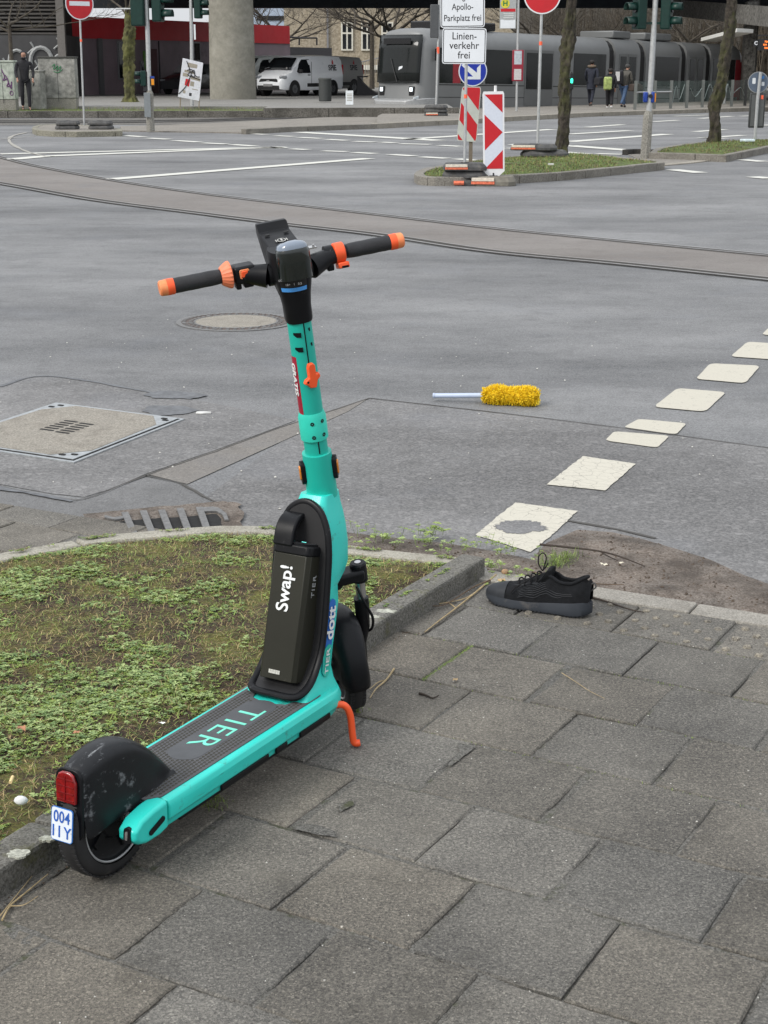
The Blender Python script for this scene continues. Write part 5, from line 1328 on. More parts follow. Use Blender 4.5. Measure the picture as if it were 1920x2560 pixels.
# --- text signs on one post
b = at(1161, 462, RZ); Y0 = b.y; t = empty('traffic_sign', b, (0, 0, 0), 'post with two white German text signs, on stacked rubber feet, nearest left', 'road sign')
zt = lambda py, dy=0: ZP(py, Y0+dy)
footplate(t, 0, R(4), .62, .42, .10, m_rbb, off=(-.03, 0)); footplate(t, .10, R(-3), .62, .44, .10, m_rbb, off=(.0, .02)); footplate(t, .205, R(2), .60, .44, .10, m_rbb, True, off=(.0, .0))
fo = MB().tube([(-.16, -.225, .04), (-.02, -.225, .04)], .03, 8).build('orange_end', m_bor, t)
MB().tube([(.0, 0, .2), (.003, 0, zt(0)+.3)], .021, 14).build('post', m_al, t)
def tsign(y0, y1, x0, x1, lines, size, yaw, roll, dy=-.03, sx=1., ld=1.):
    zc = zt((y0+y1)/2)+.0; hh = (zt(y0)-zt(y1))/2; ww = (XP(x1, Y0, zc)-XP(x0, Y0, zc))/2; xc = (XP(x1, Y0, zc)+XP(x0, Y0, zc))/2-b.x
    Mx = Matrix.Translation((xc, dy, zc-RZ)) @ facing(0, 0, 0, yaw, roll)
    s = MB(Mx).prism(rr(ww, hh, .035, 5), -.003, .001).build('sign_panel', m_wh, t)
    MB(Mx).prism(rr(ww-.012, hh-.012, .028, 5), .001, .0022).build('border', m_bl, s); MB(Mx).prism(rr(ww-.022, hh-.022, .020, 5), .0022, .0034).build('sign_face', m_wh, s)
    for (tx, yy, sx_) in lines:
        text(tx, size, Mx @ Matrix.Translation((0, yy, .0040)), m_bl, 'lettering', s, bold=.0008, sx=sx_)
    for yy in (hh*.75, -hh*.75): MB(Mx).box((0, yy, -.012), (.10, .03, .016)).build('bracket', m_al, s)
    return s
tsign(70.5, 160, 1105.5, 1215, [('Linien-', .128, .93), ('verkehr', .005, .95), ('frei', -.122, .95)], .135, R(-4), R(-.4))
tsign(-22, 69, 1101, 1211.5, [('Anlieger +', .165, .78), ('Apollo-', .03, .82), ('Parkplatz frei', -.115, .82)], .118, R(-4), R(.8))
MB().tube([(.0, 0, zt(242)-RZ-.02), (.0, 0, zt(236)-RZ)], .0235, 12).build('orange_tag', m_tag, t)
# --- leaning striped panel with blue arrow
b = at(1176, 422, RZ+.1); Y1 = b.y; t = empty('traffic_sign', b, (0, 0, 0), 'leaning striped red and white panel on brown post below a round blue arrow sign', 'road sign')
zb_ = lambda py: ZP(py, Y1)-b.z; xb = lambda px, py: XP(px, Y1, ZP(py, Y1))-b.x
MB().box((.0, 0, zb_(354)/2), (.055, .04, zb_(354)), None).build('post', mat('brown_post', (.16, .13, .10), .7, var=.2), t)
footplate(t, -.11, R(10), .6, .4, .11, m_rbb)
cor = [(1141, 351), (1191, 355), (1203, 217), (1155, 216)]
C2 = [V((xb(*p), -.03, zb_(p[1]))) for p in cor]
def quad_pt(u, v): return (C2[0]*(1-u)+C2[1]*u)*(1-v)+(C2[3]*(1-u)+C2[2]*u)*v
def qpoly(pts, y0, y1, nm, m, par):
    mb = MB(); n = len(pts); vs = []
    for yy in (y0, y1): vs += [quad_pt(u, v)+V((0, yy, 0)) for u, v in pts]
    mb.add(vs, [tuple(range(n)), tuple(range(2*n-1, n-1, -1))]+[(i, (i+1) % n, n+(i+1) % n, n+i) for i in range(n)]); return mb.build(nm, m, par, smooth=0)
rp = [(.5+x, .5+y) for x, y in rr(.5, .5, .09, 4)]
pan = qpoly(rp, .0, -.006, 'panel', mat('old_panel_white', (.48, .50, .46), .6, var=.1, scale=8), t)
def clip_poly(poly, a, b_, c_):     # keep a*u+b*v<=c
    out = []
    for i in range(len(poly)):
        p, q = poly[i], poly[(i+1) % len(poly)]; fp = a*p[0]+b_*p[1]-c_; fq = a*q[0]+b_*q[1]-c_
        if fp <= 0: out.append(p)
        if fp*fq < 0: k = fp/(fp-fq); out.append((p[0]+(q[0]-p[0])*k, p[1]+(q[1]-p[1])*k))
    return out
face = [(.5+x, .5+y) for x, y in rr(.46, .485, .07, 4)]
for lo, hi in ((.10-.25, .14), (.40, .72), (.98, 1.6)):      # stripes in u*s+v
    pl_ = clip_poly(clip_poly(face, .42, 1, hi+.0), -.42, -1, -lo)
    if len(pl_) > 2: qpoly(pl_, -.0065, -.0085, 'stripe', m_red, pan)
Mx = Matrix.Translation((xb(1182, 178), .0, zb_(178))) @ facing(0, 0, 0, R(8))
ds = disc(Mx, .218, m_blu, m_wh, 'arrow_sign', t)
MB(Mx).prism([(-.135, .125), (-.175, .085), (.005, -.078), (-.075, -.078), (-.118, -.118), (.118, -.118), (.118, .10), (.062, .045), (.062, -.022)], .0062, .0075).build('arrow', m_wh, ds, smooth=0)
MB().tube([(.0, .02, zb_(354)-.02), (xb(1182, 178), .02, zb_(178))], .018, 10).build('upper_post', m_al, t)
# --- front chevron board
b = at(1234, 463, RZ); Y2 = b.y; t = empty('barrier_board', b, (0, 0, 0), 'upright red and white chevron barrier board on a low rubber foot, nearest of the signs', 'barrier')
zb_ = lambda py: ZP(py, Y2)-b.z; xb = lambda px, py: XP(px, Y2, ZP(py, Y2))-b.x
footplate(t, 0, R(-8), .62, .42, .13, m_rb, True)
C2 = [V((xb(*p), -.02, zb_(p[1]))) for p in [(1208, 432), (1261, 431), (1260, 228), (1206, 229)]]
out = [(.5+x, .5+y) for x, y in rr(.5, .5, .06, 3)]; out = [(0, .02), (.40, -.075), (.42, -.13), (.58, -.13), (.60, -.075), (1, .02), (1, .97), (.95, 1), (.05, 1), (0, .97)]
bd = qpoly(out, .012, -.012, 'board', mat('board_white', (.72, .73, .74), .5, var=.05), t)
qpoly([(.08, .05), (.92, .05), (.92, .965), (.08, .965)], -.0125, -.014, 'reflective_face', mat('reflective_white', (.60, .64, .72), .4, var=.05, scale=30), bd)
qpoly([(.08, .05), (.92, .05), (.92, .28)], -.0145, -.016, 'stripe', m_red, bd); qpoly([(.08, .28), (.08, .72), (.92, .50)], -.0145, -.016, 'stripe', m_red, bd); qpoly([(.08, .965), (.92, .965), (.92, .74)], -.0145, -.016, 'stripe', m_red, bd)
MB().tube([(0, 0, .1), (0, 0, zb_(214))], .02, 10).build('post', mat('white_post', (.7, .7, .7), .5), t)
for xx in (-.018, .018): MB(Matrix.Translation((xb(1233, 436)+xx*0, -.034, zb_(436+xx*120)))).lathe([(.012, 0), (.012, .004)], 12, 0, lambda q: V((q.x, -q.z, q.y))).build('bolt', m_bl, bd)
# --- no entry signs
def noentry(px, py, z, ytop, cy_, r, yaw, label, lean, plates, tagy, bar_z=.0):
    b = at(px, py, z); Y = b.y; t = empty('no_entry_sign', b, (0, 0, 0), label, 'road sign', 'no entry signs on temporary posts')
    for k, (dx, yw, e) in enumerate(plates): footplate(t, (k//2)*.10 if len(plates) > 2 else k*.10, yw, .78 if len(plates) < 3 else .58, .45, .10, m_rbb, e, off=(dx, 0))
    zc = ZP(cy_, Y)-b.z; rw = r*Y/F; xt = XP(px+lean*(py-cy_), Y, ZP(cy_, Y))-b.x
    MB().tube([(0, 0, .08), (xt, 0, zc+rw)], .024, 14).build('post', m_al, t)
    Mx = Matrix.Translation((xt, -.035, zc)) @ facing(0, 0, 0, yaw); d_ = disc(Mx, rw, m_red, m_wh, 'sign_disc', t)
    MB(Mx).prism(rr(rw*.72, rw*.135, .01), .0062, .0078).build('white_bar', m_wh, d_, smooth=0)
    q = (py-tagy)/(py-cy_); MB().tube([(xt*q, 0, zc*q-.03), (xt*q, 0, zc*q+.03)], .028, 12).build('orange_tag', m_tag, t)
noentry(211, 322, RZ+.13, 0, 9, 37, R(38), 'left no-entry sign, turned half away, standing in grey rubber feet on a small kerbed island', .038*-1, [(-.42, .1, False), (.42, -.1, False), (-.40, .15, False), (.40, -.05, False)], 100)
noentry(1343, 390, RZ+.15, 0, -13, 44, R(-6), 'right no-entry sign on a tall grey post in a rubber foot on the grassy median', .031, [(.12, .1, False), (-.06, -.12, True)], 106)
# --- grey pole with closed signal box on the platform
b = at(1090, 289, .12); Y = b.y; t = empty('signal_post', b, (0, 0, 0), 'thin grey post carrying a slim box beside the tram front, in stacked rubber feet', 'signal')
for k in range(3): footplate(t, k*.11, R(5-6*k), .72, .5, .11, m_rbb, k == 0)
zz = ZP(0, Y)-b.z; xt = XP(1099, Y, ZP(0, Y))-b.x
MB().tube([(0, 0, .2), (xt, 0, zz+.3)], .035, 12).build('post', m_al, t)
MB().box((XP(1086, Y, ZP(53, Y))-b.x, 0, ZP(53, Y)-b.z), (.26, .2, ZP(12, Y)-ZP(95, Y))).build('signal_box', mat('box_grey', (.07, .075, .08), .6), t, bevel=.02)
MB().tube([(xt*.57, 0, zz*.57-.10), (xt*.57, 0, zz*.57+.1)], .04, 12).build('orange_tag', m_tag, t)
# --- tram stop sign
b = at(1291, 278, .12); Y = b.y; t = empty('stop_sign', b, (0, 0, 0), 'tram stop post with a yellow H disc panel and a small red timetable case', 'stop sign')
xo = lambda px, py: XP(px, Y, ZP(py, Y))-b.x; zo = lambda py: ZP(py, Y)-b.z
MB().tube([(0, 0, 0), (xo(1296, 0), 0, zo(0)+.4)], .04, 12).build('post', m_al, t)
pc = MB().box((xo(1270, 30), -.03, zo(32)), (xo(1290, 30)-xo(1249, 30), .03, zo(-8)-zo(71))).build('sign_panel', mat('stop_grey', (.36, .38, .38), .5), t)
Mx = Matrix.Translation((xo(1263, 9), -.05, zo(9))) @ facing(0, 0, 0); hd_ = MB(Mx).lathe([(.15, 0), (.15, .006)], 32).build('disc', mat('sign_yellow', (.62, .55, .04), .5), pc)
text('H', .24, Mx @ Matrix.Translation((0, 0, .008)), mat('h_green', (.02, .18, .05), .5), 'lettering', hd_, bold=.008)
MB().box((xo(1270, 26), -.047, zo(25.5)), (.5, .006, .10)).build('red_strip', m_red, pc)
MB().box((xo(1270, 30), -.047, zo(60)), (xo(1288, 30)-xo(1251, 30), .006, .28)).build('white_field', m_wh, pc)
for k, yy in enumerate((34, 39, 44, 49)): MB().box((xo(1271+(k % 2), 30), -.047, zo(yy)), (.34, .006, .03)).build('text_line', mat('text_grey', (.55, .56, .55), .5), pc)
tc = MB().box((xo(1294, 164), -.06, zo(164)), (xo(1308, 164)-xo(1280, 164), .06, zo(125)-zo(203))).build('timetable_case', mat('case_red', (.26, .012, .03), .5), t, bevel=.02)
MB().box((xo(1294, 164), -.093, zo(144)), (.26, .004, zo(127)-zo(161))).build('timetable', mat('timetable_white', (.42, .46, .50), .5, var=.2, scale=14), tc)
MB().box((xo(1294, 164), -.093, zo(186)), (.25, .004, zo(173)-zo(200))).build('notice', mat('notice_white', (.50, .48, .48), .5, var=.15, scale=20), tc)
#PART4
# =================================================================== TREES WITH TRUNKS ON THE MEDIAN
def bark_mat(name, a, b, moss, amt=.8):
    m, n, p = new_mat(name); c = coord(n)
    f = noi(n, 9, 7, .75, c); o = mixc(n, ramp(n, f, .35, .65), a, b)
    o = mixc(n, ramp(n, noi(n, 2.6, 7, .75, c), .45, .6, 0, amt), o, moss); n.links.new(o, p.inputs['Base Color']); p.inputs['Roughness'].default_value = .95
    bump(n, p, f, 1, .03); return m
m_bark = bark_mat('mossy_bark', (.012, .010, .008), (.075, .062, .048), (.070, .078, .018), .6); m_bark2 = bark_mat('green_bark', (.04, .04, .018), (.10, .095, .04), (.12, .125, .035)); m_bare = bark_mat('bare_bark', (.035, .028, .022), (.10, .085, .07), (.09, .085, .05), .3)
def branches(mb, p, d, ln, r, lv, rnd, up=.25, spl=(2, 4)):
    n = 5; pts = [p.copy()]; dd = d.copy()
    for i in range(n):
        dd = (dd+V((rnd.gauss(0, .16), rnd.gauss(0, .16), rnd.gauss(0, .1)+up*.12))).normalized(); pts.append(pts[-1]+dd*ln/n)
    mb.tube(pts, [r*(1-.55*i/n) for i in range(n+1)], 6 if lv > 1 else 4, cap=False)
    if lv <= 0: return
    for k in range(rnd.randint(*spl)):
        q = pts[rnd.randint(2, n)]; a = rnd.uniform(0, 6.28); side = V((math.cos(a), math.sin(a), rnd.uniform(-.1, .6)))
        branches(mb, q, (dd*.55+side*.75).normalized(), ln*rnd.uniform(.55, .8), r*.45, lv-1, rnd, up, spl)
    branches(mb, pts[-1], dd, ln*.7, r*.45, lv-1, rnd, up, spl)
def trunk_tree(pts, z0, m, label, seed, cat='tree', crown_h=2.0, knots=6, lv=3, name='tree'):
    """pts: (px, py, half width px) from the base up"""
    b = at(pts[0][0], pts[0][1], z0); Y = b.y; rnd = random.Random(seed); t = empty(name, b, (0, 0, 0), label, cat)
    P = []; Rr_ = []
    for x, y, hw in pts:
        z = ZP(y, Y); P.append(V((XP(x, Y, z)-b.x, 0, z-b.z))); Rr_.append(hw*Y/F)
    P[0].z = -.1; last = P[-1]; dr = (P[-1]-P[-2]).normalized()
    for k in range(3): P.append(P[-1]+dr*crown_h/3); Rr_.append(Rr_[-1]*.93)
    S2 = cat_smooth([V((p.x, p.z, r)) for p, r in zip(P, Rr_)], 12); rings = []
    for i, s in enumerate(S2):
        ring = []
        for k in range(28):
            a = 2*math.pi*k/28; d_ = V((math.cos(a), math.sin(a), 0)); nz = noise.noise(V((d_.x*1.6+seed, d_.y*1.6, s.y*2.2)))*.5+noise.noise(V((d_.x*4+seed, d_.y*4, s.y*7)))*.4
            fl_ = 1+(.35*max(0, 1-i/12))*(.6+.5*math.sin(a*3+seed)); ring.append(V((s.x, 0, s.y))+d_*s.z*(1+nz)*fl_)
        rings.append(ring)
    MB().loft(rings).build('trunk', m, t, smooth=80)
    cb = MB(); top = P[-1]
    for k in range(5): a = k*1.256+rnd.random(); branches(cb, top-V((0, 0, rnd.uniform(0, .5))), V((math.cos(a)*.8, math.sin(a)*.8, .9)).normalized(), 2.2, Rr_[-1]*.55, lv, rnd)
    cb.build('crown', m_bare, t, smooth=0); return t
trunk_tree([(1402, 381, 17), (1406, 350, 14.5), (1409, 300, 13.5), (1412, 260, 13), (1411, 225, 12.5), (1413, 172, 12.5), (1419, 120, 13.5), (1422, 90, 13), (1425, 40, 12), (1427, 0, 11.5)], RZ+.12, m_bark, 'gnarled mossy tree trunk behind the right no-entry sign', 3)
trunk_tree([(1784, 358, 14), (1786, 330, 12.5), (1787, 290, 13), (1791, 250, 14), (1805, 200, 13), (1811, 160, 12.5), (1816, 120, 12), (1824, 80, 12), (1828, 40, 11.5), (1833, 0, 11)], RZ+.12, m_bark, 'slim leaning tree trunk on the right grass median', 8)
trunk_tree([(325, 260, 22), (325, 245, 13.5), (324, 220, 11.5), (323, 180, 12), (321, 150, 12.5), (321, 110, 13), (322, 80, 12.5), (320, 55, 10.5), (319, 38, 7)], .22, m_bark2, 'pollarded green mossy trunk in front of the red building', 5, crown_h=.3, lv=0)
# =================================================================== TRAFFIC LIGHTS
m_tg = mat('signal_green', (.004, .028, .022), .4, var=.2, spec=.35); m_lens = mat('dark_lens', (.012, .012, .014), .2)
def signal_head(par, c_, yaw, s=1., n=3, gx=.12):
    """three lamp head; front faces local -y after yaw"""
    M_ = Matrix.Translation(c_) @ Matrix.Rotation(yaw, 4, 'Z'); H = .30*n*s
    h = MB(M_).box((0, 0, 0), (.30*s, .22*s, H)).build('signal_head', m_tg, par, bevel=.03*s, seg=3)
    for k in range(n):
        z = H/2-.15*s-k*.30*s
        MB(M_).lathe([(.10*s, 0), (.10*s, .02)], 20, 0, lambda q: V((q.x, -.11*s-q.z, q.y+z))).build('lens', m_lens, h)
        vb = MB(M_); rings = []
        for yy, rr_ in ((-.11, .125), (-.34, .115)):
            rings.append([V((rr_*s*math.cos(a), yy*s, z+rr_*s*math.sin(a)+.0)) for a in [R(-20+k2*22) for k2 in range(11)]])
        o = vb.loft(rings, closed=False, cap=False).build('visor', m_tg, h, smooth=60); sm = o.modifiers.new('thick', 'SOLIDIFY'); sm.thickness = .008
    return h
m_cp = concrete('pole_base', (.22, .21, .18), .2, 3, 40)
# right
b = at(1613, 396, RZ+.01); Y = b.y; t = empty('traffic_light', b, (0, 0, 0), 'traffic light with two green heads on a leaning grey pole between the medians', 'traffic light')
xo = lambda px, py: XP(px, Y, ZP(py, Y))-b.x; zo = lambda py: ZP(py, Y)-b.z
MB().tube([(0, 0, 0), (xo(1620, 292), 0, zo(292)), (xo(1621, 284), 0, zo(284)), (xo(1622, 276), 0, zo(276))], [12.5*Y/F, 11.5*Y/F, 10.5*Y/F, 6.5*Y/F], 8).build('pole_base', m_cp, t, smooth=20)
MB().tube([(xo(1622, 280), 0, zo(280)), (xo(1632, 120), 0, zo(120)), (xo(1639, 0), 0, zo(0)), (xo(1643, 0), 0, zo(0)+.7)], [6.8*Y/F, 6.6*Y/F, 6.4*Y/F, 6.4*Y/F], 14).build('pole', m_al, t)
for s, cx in ((1, 1600), (-1, 1668)):
    signal_head(t, V((xo(cx, 20), .02, zo(20))), R(-68*s), .80)
    MB().box((xo((cx+1636)/2, 60), .0, zo(58)), (abs(xo(cx, 20)-xo(1636, 20)), .05, .04)).build('bracket', m_tg, t)
pb = MB().box((xo(1613, 242), -.02, zo(243)), (.075, .10, .18)).build('push_button_box', mat('button_blue', (.01, .045, .28), .4), t, bevel=.02)
pb2 = MB().box((xo(1631, 243), -.02, zo(243)), (.06, .10, .19)).build('push_button_box', mat('button_blue', (.01, .045, .28), .4), t, bevel=.02)
MB().box((xo(1637, 244), -.02, zo(244)), (.025, .07, .15)).build('yellow_face', mat('button_yellow', (.75, .28, .01), .4), pb2, bevel=.008)
MB().tube([(xo(1625, 240), -.08, zo(240)), (xo(1625, 240), -.04, zo(240))], .035, 14).build('clamp', m_bl, t)
# left
b = at(377, 329, RZ+.03); Y = b.y; t = empty('traffic_light', b, (0, 0, 0), 'grey traffic light pole with green heads beside the pollarded mossy trunk', 'traffic light')
xo = lambda px, py: XP(px, Y, ZP(py, Y))-b.x; zo = lambda py: ZP(py, Y)-b.z
MB().tube([(0, 0, 0), (xo(375, 292), 0, zo(292)), (xo(374, 234), 0, zo(234)), (xo(373, 226), 0, zo(226))], [10*Y/F, 9.5*Y/F, 9*Y/F, 6*Y/F], 8).build('pole_base', m_cp, t, smooth=20)
MB().box((xo(370, 262), -.11, zo(262)), (.16, .03, .6)).build('access_door', mat('door_grey', (.2, .22, .23), .5), t)
MB().tube([(xo(373, 230), 0, zo(230)), (xo(370, 110), 0, zo(110)), (xo(366, 0), 0, zo(0)), (xo(364, 0), 0, zo(0)+.8)], [5.5*Y/F]*4, 12).build('pole', m_al, t)
signal_head(t, V((xo(345, 10), 0, zo(12))), R(170), 1.12); signal_head(t, V((xo(394, 0), 0, zo(2))), R(80), 1.1)
MB().tube([(xo(290, 22), 0, zo(22)), (xo(366, 22), 0, zo(22))], .02, 8).build('arm', m_al, t)
sh = signal_head(t, V((xo(358, 196), 0, zo(196))), R(-80), .62, 2); MB().box((xo(364, 222), 0, zo(222)), (.1, .12, .12)).build('signal_foot', m_bl, t)
pb = MB().box((xo(381, 203), -.02, zo(203)), (.10, .12, .24)).build('push_button_box', m_bl, t, bevel=.02); MB().box((xo(382, 194), -.085, zo(193)), (.10, .02, .05)).build('blue_cap', mat('button_blue', (.01, .045, .28), .4), pb); MB().box((xo(383, 204), -.085, zo(205)), (.07, .03, .15)).build('yellow_face', mat('button_yellow', (.75, .28, .01), .4), pb, bevel=.01)
# far pole with head, poster below
b = at(480, 268, .25); Y = b.y; t = empty('traffic_light', b, (0, 0, 0), 'tall grey pole with green signal head, the poster board at its foot', 'traffic light')
xo = lambda px, py: XP(px, Y, ZP(py, Y))-b.x; zo = lambda py: ZP(py, Y)-b.z
MB().tube([(0, 0, 0), (xo(479, 100), 0, zo(100)), (xo(478, 0), 0, zo(0)+.8)], [4.5*Y/F, 4.2*Y/F, 4*Y/F], 12).build('pole', m_al, t)
signal_head(t, V((xo(495, 10), 0, zo(10))), R(80), 1.05); MB().box((xo(487, 80), -.02, zo(80)), (.06, .02, .5)).build('sticker_strip', m_wh, t)
b = at(478, 268, .25)-V((0, 1.2, 0)); Y = b.y; t = empty('poster_board', b, (0, 0, 0), 'white event poster with red square on two thin stakes, tilted', 'poster')
C2 = [V((XP(x, Y, ZP(y, Y))-b.x, 0, ZP(y, Y)-b.z)) for x, y in ((445, 242), (498, 252), (508, 157), (457, 145))]
pn = qpoly([(0, 0), (1, 0), (1, 1), (0, 1)], .0, -.02, 'board', mat('poster_white', (.62, .63, .68), .5), t)
qpoly([(.24, .33), (.46, .31), (.48, .50), (.26, .50)], -.021, -.023, 'red_square', m_red, pn)
pk = mat('poster_ink', (.03, .03, .035), .6); pk2 = mat('poster_grey', (.30, .27, .22), .6)
for q, m_ in (([(.28, .80), (.74, .82), (.74, .92), (.28, .92)], pk2), ([(.10, .55), (.36, .55), (.36, .64), (.10, .64)], pk2), ([(.50, .52), (.95, .50), (.95, .58), (.50, .60)], pk2), ([(.5, .34), (.68, .34), (.68, .46), (.5, .46)], pk2), ([(.16, .66), (.62, .66), (.62, .72), (.16, .72)], pk2), ([(.2, .12), (.32, .12), (.32, .20), (.2, .20)], pk2), ([(.5, .08), (.62, .08), (.62, .16), (.5, .16)], pk), ([(.60, .26), (.9, .26), (.9, .28), (.60, .28)], pk2)):
    qpoly(q, -.021, -.023, 'print_block', m_, pn)
for pts in ([(.2, .95), (.42, .72), (.36, .60), (.95, .55)], [(.28, .72), (.5, .76), (.72, .62), (.9, .62)], [(.02, .08), (.3, .3), (.42, .5), (.55, .74)], [(.42, .66), (.60, .76), (.66, .60), (.46, .62)]):
    P = [quad_pt(u, v)+V((0, -.03, 0)) for u, v in pts]; MB().tube(cat_smooth(P, 5), .014, 5).build('sketch_line', pk, pn)
for x0, x1 in ((450, 452), (497, 500)): MB().tube([(XP(x0, Y, b.z)-b.x, .03, 0), (XP(x1, Y, ZP(200, Y))-b.x, .03, ZP(200, Y)-b.z)], .018, 6).build('stake', mat('stake_wood', (.25, .2, .14), .8), t)
# small white notice on a stake
b = at(874, 288, RZ); Y = b.y; t = empty('notice_sign', b, (0, 0, 0), 'small white notice on a thin stake before the dark plaza wall', 'sign')
MB().tube([(0, 0, 0), (0, 0, ZP(250, Y)-b.z)], .02, 8).build('stake', m_al, t); pn = MB().box((0, -.03, ZP(244, Y)-b.z), (18*Y/F, .02, 33*Y/F)).build('notice_board', mat('notice_bright', (.70, .74, .76), .5), t)
for k in range(5): MB().box((0, -.042, ZP(235+k*4, Y)-b.z), (12*Y/F, .003, .02)).build('text_line', pk2, pn)
# =================================================================== CABINETS
m_cab = concrete('cabinet_grey', (.26, .26, .24), .2, 2.2, 5, (.06, .06, .055), .5, .72, .6); m_cabg = concrete('cabinet_green', (.42, .48, .40), .1, 2, 6, (.15, .16, .14), .55, .8, .5)
purple = mat('graffiti_purple', (.14, .03, .16), .6); inkb = mat('graffiti_black', (.015, .015, .02), .6); grn = mat('graffiti_green', (.05, .22, .10), .6)
def scrawl(Mx, segs, r, m_, par, name='graffiti'):
    for pts in segs: MB(Mx).tube(cat_smooth([(x, -.0, z) for x, z in pts], 4), r, 4).build(name, m_, par)
def cabinet(x0, x1, ytop, ybot, dep, m_, label, lid=None, plinth=0, yaw=0):
    b = at((x0+x1)/2, ybot, .21); Y = b.y; t = empty('utility_cabinet', b, (0, 0, yaw), label, 'utility cabinet', 'street cabinets by the left verge')
    w_ = (x1-x0)*Y/F/math.cos(yaw)*(1 if not yaw else .86); h = ZP(ytop, Y)-b.z; t.location.y += dep/2
    bd = MB().box((0, 0, h/2+plinth/2), (w_, dep, h-plinth)).build('body', m_, t, bevel=.02)
    if plinth: MB().box((0, .01, plinth/2), (w_*.97, dep*.95, plinth)).build('plinth', m_cp, t)
    MB().box((0, 0, h+.02), (w_+.05, dep+.05, .06)).build('lid', lid or m_, t, bevel=.015)
    MB().box((.02, -dep/2-.001, h*.55), (.012, .006, h*.8)).build('door_gap', inkb, bd); return t, Matrix.Translation((0, -dep/2-.012, 0)), w_, h, bd
t, Mx, w_, h, bd = cabinet(-22, 40, 155, 276, .45, m_cabg, 'pale green cabinet with purple graffiti at the left edge', m_cabg, .35)
scrawl(Mx, [[(.02, h*.85), (.10, h*.7), (.05, h*.62), (.18, h*.66)], [(.12, h*.74), (.22, h*.6), (.16, h*.5), (.30, h*.52)], [(.20, h*.62), (.30, h*.45), (.32, h*.6)]], .014, purple, bd); MB(Mx @ Matrix.Translation((.30, 0, h*.36))).tube([(.05*math.cos(a), 0, .07*math.sin(a)) for a in [k*.6283 for k in range(10)]], .012, 5, closed=True).build('graffiti', purple, bd)
MB(Mx).box((-.08, 0, h*.76), (.10, .006, .12)).build('sticker', m_wh, bd)
t, Mx, w_, h, bd = cabinet(58, 112, 179, 274, .45, m_cab, 'low grey cabinet with black scrawl, between green and tall cabinet', None, 0, R(-14))
scrawl(Mx, [[(-.22, h*.85), (-.12, h*.72), (-.20, h*.66), (-.10, h*.56), (-.16, h*.45)], [(.05, h*.8), (.12, h*.7), (.07, h*.62)]], .014, inkb, bd)
t, Mx, w_, h, bd = cabinet(103, 191, 145, 273, .5, m_cab, 'tall stained grey cabinet with faint green graffiti on the verge', mat('lid_dark', (.05, .05, .045), .8), .36)
scrawl(Mx, [[(-.15, h*.84), (-.05, h*.88), (-.10, h*.78), (.05, h*.85), (0, h*.76), (.15, h*.84), (.10, h*.76)], [(-.1, h*.74), (.05, h*.72), (.2, h*.78)]], .012, grn, bd)
# litter bin
b = at(813, 256, .30); Y = b.y; t = empty('litter_bin', b, (0, 0, 0), 'dark grey cylindrical litter bin in front of the white van', 'litter bin'); h = ZP(196, Y)-b.z
MB().lathe([(.22, .04), (.24, .06), (.24, h-.06), (.22, h-.05)], 28).build('body', mat('bin_grey', (.04, .044, .043), .6), t); MB().lathe([(.25, h-.06), (.25, h), (.21, h+.02)], 28).build('lid', mat('bin_lid', (.05, .055, .052), .5), t)
# =================================================================== ELEVATED ROAD
m_br = concrete('bridge_concrete', (.085, .082, .075), .25, .6, 8, (.03, .028, .025), .45, .7, .6, bs=.2); m_deck = mat('deck_steel_dark', (.018, .024, .032), .7, var=.3, scale=1); m_col = concrete('pillar_concrete', (.25, .24, .20), .15, 1.0, 5, (.11, .105, .085), .45, .7, .6, bs=.15, gs=.35)
t = empty('elevated_road', (0, 62, .29), (0, 0, 0), 'wide dark elevated road bridge crossing over the tram stop', 'bridge')
MB().prism([(-16, 70), (90, 70), (90, 88), (-16, 88)], 6.65, 7.6).build('deck', m_deck, t, smooth=0); t.children[0].matrix_local = Matrix.Translation((0, -62, -.29))
for k in range(1):
    o = MB().box((37, 87.8, 5.66), (106, .4, 1.96)).build('girder', m_deck, t, smooth=0); o.matrix_local = Matrix.Translation((0, -62, -.29))
cb_ = G(577, 249, .295); o = MB().lathe([(.98, 0), (.94, 3), (.90, 6.36)], 40).build('pillar', m_col, t, smooth=40); o.location = (cb_.x, cb_.y-62+1.1, 0)
MB().box((cb_.x, 5.6, 6.08), (1.7, 7.2, .55)).build('pier_cap', m_col, t, bevel=.05)
cb_ = D(1874, 200, 78); o = MB().lathe([(.28, 0), (.26, 6.3)], 20).build('pillar', m_br, t, smooth=40); o.location = (cb_.x, 16, 0)
t = empty('access_ramp', (28, 76, 0), (0, 0, 0), 'dark concrete ramp slanting down behind the tram at the right', 'bridge')
a_, b_ = D(1690, 40, 84), D(1925, 68, 66); q = b_-a_
mb = MB(); vs = []
for p in (a_-q*.1, b_+q*1.2):
    for yy in (0, 7):
        for zz in (0, .8): vs.append(V((p.x+yy*.8, p.y+yy, p.z+zz))-V((28, 76, 0)))
mb.add(vs, [(0, 1, 3, 2), (4, 6, 7, 5), (0, 4, 5, 1), (2, 3, 7, 6), (0, 2, 6, 4), (1, 5, 7, 3)]); mb.build('ramp_slab', m_br, t, smooth=0)
MB().box(tuple(D(1872, 130, 74)-V((28, 76, 0))), (.5, .6, 4.4)).build('support', m_br, t, smooth=0)
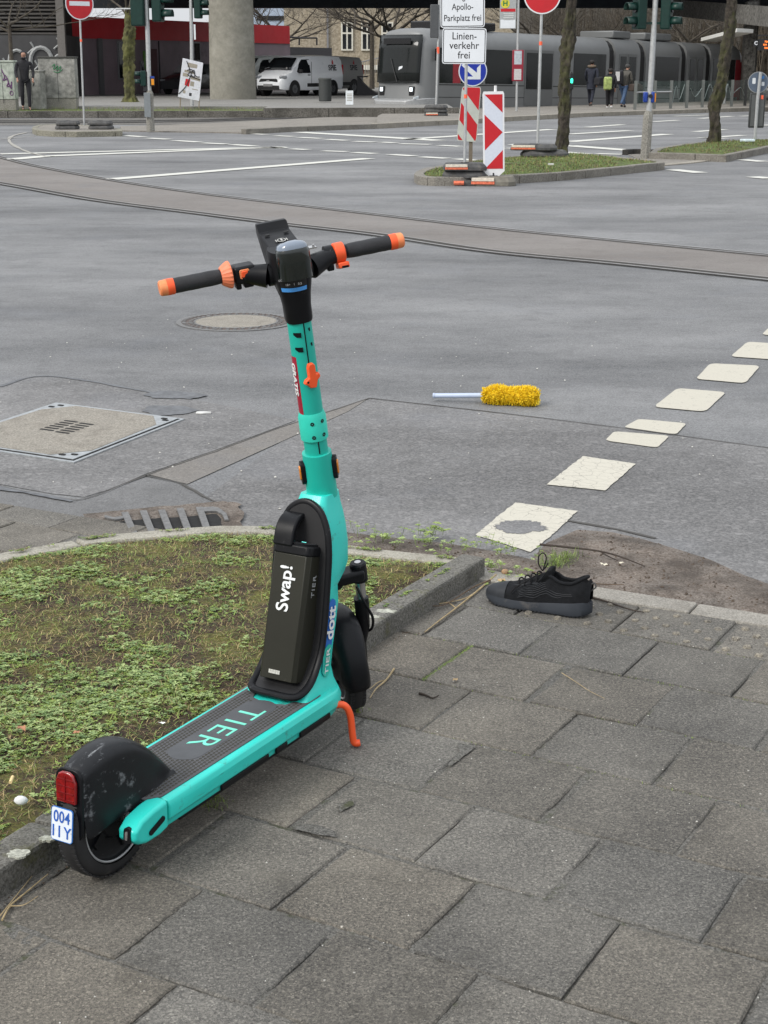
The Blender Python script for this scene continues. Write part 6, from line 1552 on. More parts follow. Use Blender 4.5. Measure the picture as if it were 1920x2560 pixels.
# bright canopy strip of the stop shelter
t = empty('shelter_roof', D(1797, 92, 66), (0, 0, 0), 'slanting pale platform shelter roof above the tram, right', 'shelter')
a_, b_ = D(1752, 103, 70), D(1842, 80, 62); o0 = t.location
mb = MB(); vs = [q_-o0+V((dx, dy, dz)) for q_ in (a_, b_) for (dx, dy, dz) in ((0, 0, 0), (0, 0, .14), (1.0, 1.6, .14), (1.0, 1.6, 0))]
mb.add(vs, [(0, 1, 2, 3), (4, 7, 6, 5), (0, 4, 5, 1), (1, 5, 6, 2), (2, 6, 7, 3), (3, 7, 4, 0)]); mb.build('roof_panel', mat('canopy_white', (.7, .7, .66), .5), t, smooth=0)
MB().tube([(.6, 1.0, 0), (.6, 1.0, -o0.z)], .06, 8).build('post', m_al, t)
# =================================================================== BUILDINGS
def wall_box(name, P0, P1, zb, zt_, th, m_, parent=None, z0off=0):
    d = V((P1[0]-P0[0], P1[1]-P0[1])).normalized(); n_ = V((-d.y, d.x)); pl = [tuple(P0), tuple(P1), (P1[0]+n_.x*th, P1[1]+n_.y*th), (P0[0]+n_.x*th, P0[1]+n_.y*th)]
    return MB().prism(pl, zb, zt_).build(name, m_, parent, smooth=0)
def onwall(P0, P1, px): # intersection of a pixel column with a vertical wall
    rx = (px-960)/F/_c*1.0; d = V((P1[0]-P0[0], P1[1]-P0[1])); # x = rx*y*(approx)
    k = (px-960)/F; # solve X = k*Yd where Yd = y*c-(z-CH)*s ~ y*c
    k2 = k*(_c+.0); s_ = (k2*P0[1]-P0[0])/(d.x-k2*d.y); return V((P0[0]+d.x*s_, P0[1]+d.y*s_))
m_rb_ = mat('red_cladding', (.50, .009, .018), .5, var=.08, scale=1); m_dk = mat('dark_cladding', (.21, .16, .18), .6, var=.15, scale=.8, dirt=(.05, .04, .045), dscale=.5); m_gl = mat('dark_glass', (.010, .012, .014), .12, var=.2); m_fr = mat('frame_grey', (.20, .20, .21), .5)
W0 = D(165, 236, 76).xy; W1 = D(727, 225, 95).xy
t = empty('red_building', (0, 0, 0), (0, 0, 0), 'low building with deep red fascia over dark purple-grey walls', 'building')
Wm = onwall(W0, W1, 518)
z_top = lambda px, py: CH+(HOR-py)*onwall(W0, W1, px).y/F/_c*1.0
zr = 3.93; zm = 2.95
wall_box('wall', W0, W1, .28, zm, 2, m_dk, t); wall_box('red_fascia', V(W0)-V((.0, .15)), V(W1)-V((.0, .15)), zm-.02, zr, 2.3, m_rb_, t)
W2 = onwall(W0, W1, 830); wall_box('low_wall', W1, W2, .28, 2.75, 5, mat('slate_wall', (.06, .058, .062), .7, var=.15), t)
dW = (V(W1)-V(W0)).normalized(); nW = V((dW.y, -dW.x))
def wpanel(px0, px1, z0, z1, name, m_, par, off=.03):
    a, b2 = onwall(W0, W1, px0), onwall(W0, W1, px1); a = a+nW*off*.1; b2 = b2+nW*off*.1
    return MB().prism([(a.x, a.y), (b2.x, b2.y), (b2.x+nW.x*off, b2.y+nW.y*off), (a.x+nW.x*off, a.y+nW.y*off)], z0, z1).build(name, m_, par, smooth=0)
for x0, x1, z0, z1 in ((294, 312, 1.0, 2.85), (484, 500, 1.9, 2.9), (350, 358, 1.1, 1.9)):
    f_ = wpanel(x0, x1, z0, z1, 'window', m_fr, t, .06); wpanel(x0+2, x1-2, z0+.08, z1-.08, 'pane', m_gl, f_, .075)
wpanel(244, 254, .3, 2.95, 'downpipe', mat('pipe_grey', (.10, .10, .105), .5), t, .12); d_ = wpanel(372, 392, .3, 2.5, 'door', mat('door_red', (.07, .012, .018), .6), t, .05); wpanel(359, 365, 1.5, 2.4, 'green_poster', mat('poster_green', (.12, .28, .05), .5), t, .06)
wpanel(398, 399, .3, 2.9, 'panel_joint', inkb, t, .04)
# fence frame on top of the low wall
t = empty('roof_railing', D(775, 104, 96), (0, 0, 0), 'dark rectangular frame railing on top of the low slate wall', 'railing'); o0 = t.location
for a, b2 in (((748, 95), (792, 95)), ((748, 113), (748, 95)), ((792, 113), (792, 95)), ((724, 93), (748, 94))):
    MB().tube([D(a[0], a[1], 96)-o0, D(b2[0], b2[1], 96)-o0], .05, 5).build('bar', m_bl, t)
# louvred building at the left
t = empty('louvred_building', D(60, 240, 73), (0, 0, 0), 'dark building with horizontal louvres above a graffitied wall at the far left', 'building'); o0 = t.location.copy(); o0.z = .29; t.location = o0
XR = D(166, 200, 73).x-o0.x; XL = -30
MB().prism([(XL, 0), (XR, 0), (XR, 6), (XL, 6)], 0, 2.7).build('wall', mat('painted_wall', (.05, .05, .052), .7, var=.3, scale=.8), t, smooth=0)
MB().prism([(XL, .25), (XR-.3, .25), (XR-.3, 6), (XL, 6)], 2.72, 9).build('upper_wall', mat('upper_dark', (.02, .018, .017), .8), t, smooth=0)
mb = MB()
for k in range(24): mb.box(((XL+XR)/2, .08, 2.78+k*.17), (XR-XL-.4, .16, .05), Matrix.Rotation(R(25), 3, 'X'))
tag(mb.build('louvres', mat('louvre_grey', (.10, .095, .09), .6), t, smooth=0), kind='stuff')
MB().box((XR-.1, -.05, 3), (.35, .3, 9)).build('corner_post', mat('post_stone', (.16, .15, .14), .7), t)
gw = mat('graffiti_white', (.30, .31, .31), .6, var=.2)
for i, (x0, r0, z0, w0) in enumerate(((-1.6, .55, 1.5, .09), (-.2, .45, 1.6, .08), (.9, .62, 1.55, .10), (1.75, .35, 1.5, .07), (-2.6, .6, 1.3, .08))):
    MB().tube([(x0+r0*.8*math.cos(a), -.01, z0+r0*math.sin(a)) for a in [R(-20+k*22) for k in range(11)]], w0, 6, flat=1).build('mural_arch', gw, t)
for x0, z0 in ((-1.0, 1.2), (.3, 1.9), (1.5, 2.1), (.45, 1.1)): MB().tube([(x0, -.01, z0), (x0+.3, -.01, z0+.25), (x0+.15, -.01, z0+.5)], .05, 5).build('mural_stroke', gw, t)
# sandstone building behind
m_sand = concrete('sandstone', (.33, .27, .18), .14, .5, 6, (.20, .16, .10), .5, .7, .4, bs=.3); m_stone = mat('window_stone', (.62, .60, .52), .6)
t = empty('sandstone_building', (0, 124, 0), (0, 0, 0), 'beige sandstone building with white-framed windows seen beneath the bridge', 'building')
xs_ = lambda px: (px-960)*124*_c/F
MB().prism([(xs_(712), 0), (xs_(1330), 0), (xs_(1330), 12), (xs_(712), 12)], 0, 16).build('wall', m_sand, t, smooth=0)
MB().box(((xs_(822)+xs_(1330))/2, -.10, 1.6), (xs_(1330)-xs_(822), .3, .35)).build('cornice', m_stone, t); MB().box((xs_(820), -.1, 6), (.14, .14, 14)).build('downpipe', m_fr, t)
for i, pc_ in enumerate((868, 918, 968, 1060, 1110)):
    for zc, hh in ((3.9, 2.1), (8.2, 2.1)):
        f_ = MB().box((xs_(pc_), -.06, zc), (.92, .14, hh)).build('window', m_stone, t)
        for sx_ in (-1, 1):
            MB().box((xs_(pc_)+sx_*.20, -.14, zc-hh*.18), (.27, .03, hh*.52)).build('pane', m_gl, f_); MB().box((xs_(pc_)+sx_*.20, -.14, zc+hh*.30), (.27, .03, hh*.30)).build('pane', m_gl, f_)
# pale office far left seen above the red roof
t = empty('distant_tower', (D(665, 40, 190).x, 190, 0), (0, 0, 0), 'pale blue-grey high building far behind the red roof', 'building'); MB().prism([(-1.5, 0), (3, 0), (3, 6), (-1.5, 6)], 0, 8.6).build('wall', mat('pale_blue_wall', (.35, .42, .52), .6), t, smooth=0)
for k in range(5): MB().box((.7, -.05, 2+k*1.3), (3.6, .1, .5)).build('window_band', m_gl, t)
# ramp / terrace with railing in front of the sandstone building
t = empty('stair_ramp', (0, 108, 0), (0, 0, 0), 'sloping stone ramp with railings left of the tram, before the sandstone building', 'ramp')
x1_, x2_ = (872-960)*108*_c/F, (1010-960)*108*_c/F
mb = MB(); mb.add([V((x1_, 0, .2)), V((x2_, 0, .2)), V((x2_, 0, 1.5)), V((x1_, 0, .9)), V((x1_, 6, .2)), V((x2_, 6, .2)), V((x2_, 6, 1.5)), V((x1_, 6, .9))], [(0, 1, 2, 3), (7, 6, 5, 4), (0, 4, 5, 1), (1, 5, 6, 2), (2, 6, 7, 3), (3, 7, 4, 0)]); mb.build('ramp_wall', m_sand, t, smooth=0)
MB().tube([(x1_, -.1, 1.75), (x2_, -.1, 2.6)], .035, 5).build('handrail', m_fr, t)
mb = MB()
for k in range(24): x = x1_+(x2_-x1_)*k/23; z_ = .95+.6*k/23; mb.tube([(x, -.1, z_), (x, -.1, z_+.85)], .018, 4)
tag(mb.build('balusters', m_fr, t, smooth=0), kind='stuff')
# quarter pipe at the left of the tram
b = G(893, 238, .30); t = empty('skate_ramp', b, (0, 0, 0), 'dark curved skate ramp between van and tram', 'skate ramp'); L_ = 60*b.y/F
prof = [(0, 0)]+[(L_*(1-math.cos(a))*1.0 if False else L_*math.sin(a), (44*b.y/F)*(1-math.sin(a))**1.6) for a in [R(90*k/10) for k in range(11)]]
MB().prism([(0, 0)]+prof[1:][::1]+[(L_, -.02)], 0, 3.5, fn=lambda q: V((q.x, q.z, q.y))).build('ramp_body', mat('ramp_dark', (.022, .022, .024), .6), t, smooth=0); MB().box((.25, 1.75, 44*b.y/F-.02), (.5, 3.5, .05)).build('platform_top', m_bl, t)
# =================================================================== BACKGROUND TREES AND HEDGE
def bare_tree(px, Y, H, r, seed, label, lean=0, zb=.2, lv=4):
    x = (px-960)*Y*_c/F; t = empty('bare_tree', (x, Y, zb), (0, 0, 0), label, 'tree', 'leafless trees behind the bridge'); rnd = random.Random(seed)
    MB().tube([(0, 0, -.1), (lean*.3, 0, H*.5), (lean, 0, H)], [r*1.2, r, r*.8], 8).build('trunk', m_bare, t); cb = MB()
    for k in range(6): a = k*1.05+rnd.random(); branches(cb, V((lean, 0, H-rnd.uniform(0, .8))), V((math.cos(a), math.sin(a), rnd.uniform(.2, .8))).normalized(), 2.6, r*.55, lv, rnd, .15)
    cb.build('crown', m_bare, t, smooth=0); return t
bare_tree(700, 104, 3.4, .16, 1, 'leafless tree left of the sandstone building, near the pillar'); bare_tree(985, 92, 3.4, .2, 2, 'thick leafless tree behind the tram front, its crown over the tram roof'); bare_tree(930, 100, 4.2, .14, 12, 'leafless tree in front of the sandstone windows', lv=3)
bare_tree(1340, 98, 3.0, .16, 4, 'leafless tree behind the middle of the tram, left of the hedge'); bare_tree(1480, 96, 2.6, .16, 6, 'leafless tree behind the tram, above the walking people'); bare_tree(1720, 100, 3, .16, 7, 'leafless tree beyond the tram near the ramp'); bare_tree(30, 68, 3.2, .09, 9, 'thin leafless tree in front of the louvred building', lv=3)
mb = MB(); rnd = random.Random(5)
xl, xr_ = (1340-960)*106*_c/F, (2050-960)*106*_c/F
for _ in range(900):
    p = V((rnd.uniform(xl, xr_), 106+rnd.uniform(0, 3), .3)); q = p+V((rnd.gauss(0, .6), rnd.gauss(0, .3), rnd.uniform(2.5, 6.5))); mb.tube([p, p.lerp(q, .5)+V((rnd.gauss(0, .25), 0, 0)), q], [.045, .03, .01], 4, cap=False)
    for k in range(3): a = p.lerp(q, rnd.uniform(.3, 1)); mb.tube([a, a+V((rnd.gauss(0, .7), rnd.gauss(0, .3), rnd.uniform(-.1, .9)))], [.02, .008], 3, cap=False)
o = mb.build('winter_thicket', mat('thicket_twigs', (.075, .062, .045), .9, var=.4, scale=1), smooth=0); tag(o, kind='stuff')
t = empty('rear_wall', (0, 112, 0), (0, 0, 0), 'dark grey wall far behind the thicket and the tram', 'wall'); MB().prism([(xl-1, 0), (xr_+14, 0), (xr_+14, 1), (xl-1, 1)], 0, 6.5).build('wall', mat('rear_wall_grey', (.11, .10, .085), .8, var=.25, scale=.4), t, smooth=0)
#PART5
# =================================================================== TRAM
s_ = V((.669, .743, 0)).normalized(); nn_ = V((.743, -.669, 0)).normalized()          # back along the tram, towards the platform
T0 = V((1.92, 58, .12))-nn_*1.2; TM = Matrix.Identity(4); tl3 = -nn_
sl_ = -.0165; s3 = V((s_.x, s_.y, sl_)).normalized(); z3 = s3.cross(tl3)
for j in range(3): TM[j][0] = s3[j]; TM[j][1] = tl3[j]; TM[j][2] = z3[j]; TM[j][3] = T0[j]
tram = empty('tram', (0, 0, 0), (0, 0, 0), 'long silver-grey articulated tram with dark windows standing at the platform under the bridge', 'tram'); tram.matrix_world = TM
m_ts = mat('tram_silver', (.19, .195, .195), .4, metal=.3, var=.06, scale=1); m_ts2 = mat('tram_grey', (.14, .145, .145), .45, metal=.2, var=.06, scale=1); m_tb = mat('tram_black', (.010, .010, .011), .25, spec=.4); m_tw = mat('tram_window', (.010, .012, .012), .12, spec=.35); m_tr = mat('tram_red', (.30, .02, .03), .4); m_bel = mat('bellows', (.012, .012, .012), .9)
def sx(px): k = (px-960)/F*_c; return (k*58-1.92)/(.669-.743*k)
prof = [(-1.2, .0), (-1.2, 2.15), (-1.17, 2.38), (-1.05, 2.62), (-.85, 2.78), (-.4, 2.84), (.4, 2.84), (.85, 2.78), (1.05, 2.62), (1.17, 2.38), (1.2, 2.15), (1.2, .0)]
def seg(x0, x1, name='body'): return MB().loft([[V((x, y, z)) for y, z in prof] for x in (x0, x1)]).build(name, m_ts, tram, smooth=25)
cuts = [0, sx(1529), sx(1606), sx(1709), sx(1770), sx(1848)]
bodies = []
for i, (a, b2) in enumerate(zip(cuts, cuts[1:])):
    bodies.append(seg(a+(.22 if i else 0), b2-.22 if i < 4 else b2))
    if i < 4: MB().loft([[V((x, y*.93, .15+(z-.15)*.97)) for y, z in prof] for x in (b2-.22, b2+.22)]).build('bellows', m_bel, tram, smooth=0)
def side(px0, px1, z0, z1, name, m_, off=.012, sgn_=-1): 
    a, b2 = sx(px0), sx(px1); k = 0
    for i in range(5):
        if cuts[i]-.3 <= a: k = i
    return MB().box(((a+b2)/2, sgn_*(1.2+off/2), (z0+z1)/2), (b2-a, off, z1-z0)).build(name, m_, bodies[k], bevel=.0)
for a, b2, c_ in ((1098, 1130, ''), (1152, 1206, ''), (1213, 1281, ''), (1433, 1513, ''), (1638, 1696, ''), (1782, 1836, '')): side(a, b2, .92, 2.15, 'window', m_tw, .014)
for a, b2 in ((1311, 1345), (1347, 1382), (1546, 1566), (1568, 1590), (1721, 1738), (1740, 1757)):
    d_ = side(a, b2, .12, 2.2, 'door', m_ts2, .02); x0, x1 = sx(a)+.08, sx(b2)-.08; MB().box(((x0+x1)/2, -1.225, 1.42), (x1-x0, .01, 1.35)).build('door_glass', m_tw, d_)
side(1131, 1150, .92, 2.15, 'red_panel', m_tr, .016); side(1838, 1848, .5, 2.15, 'red_panel', m_tr, .016)
for k in range(5): 
    a, b2 = cuts[k]+(.25 if k else .1), cuts[k+1]-.25; MB().box(((a+b2)/2, -1.203, .86), (b2-a, .006, .03)).build('belt_line', m_bel, bodies[k]); MB().box(((a+b2)/2, -1.203, .42), (b2-a, .006, .02)).build('panel_gap', m_bel, bodies[k])
for k, (a, b2) in enumerate(((.8, 3.8), (cuts[1]+.5, cuts[2]-.5), (cuts[2]+.6, cuts[3]-.6))): MB().box(((a+b2)/2, 0, 2.98), (b2-a, 1.7, .3)).build('roof_unit', m_ts2 if k else m_tb, tram, bevel=.05)
# rounded cab nose
def nose_ring(x, ky, dz, sh=0): return [V((x+sh*(z/2.8), y*ky, max(.02, z-dz*(z > 1.9)))) for y, z in prof]
nose = MB().loft([nose_ring(0, 1, 0), nose_ring(-.25, .985, .02), nose_ring(-.55, .93, .08, .05), nose_ring(-.80, .82, .18, .22), nose_ring(-.92, .70, .30, .30)]).build('cab_nose', m_ts, tram, smooth=50)
# windscreen following the nose
mb = MB(); rings = []
for z, xf in ((.92, -.90), (1.3, -.875), (1.7, -.84), (2.1, -.80), (2.58, -.75)):
    rings.append([V((xf+.13*abs(u)**3, u*1.0, z)) for u in [-1+k/7 for k in range(15)]])
mb.loft(rings, closed=False, cap=False); ws = mb.build('windscreen', m_tw, nose, smooth=60); sm = ws.modifiers.new('thick', 'SOLIDIFY'); sm.thickness = .09; sm.offset = 0
MB().box((-.86, 0, 2.36), (.02, 1.3, .20)).build('destination_display', m_tb, ws)
MB().tube([(-.97, -.1, .95), (-.92, .25, 1.75)], .015, 5).build('wiper', m_bl, ws); MB().prism([(.12, 1.35), (.3, 1.42), (.32, 1.5), (.15, 1.47)], -.92, -.90, fn=lambda q: V((q.z, -q.x, q.y))).build('paper_note', m_wh, ws)
bump_ = MB().loft([[V((x, y, z)) for y, z in ((-w2, z0), (-w2, z1), (w2, z1), (w2, z0))] for x, w2, z0, z1 in ((0, 1.22, .02, .40), (-.6, 1.18, .02, .38), (-1.02, .98, .04, .34), (-1.22, .72, .08, .28))]).build('bumper', mat('bumper_silver', (.34, .345, .345), .4, metal=.3), tram, smooth=30, bevel=.03)
m_hl = mat('headlamp', (.85, .95, 1.0), .2, emit=1.0)
for y in (-.72, .72): 
    h_ = MB().box((-.83, y, .62), (.10, .26, .34)).build('headlight', m_tb, nose, bevel=.03); MB().box((-.89, y, .68), (.02, .12, .14)).build('lamp', m_hl, h_)
    MB().prism([(-.95, .36), (-.70, .36), (-.70, .46), (-.95, .40)], -.02 if y > 0 else -.02, .02, fn=lambda q, y=y: V((q.x-.1, y*1.38+q.z, q.y))).build('bumper_lamp', mat('marker_lamp', (.6, .65, .68), .3), bump_)
MB().box((-.2, -1.32, 1.9), (.08, .14, .42)).build('mirror', m_tb, nose, bevel=.02); MB().box((-.2, 1.32, 1.9), (.08, .14, .42)).build('mirror', m_tb, nose, bevel=.02)
tl3_ = MB().loft([[V((x, y*k, .02+(z-.02)*k2)) for y, z in prof] for x, k, k2 in ((cuts[5], 1, 1), (cuts[5]+.35, .93, .96), (cuts[5]+.6, .75, .85))]).build('rear_cab', m_ts, tram, smooth=50)
MB().box((cuts[5]+.2, -1.19, 1.2), (.5, .06, 1.7)).build('red_panel', m_tr, tl3_, bevel=.02)
# =================================================================== VANS
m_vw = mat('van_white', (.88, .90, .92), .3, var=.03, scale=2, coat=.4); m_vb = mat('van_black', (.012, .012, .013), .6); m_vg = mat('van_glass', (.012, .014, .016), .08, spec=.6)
m_pr = mat('van_print', (.02, .022, .03), .5)
def make_van(loc, hd, label, m_body, name='parked_van', full=True):
    """x forward, y left; ground z=0"""
    t = empty(name, loc, (0, 0, hd), label, 'van', 'vans parked under the bridge')
    lo = [(-2.38, .32), (-2.40, .9), (-2.38, 1.05)]; 
    stt = [ # x, z bottom, z belt top, z roof, half width bottom, half roof
        (-2.40, .34, 1.0, 1.62, .84, .66), (-2.34, .28, 1.0, 1.80, .89, .74), (-1.2, .26, 1.0, 1.84, .91, .77), (.35, .26, 1.0, 1.82, .91, .76), (.95, .26, 1.0, 1.72, .91, .72), (1.45, .27, 1.02, 1.34, .90, .72), (1.62, .27, 1.02, 1.14, .89, .74), (2.05, .28, .92, 1.00, .86, .70), (2.28, .30, .72, .80, .74, .60), (2.36, .34, .58, .64, .62, .52)]
    rings = []
    for x, zb, zm, zr_, hb, hr in stt:
        rings.append([V((x, y, z)) for y, z in ((-hb*.94, zb), (-hb, zb+.15), (-hb, zm), (-(hb*.35+hr*.65) if zr_-zm > .3 else -hb*.96, zm+(zr_-zm)*.75), (-hr*.9, zr_-.02), (0, zr_+.02), (hr*.9, zr_-.02), ((hb*.35+hr*.65) if zr_-zm > .3 else hb*.96, zm+(zr_-zm)*.75), (hb, zm), (hb, zb+.15), (hb*.94, zb))])
    bd = MB().loft(rings).build('body', m_body, t, smooth=38, bevel=.02)
    # windscreen: strip just proud of the slope between roof and bonnet
    mb = MB(); sc2 = [(.99, 1.70, .66), (1.22, 1.52, .70), (1.46, 1.33, .74), (1.60, 1.17, .78)]
    mb.loft([[V((x+.035, y*w2, z+.035-.03*abs(y))) for y in (-1, -.5, 0, .5, 1)] for x, z, w2 in sc2], closed=False, cap=False); o = mb.build('windscreen', m_vg, t, smooth=60); sm = o.modifiers.new('thick', 'SOLIDIFY'); sm.thickness = .02; sm.offset = 1
    for s in (-1, 1):
        mb = MB(); q = [(.28, 1.04), (1.22, 1.04), (1.32, 1.10), (1.02, 1.50), (.80, 1.64), (.28, 1.66)]
        def yy(x, z): return s*(.918-.15*max(0, (z-1.02)/.8)-.0)
        vs = [V((x, yy(x, z), z)) for x, z in q]+[V((x, yy(x, z)-s*.05, z)) for x, z in q]; n = len(q)
        mb.add(vs, [tuple(range(n)), tuple(range(n, 2*n))[::-1]]+[(i, (i+1) % n, n+(i+1) % n, n+i) for i in range(n)]); mb.build('side_window', m_vg, t, smooth=0)
        MB().box((-.55, s*.912, .50), (2.2, .03, .16)).build('side_moulding', m_vb, t, bevel=.01); MB().box((1.18, s*1.0, 1.12), (.14, .20, .18)).build('mirror', m_vb, t, bevel=.04); MB().box((.42, s*.922, .95), (.18, .03, .04)).build('door_handle', m_vb, t)
        MB().box((.22, s*.914, 1.0), (.012, .012, 1.1)).build('door_gap', m_vb, t); 
        for x in (1.52, -1.50):
            e = bpy.data.objects.new('wheel', None); COL.objects.link(e); e.parent = t; e.location = (x, s*.80, .33)
            MB().lathe([(.34, -.1), (.34, .1)], 28, 0, lambda q: V((q.x, q.z, q.y))).build('tyre', m_vb, e, bevel=.03)
            rm = MB(); rm.lathe([(.21, .105), (.19, .12), (.04, .115)], 24, 0, lambda q: V((q.x, s*q.z, q.y)))
            for k in range(6): rm.box((.11*math.cos(k*1.047), s*.118, .11*math.sin(k*1.047)), (.16, .02, .05), Matrix.Rotation(-k*1.047, 3, 'Y'))
            rm.build('rim', mat('wheel_silver', (.14, .145, .15), .4, metal=.5), e)
            MB().lathe([(.40, .0), (.40, .012)], 28, 0, lambda q: V((q.x, s*(.105+q.z), q.y))).build('wheel_arch', m_vb, e)
        Mh = Matrix.Translation((2.10, s*.70, .86)) @ Matrix.Rotation(s*R(25), 4, 'Z')
        hl = MB(Mh).box((0, 0, 0), (.34, .34, .13)).build('headlight', mat('lamp_glass', (.30, .32, .34), .15, metal=.3), t, bevel=.04)
        MB().box((2.24, s*.62, .42), (.1, .2, .08)).build('fog_lamp', m_vb, t, bevel=.02)
        Ml = Matrix.Translation((-1.55, s*.868, 1.33)) @ Matrix.Rotation(R(90) if s < 0 else R(90), 4, 'X')
        Ml = frame((-1.55, s*.875, 1.28), (-s, 0, 0), (0, -s*.15, 1)); Ml = frame((-1.50, s*.882, 1.27), (-s*-1*-1, 0, 0), (0, -.15*s, 1))
        text('SPIE', .36, Ml, m_pr, 'lettering', t, bold=.008, sx=1.05)
        MB(Ml).prism([(.0, .18), (.10, .17), (.11, .32), (.03, .40), (.05, .28), (-.02, .30)], 0, .004).build('flame_mark', m_red, t, smooth=0)
    gl = MB().prism([(-.55, 0), (.55, 0), (.50, .10), (.42, .15), (-.42, .15), (-.50, .10)], 0, .06, fn=lambda q: V((2.29+q.z, q.x, .64+q.y))).build('grille', m_vb, t, smooth=0)
    MB().box((2.34, 0, .40), (.08, 1.25, .18)).build('lower_grille', m_vb, t, bevel=.02); MB().box((2.385, 0, .50), (.02, .52, .11)).build('number_plate', mat('plate_grey', (.25, .25, .25), .5), t)
    MB().box((2.37, 0, .70), (.03, .14, .06)).build('badge', chrome, gl)
    for s in (-1, 1): MB().box((-2.40, s*.80, 1.2), (.05, .12, .45)).build('tail_light', m_red, t)
    MB().box((-2.42, 0, .42), (.10, 1.6, .2)).build('rear_bumper', m_vb, t, bevel=.03)
    return t
hd = math.atan2(-.83, -.56); hx = V((math.cos(hd), math.sin(hd), 0)); lx = V((-hx.y, hx.x, 0))
cn = G(716, 241, .30)
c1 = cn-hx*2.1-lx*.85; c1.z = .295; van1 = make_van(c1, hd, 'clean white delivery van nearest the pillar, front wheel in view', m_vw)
c2 = c1-lx*2.2-hx*4.9; van2 = make_van(c2, hd, 'shaded grey-looking van behind the bin, its rear beside the skate ramp', mat('van_shaded_grey', (.36, .355, .34), .5, var=.05))  # white van paint, with the shade under the bridge put into its grey
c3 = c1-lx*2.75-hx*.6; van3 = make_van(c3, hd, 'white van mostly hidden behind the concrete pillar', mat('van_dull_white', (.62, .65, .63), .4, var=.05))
# dark car half hidden between poster and pillar
p0 = G(545, 238, .30); t = empty('parked_car', (p0.x-1.6, p0.y+4.6, .295), (0, 0, hd+R(8)), 'dark car with pale bonnet glimpsed between poster and pillar', 'car')
rings = [[V((x, y*k, z)) for y, z in ((-.85, .25), (-.88, .6), (-.84, zb), (-.6, zt2), (.6, zt2), (.84, zb), (.88, .6), (.85, .25))] for x, zb, zt2, k in ((-2.1, .8, .9, .9), (-1.7, .95, 1.25, 1), (-.9, .98, 1.46, 1), (.3, .98, 1.46, 1), (1.1, .92, 1.0, 1), (2.0, .75, .8, .92), (2.15, .6, .65, .8))]
MB().loft(rings).build('body', mat('car_dark', (.03, .032, .035), .3, coat=.5), t, smooth=35, bevel=.03); MB().add([V((.35, -.62, 1.46)), V((.35, .62, 1.46)), V((1.05, .74, 1.05)), V((1.05, -.74, 1.05))], [(0, 1, 2, 3)]).build('windscreen', mat('car_glass', (.3, .32, .33), .1), t, smooth=0)
for s in (-1, 1):
    MB().box((2.05, s*.6, .68), (.16, .3, .12)).build('headlight', mat('lamp_glass', (.30, .32, .34), .15, metal=.3), t, bevel=.03)
    for x in (1.35, -1.35):
        MB(Matrix.Translation((x, s*.8, .31))).lathe([(.31, -.09), (.31, .09)], 24, 0, lambda q: V((q.x, q.z, q.y))).build('wheel', m_vb, t)
# =================================================================== PLATFORM BARRIER, SIGNALS, DISPLAY
m_fg = mat('barrier_glass', (.10, .15, .13), .15, var=.4, scale=2, alpha=.32)
pts = [(1587, 274), (1635, 272), (1676, 271), (1716, 270), (1755, 268), (1797, 267), (1828, 266), (1862, 264), (1910, 263)]
t = empty('glass_barrier', G(1587, 274, .12), (0, 0, 0), 'low glass barrier with steel posts along the platform edge, scribbled with graffiti', 'barrier'); o0 = t.location.copy()
PP = [G(x, y, .12)-o0 for x, y in pts]; m_po = mat('barrier_post', (.16, .17, .16), .5, metal=.3); m_poD = mat('barrier_post_dark', (.03, .03, .03), .5)
for i, p in enumerate(PP): MB().box((p.x, p.y, .5), (.10, .10, 1.0)).build('post', m_poD if i == 7 else m_po, t)
for a, b2 in zip(PP, PP[1:]):
    MB().add([a+V((0, 0, .08)), b2+V((0, 0, .08)), b2+V((0, 0, .98)), a+V((0, 0, .98))], [(0, 1, 2, 3)]).build('glass_panel', m_fg, t, smooth=0)
for a, b2 in zip(PP[:3], PP[1:3]): MB().tube([a+V((0, -.04, .60)), b2+V((0, -.04, .60))], .03, 6).build('rail', m_al, t)
gs = mat('scribble_white', (.24, .28, .27), .6)
for i, pts_ in enumerate(([(.1, .2), (.3, .8), (.5, .3), (.8, .85)], [(.2, .7), (.5, .4), (.9, .7)], [(.1, .3), (.4, .85), (.7, .35), (.95, .6)], [(.2, .3), (.3, .8), (.5, .5), (.6, .85), (.9, .4)], [(.1, .5), (.6, .7), (.9, .4)])):
    a, b2 = PP[i+2] if i < 5 else PP[6], PP[i+3] if i < 5 else PP[7]; MB().tube(cat_smooth([a+(b2-a)*u+V((0, -.03, v)) for u, v in pts_], 4), .014, 4).build('graffiti', gs, t)
b = G(1886, 350, RZ+.12); Y = b.y; t = empty('traffic_sign', b, (0, 0, 0), 'round sign back with stickers above a signal plate at the right edge', 'road sign')
xo = lambda px, py: XP(px, Y, ZP(py, Y))-b.x; zo = lambda py: ZP(py, Y)-b.z
MB().tube([(0, -.03, 0), (xo(1893, 250), -.03, zo(250)), (xo(1901, 180), -.03, zo(180))], .035, 12).build('post', m_al, t)
Mx = Matrix.Translation((xo(1896, 206), .02, zo(206))) @ facing(0, 0, 0); d_ = disc(Mx, 25*Y/F, mat('sign_back_blue', (.10, .13, .18), .5), m_signb, 'sign_back', t)
MB(Mx).prism(rr(.035, .06, .02), .0062, .0075, fn=lambda q: q+V((-.09, .03, 0))).build('sticker', m_wh, d_); MB(Mx).prism(rr(.03, .04, .01), .0062, .0075, fn=lambda q: q+V((.10, -.03, 0))).build('sticker', m_wh, d_); MB(Mx).prism(rr(.03, .03, .01), .0062, .0075, fn=lambda q: q+V((.09, .10, 0))).build('sticker', mat('sticker_blue', (.05, .2, .5), .5), d_)
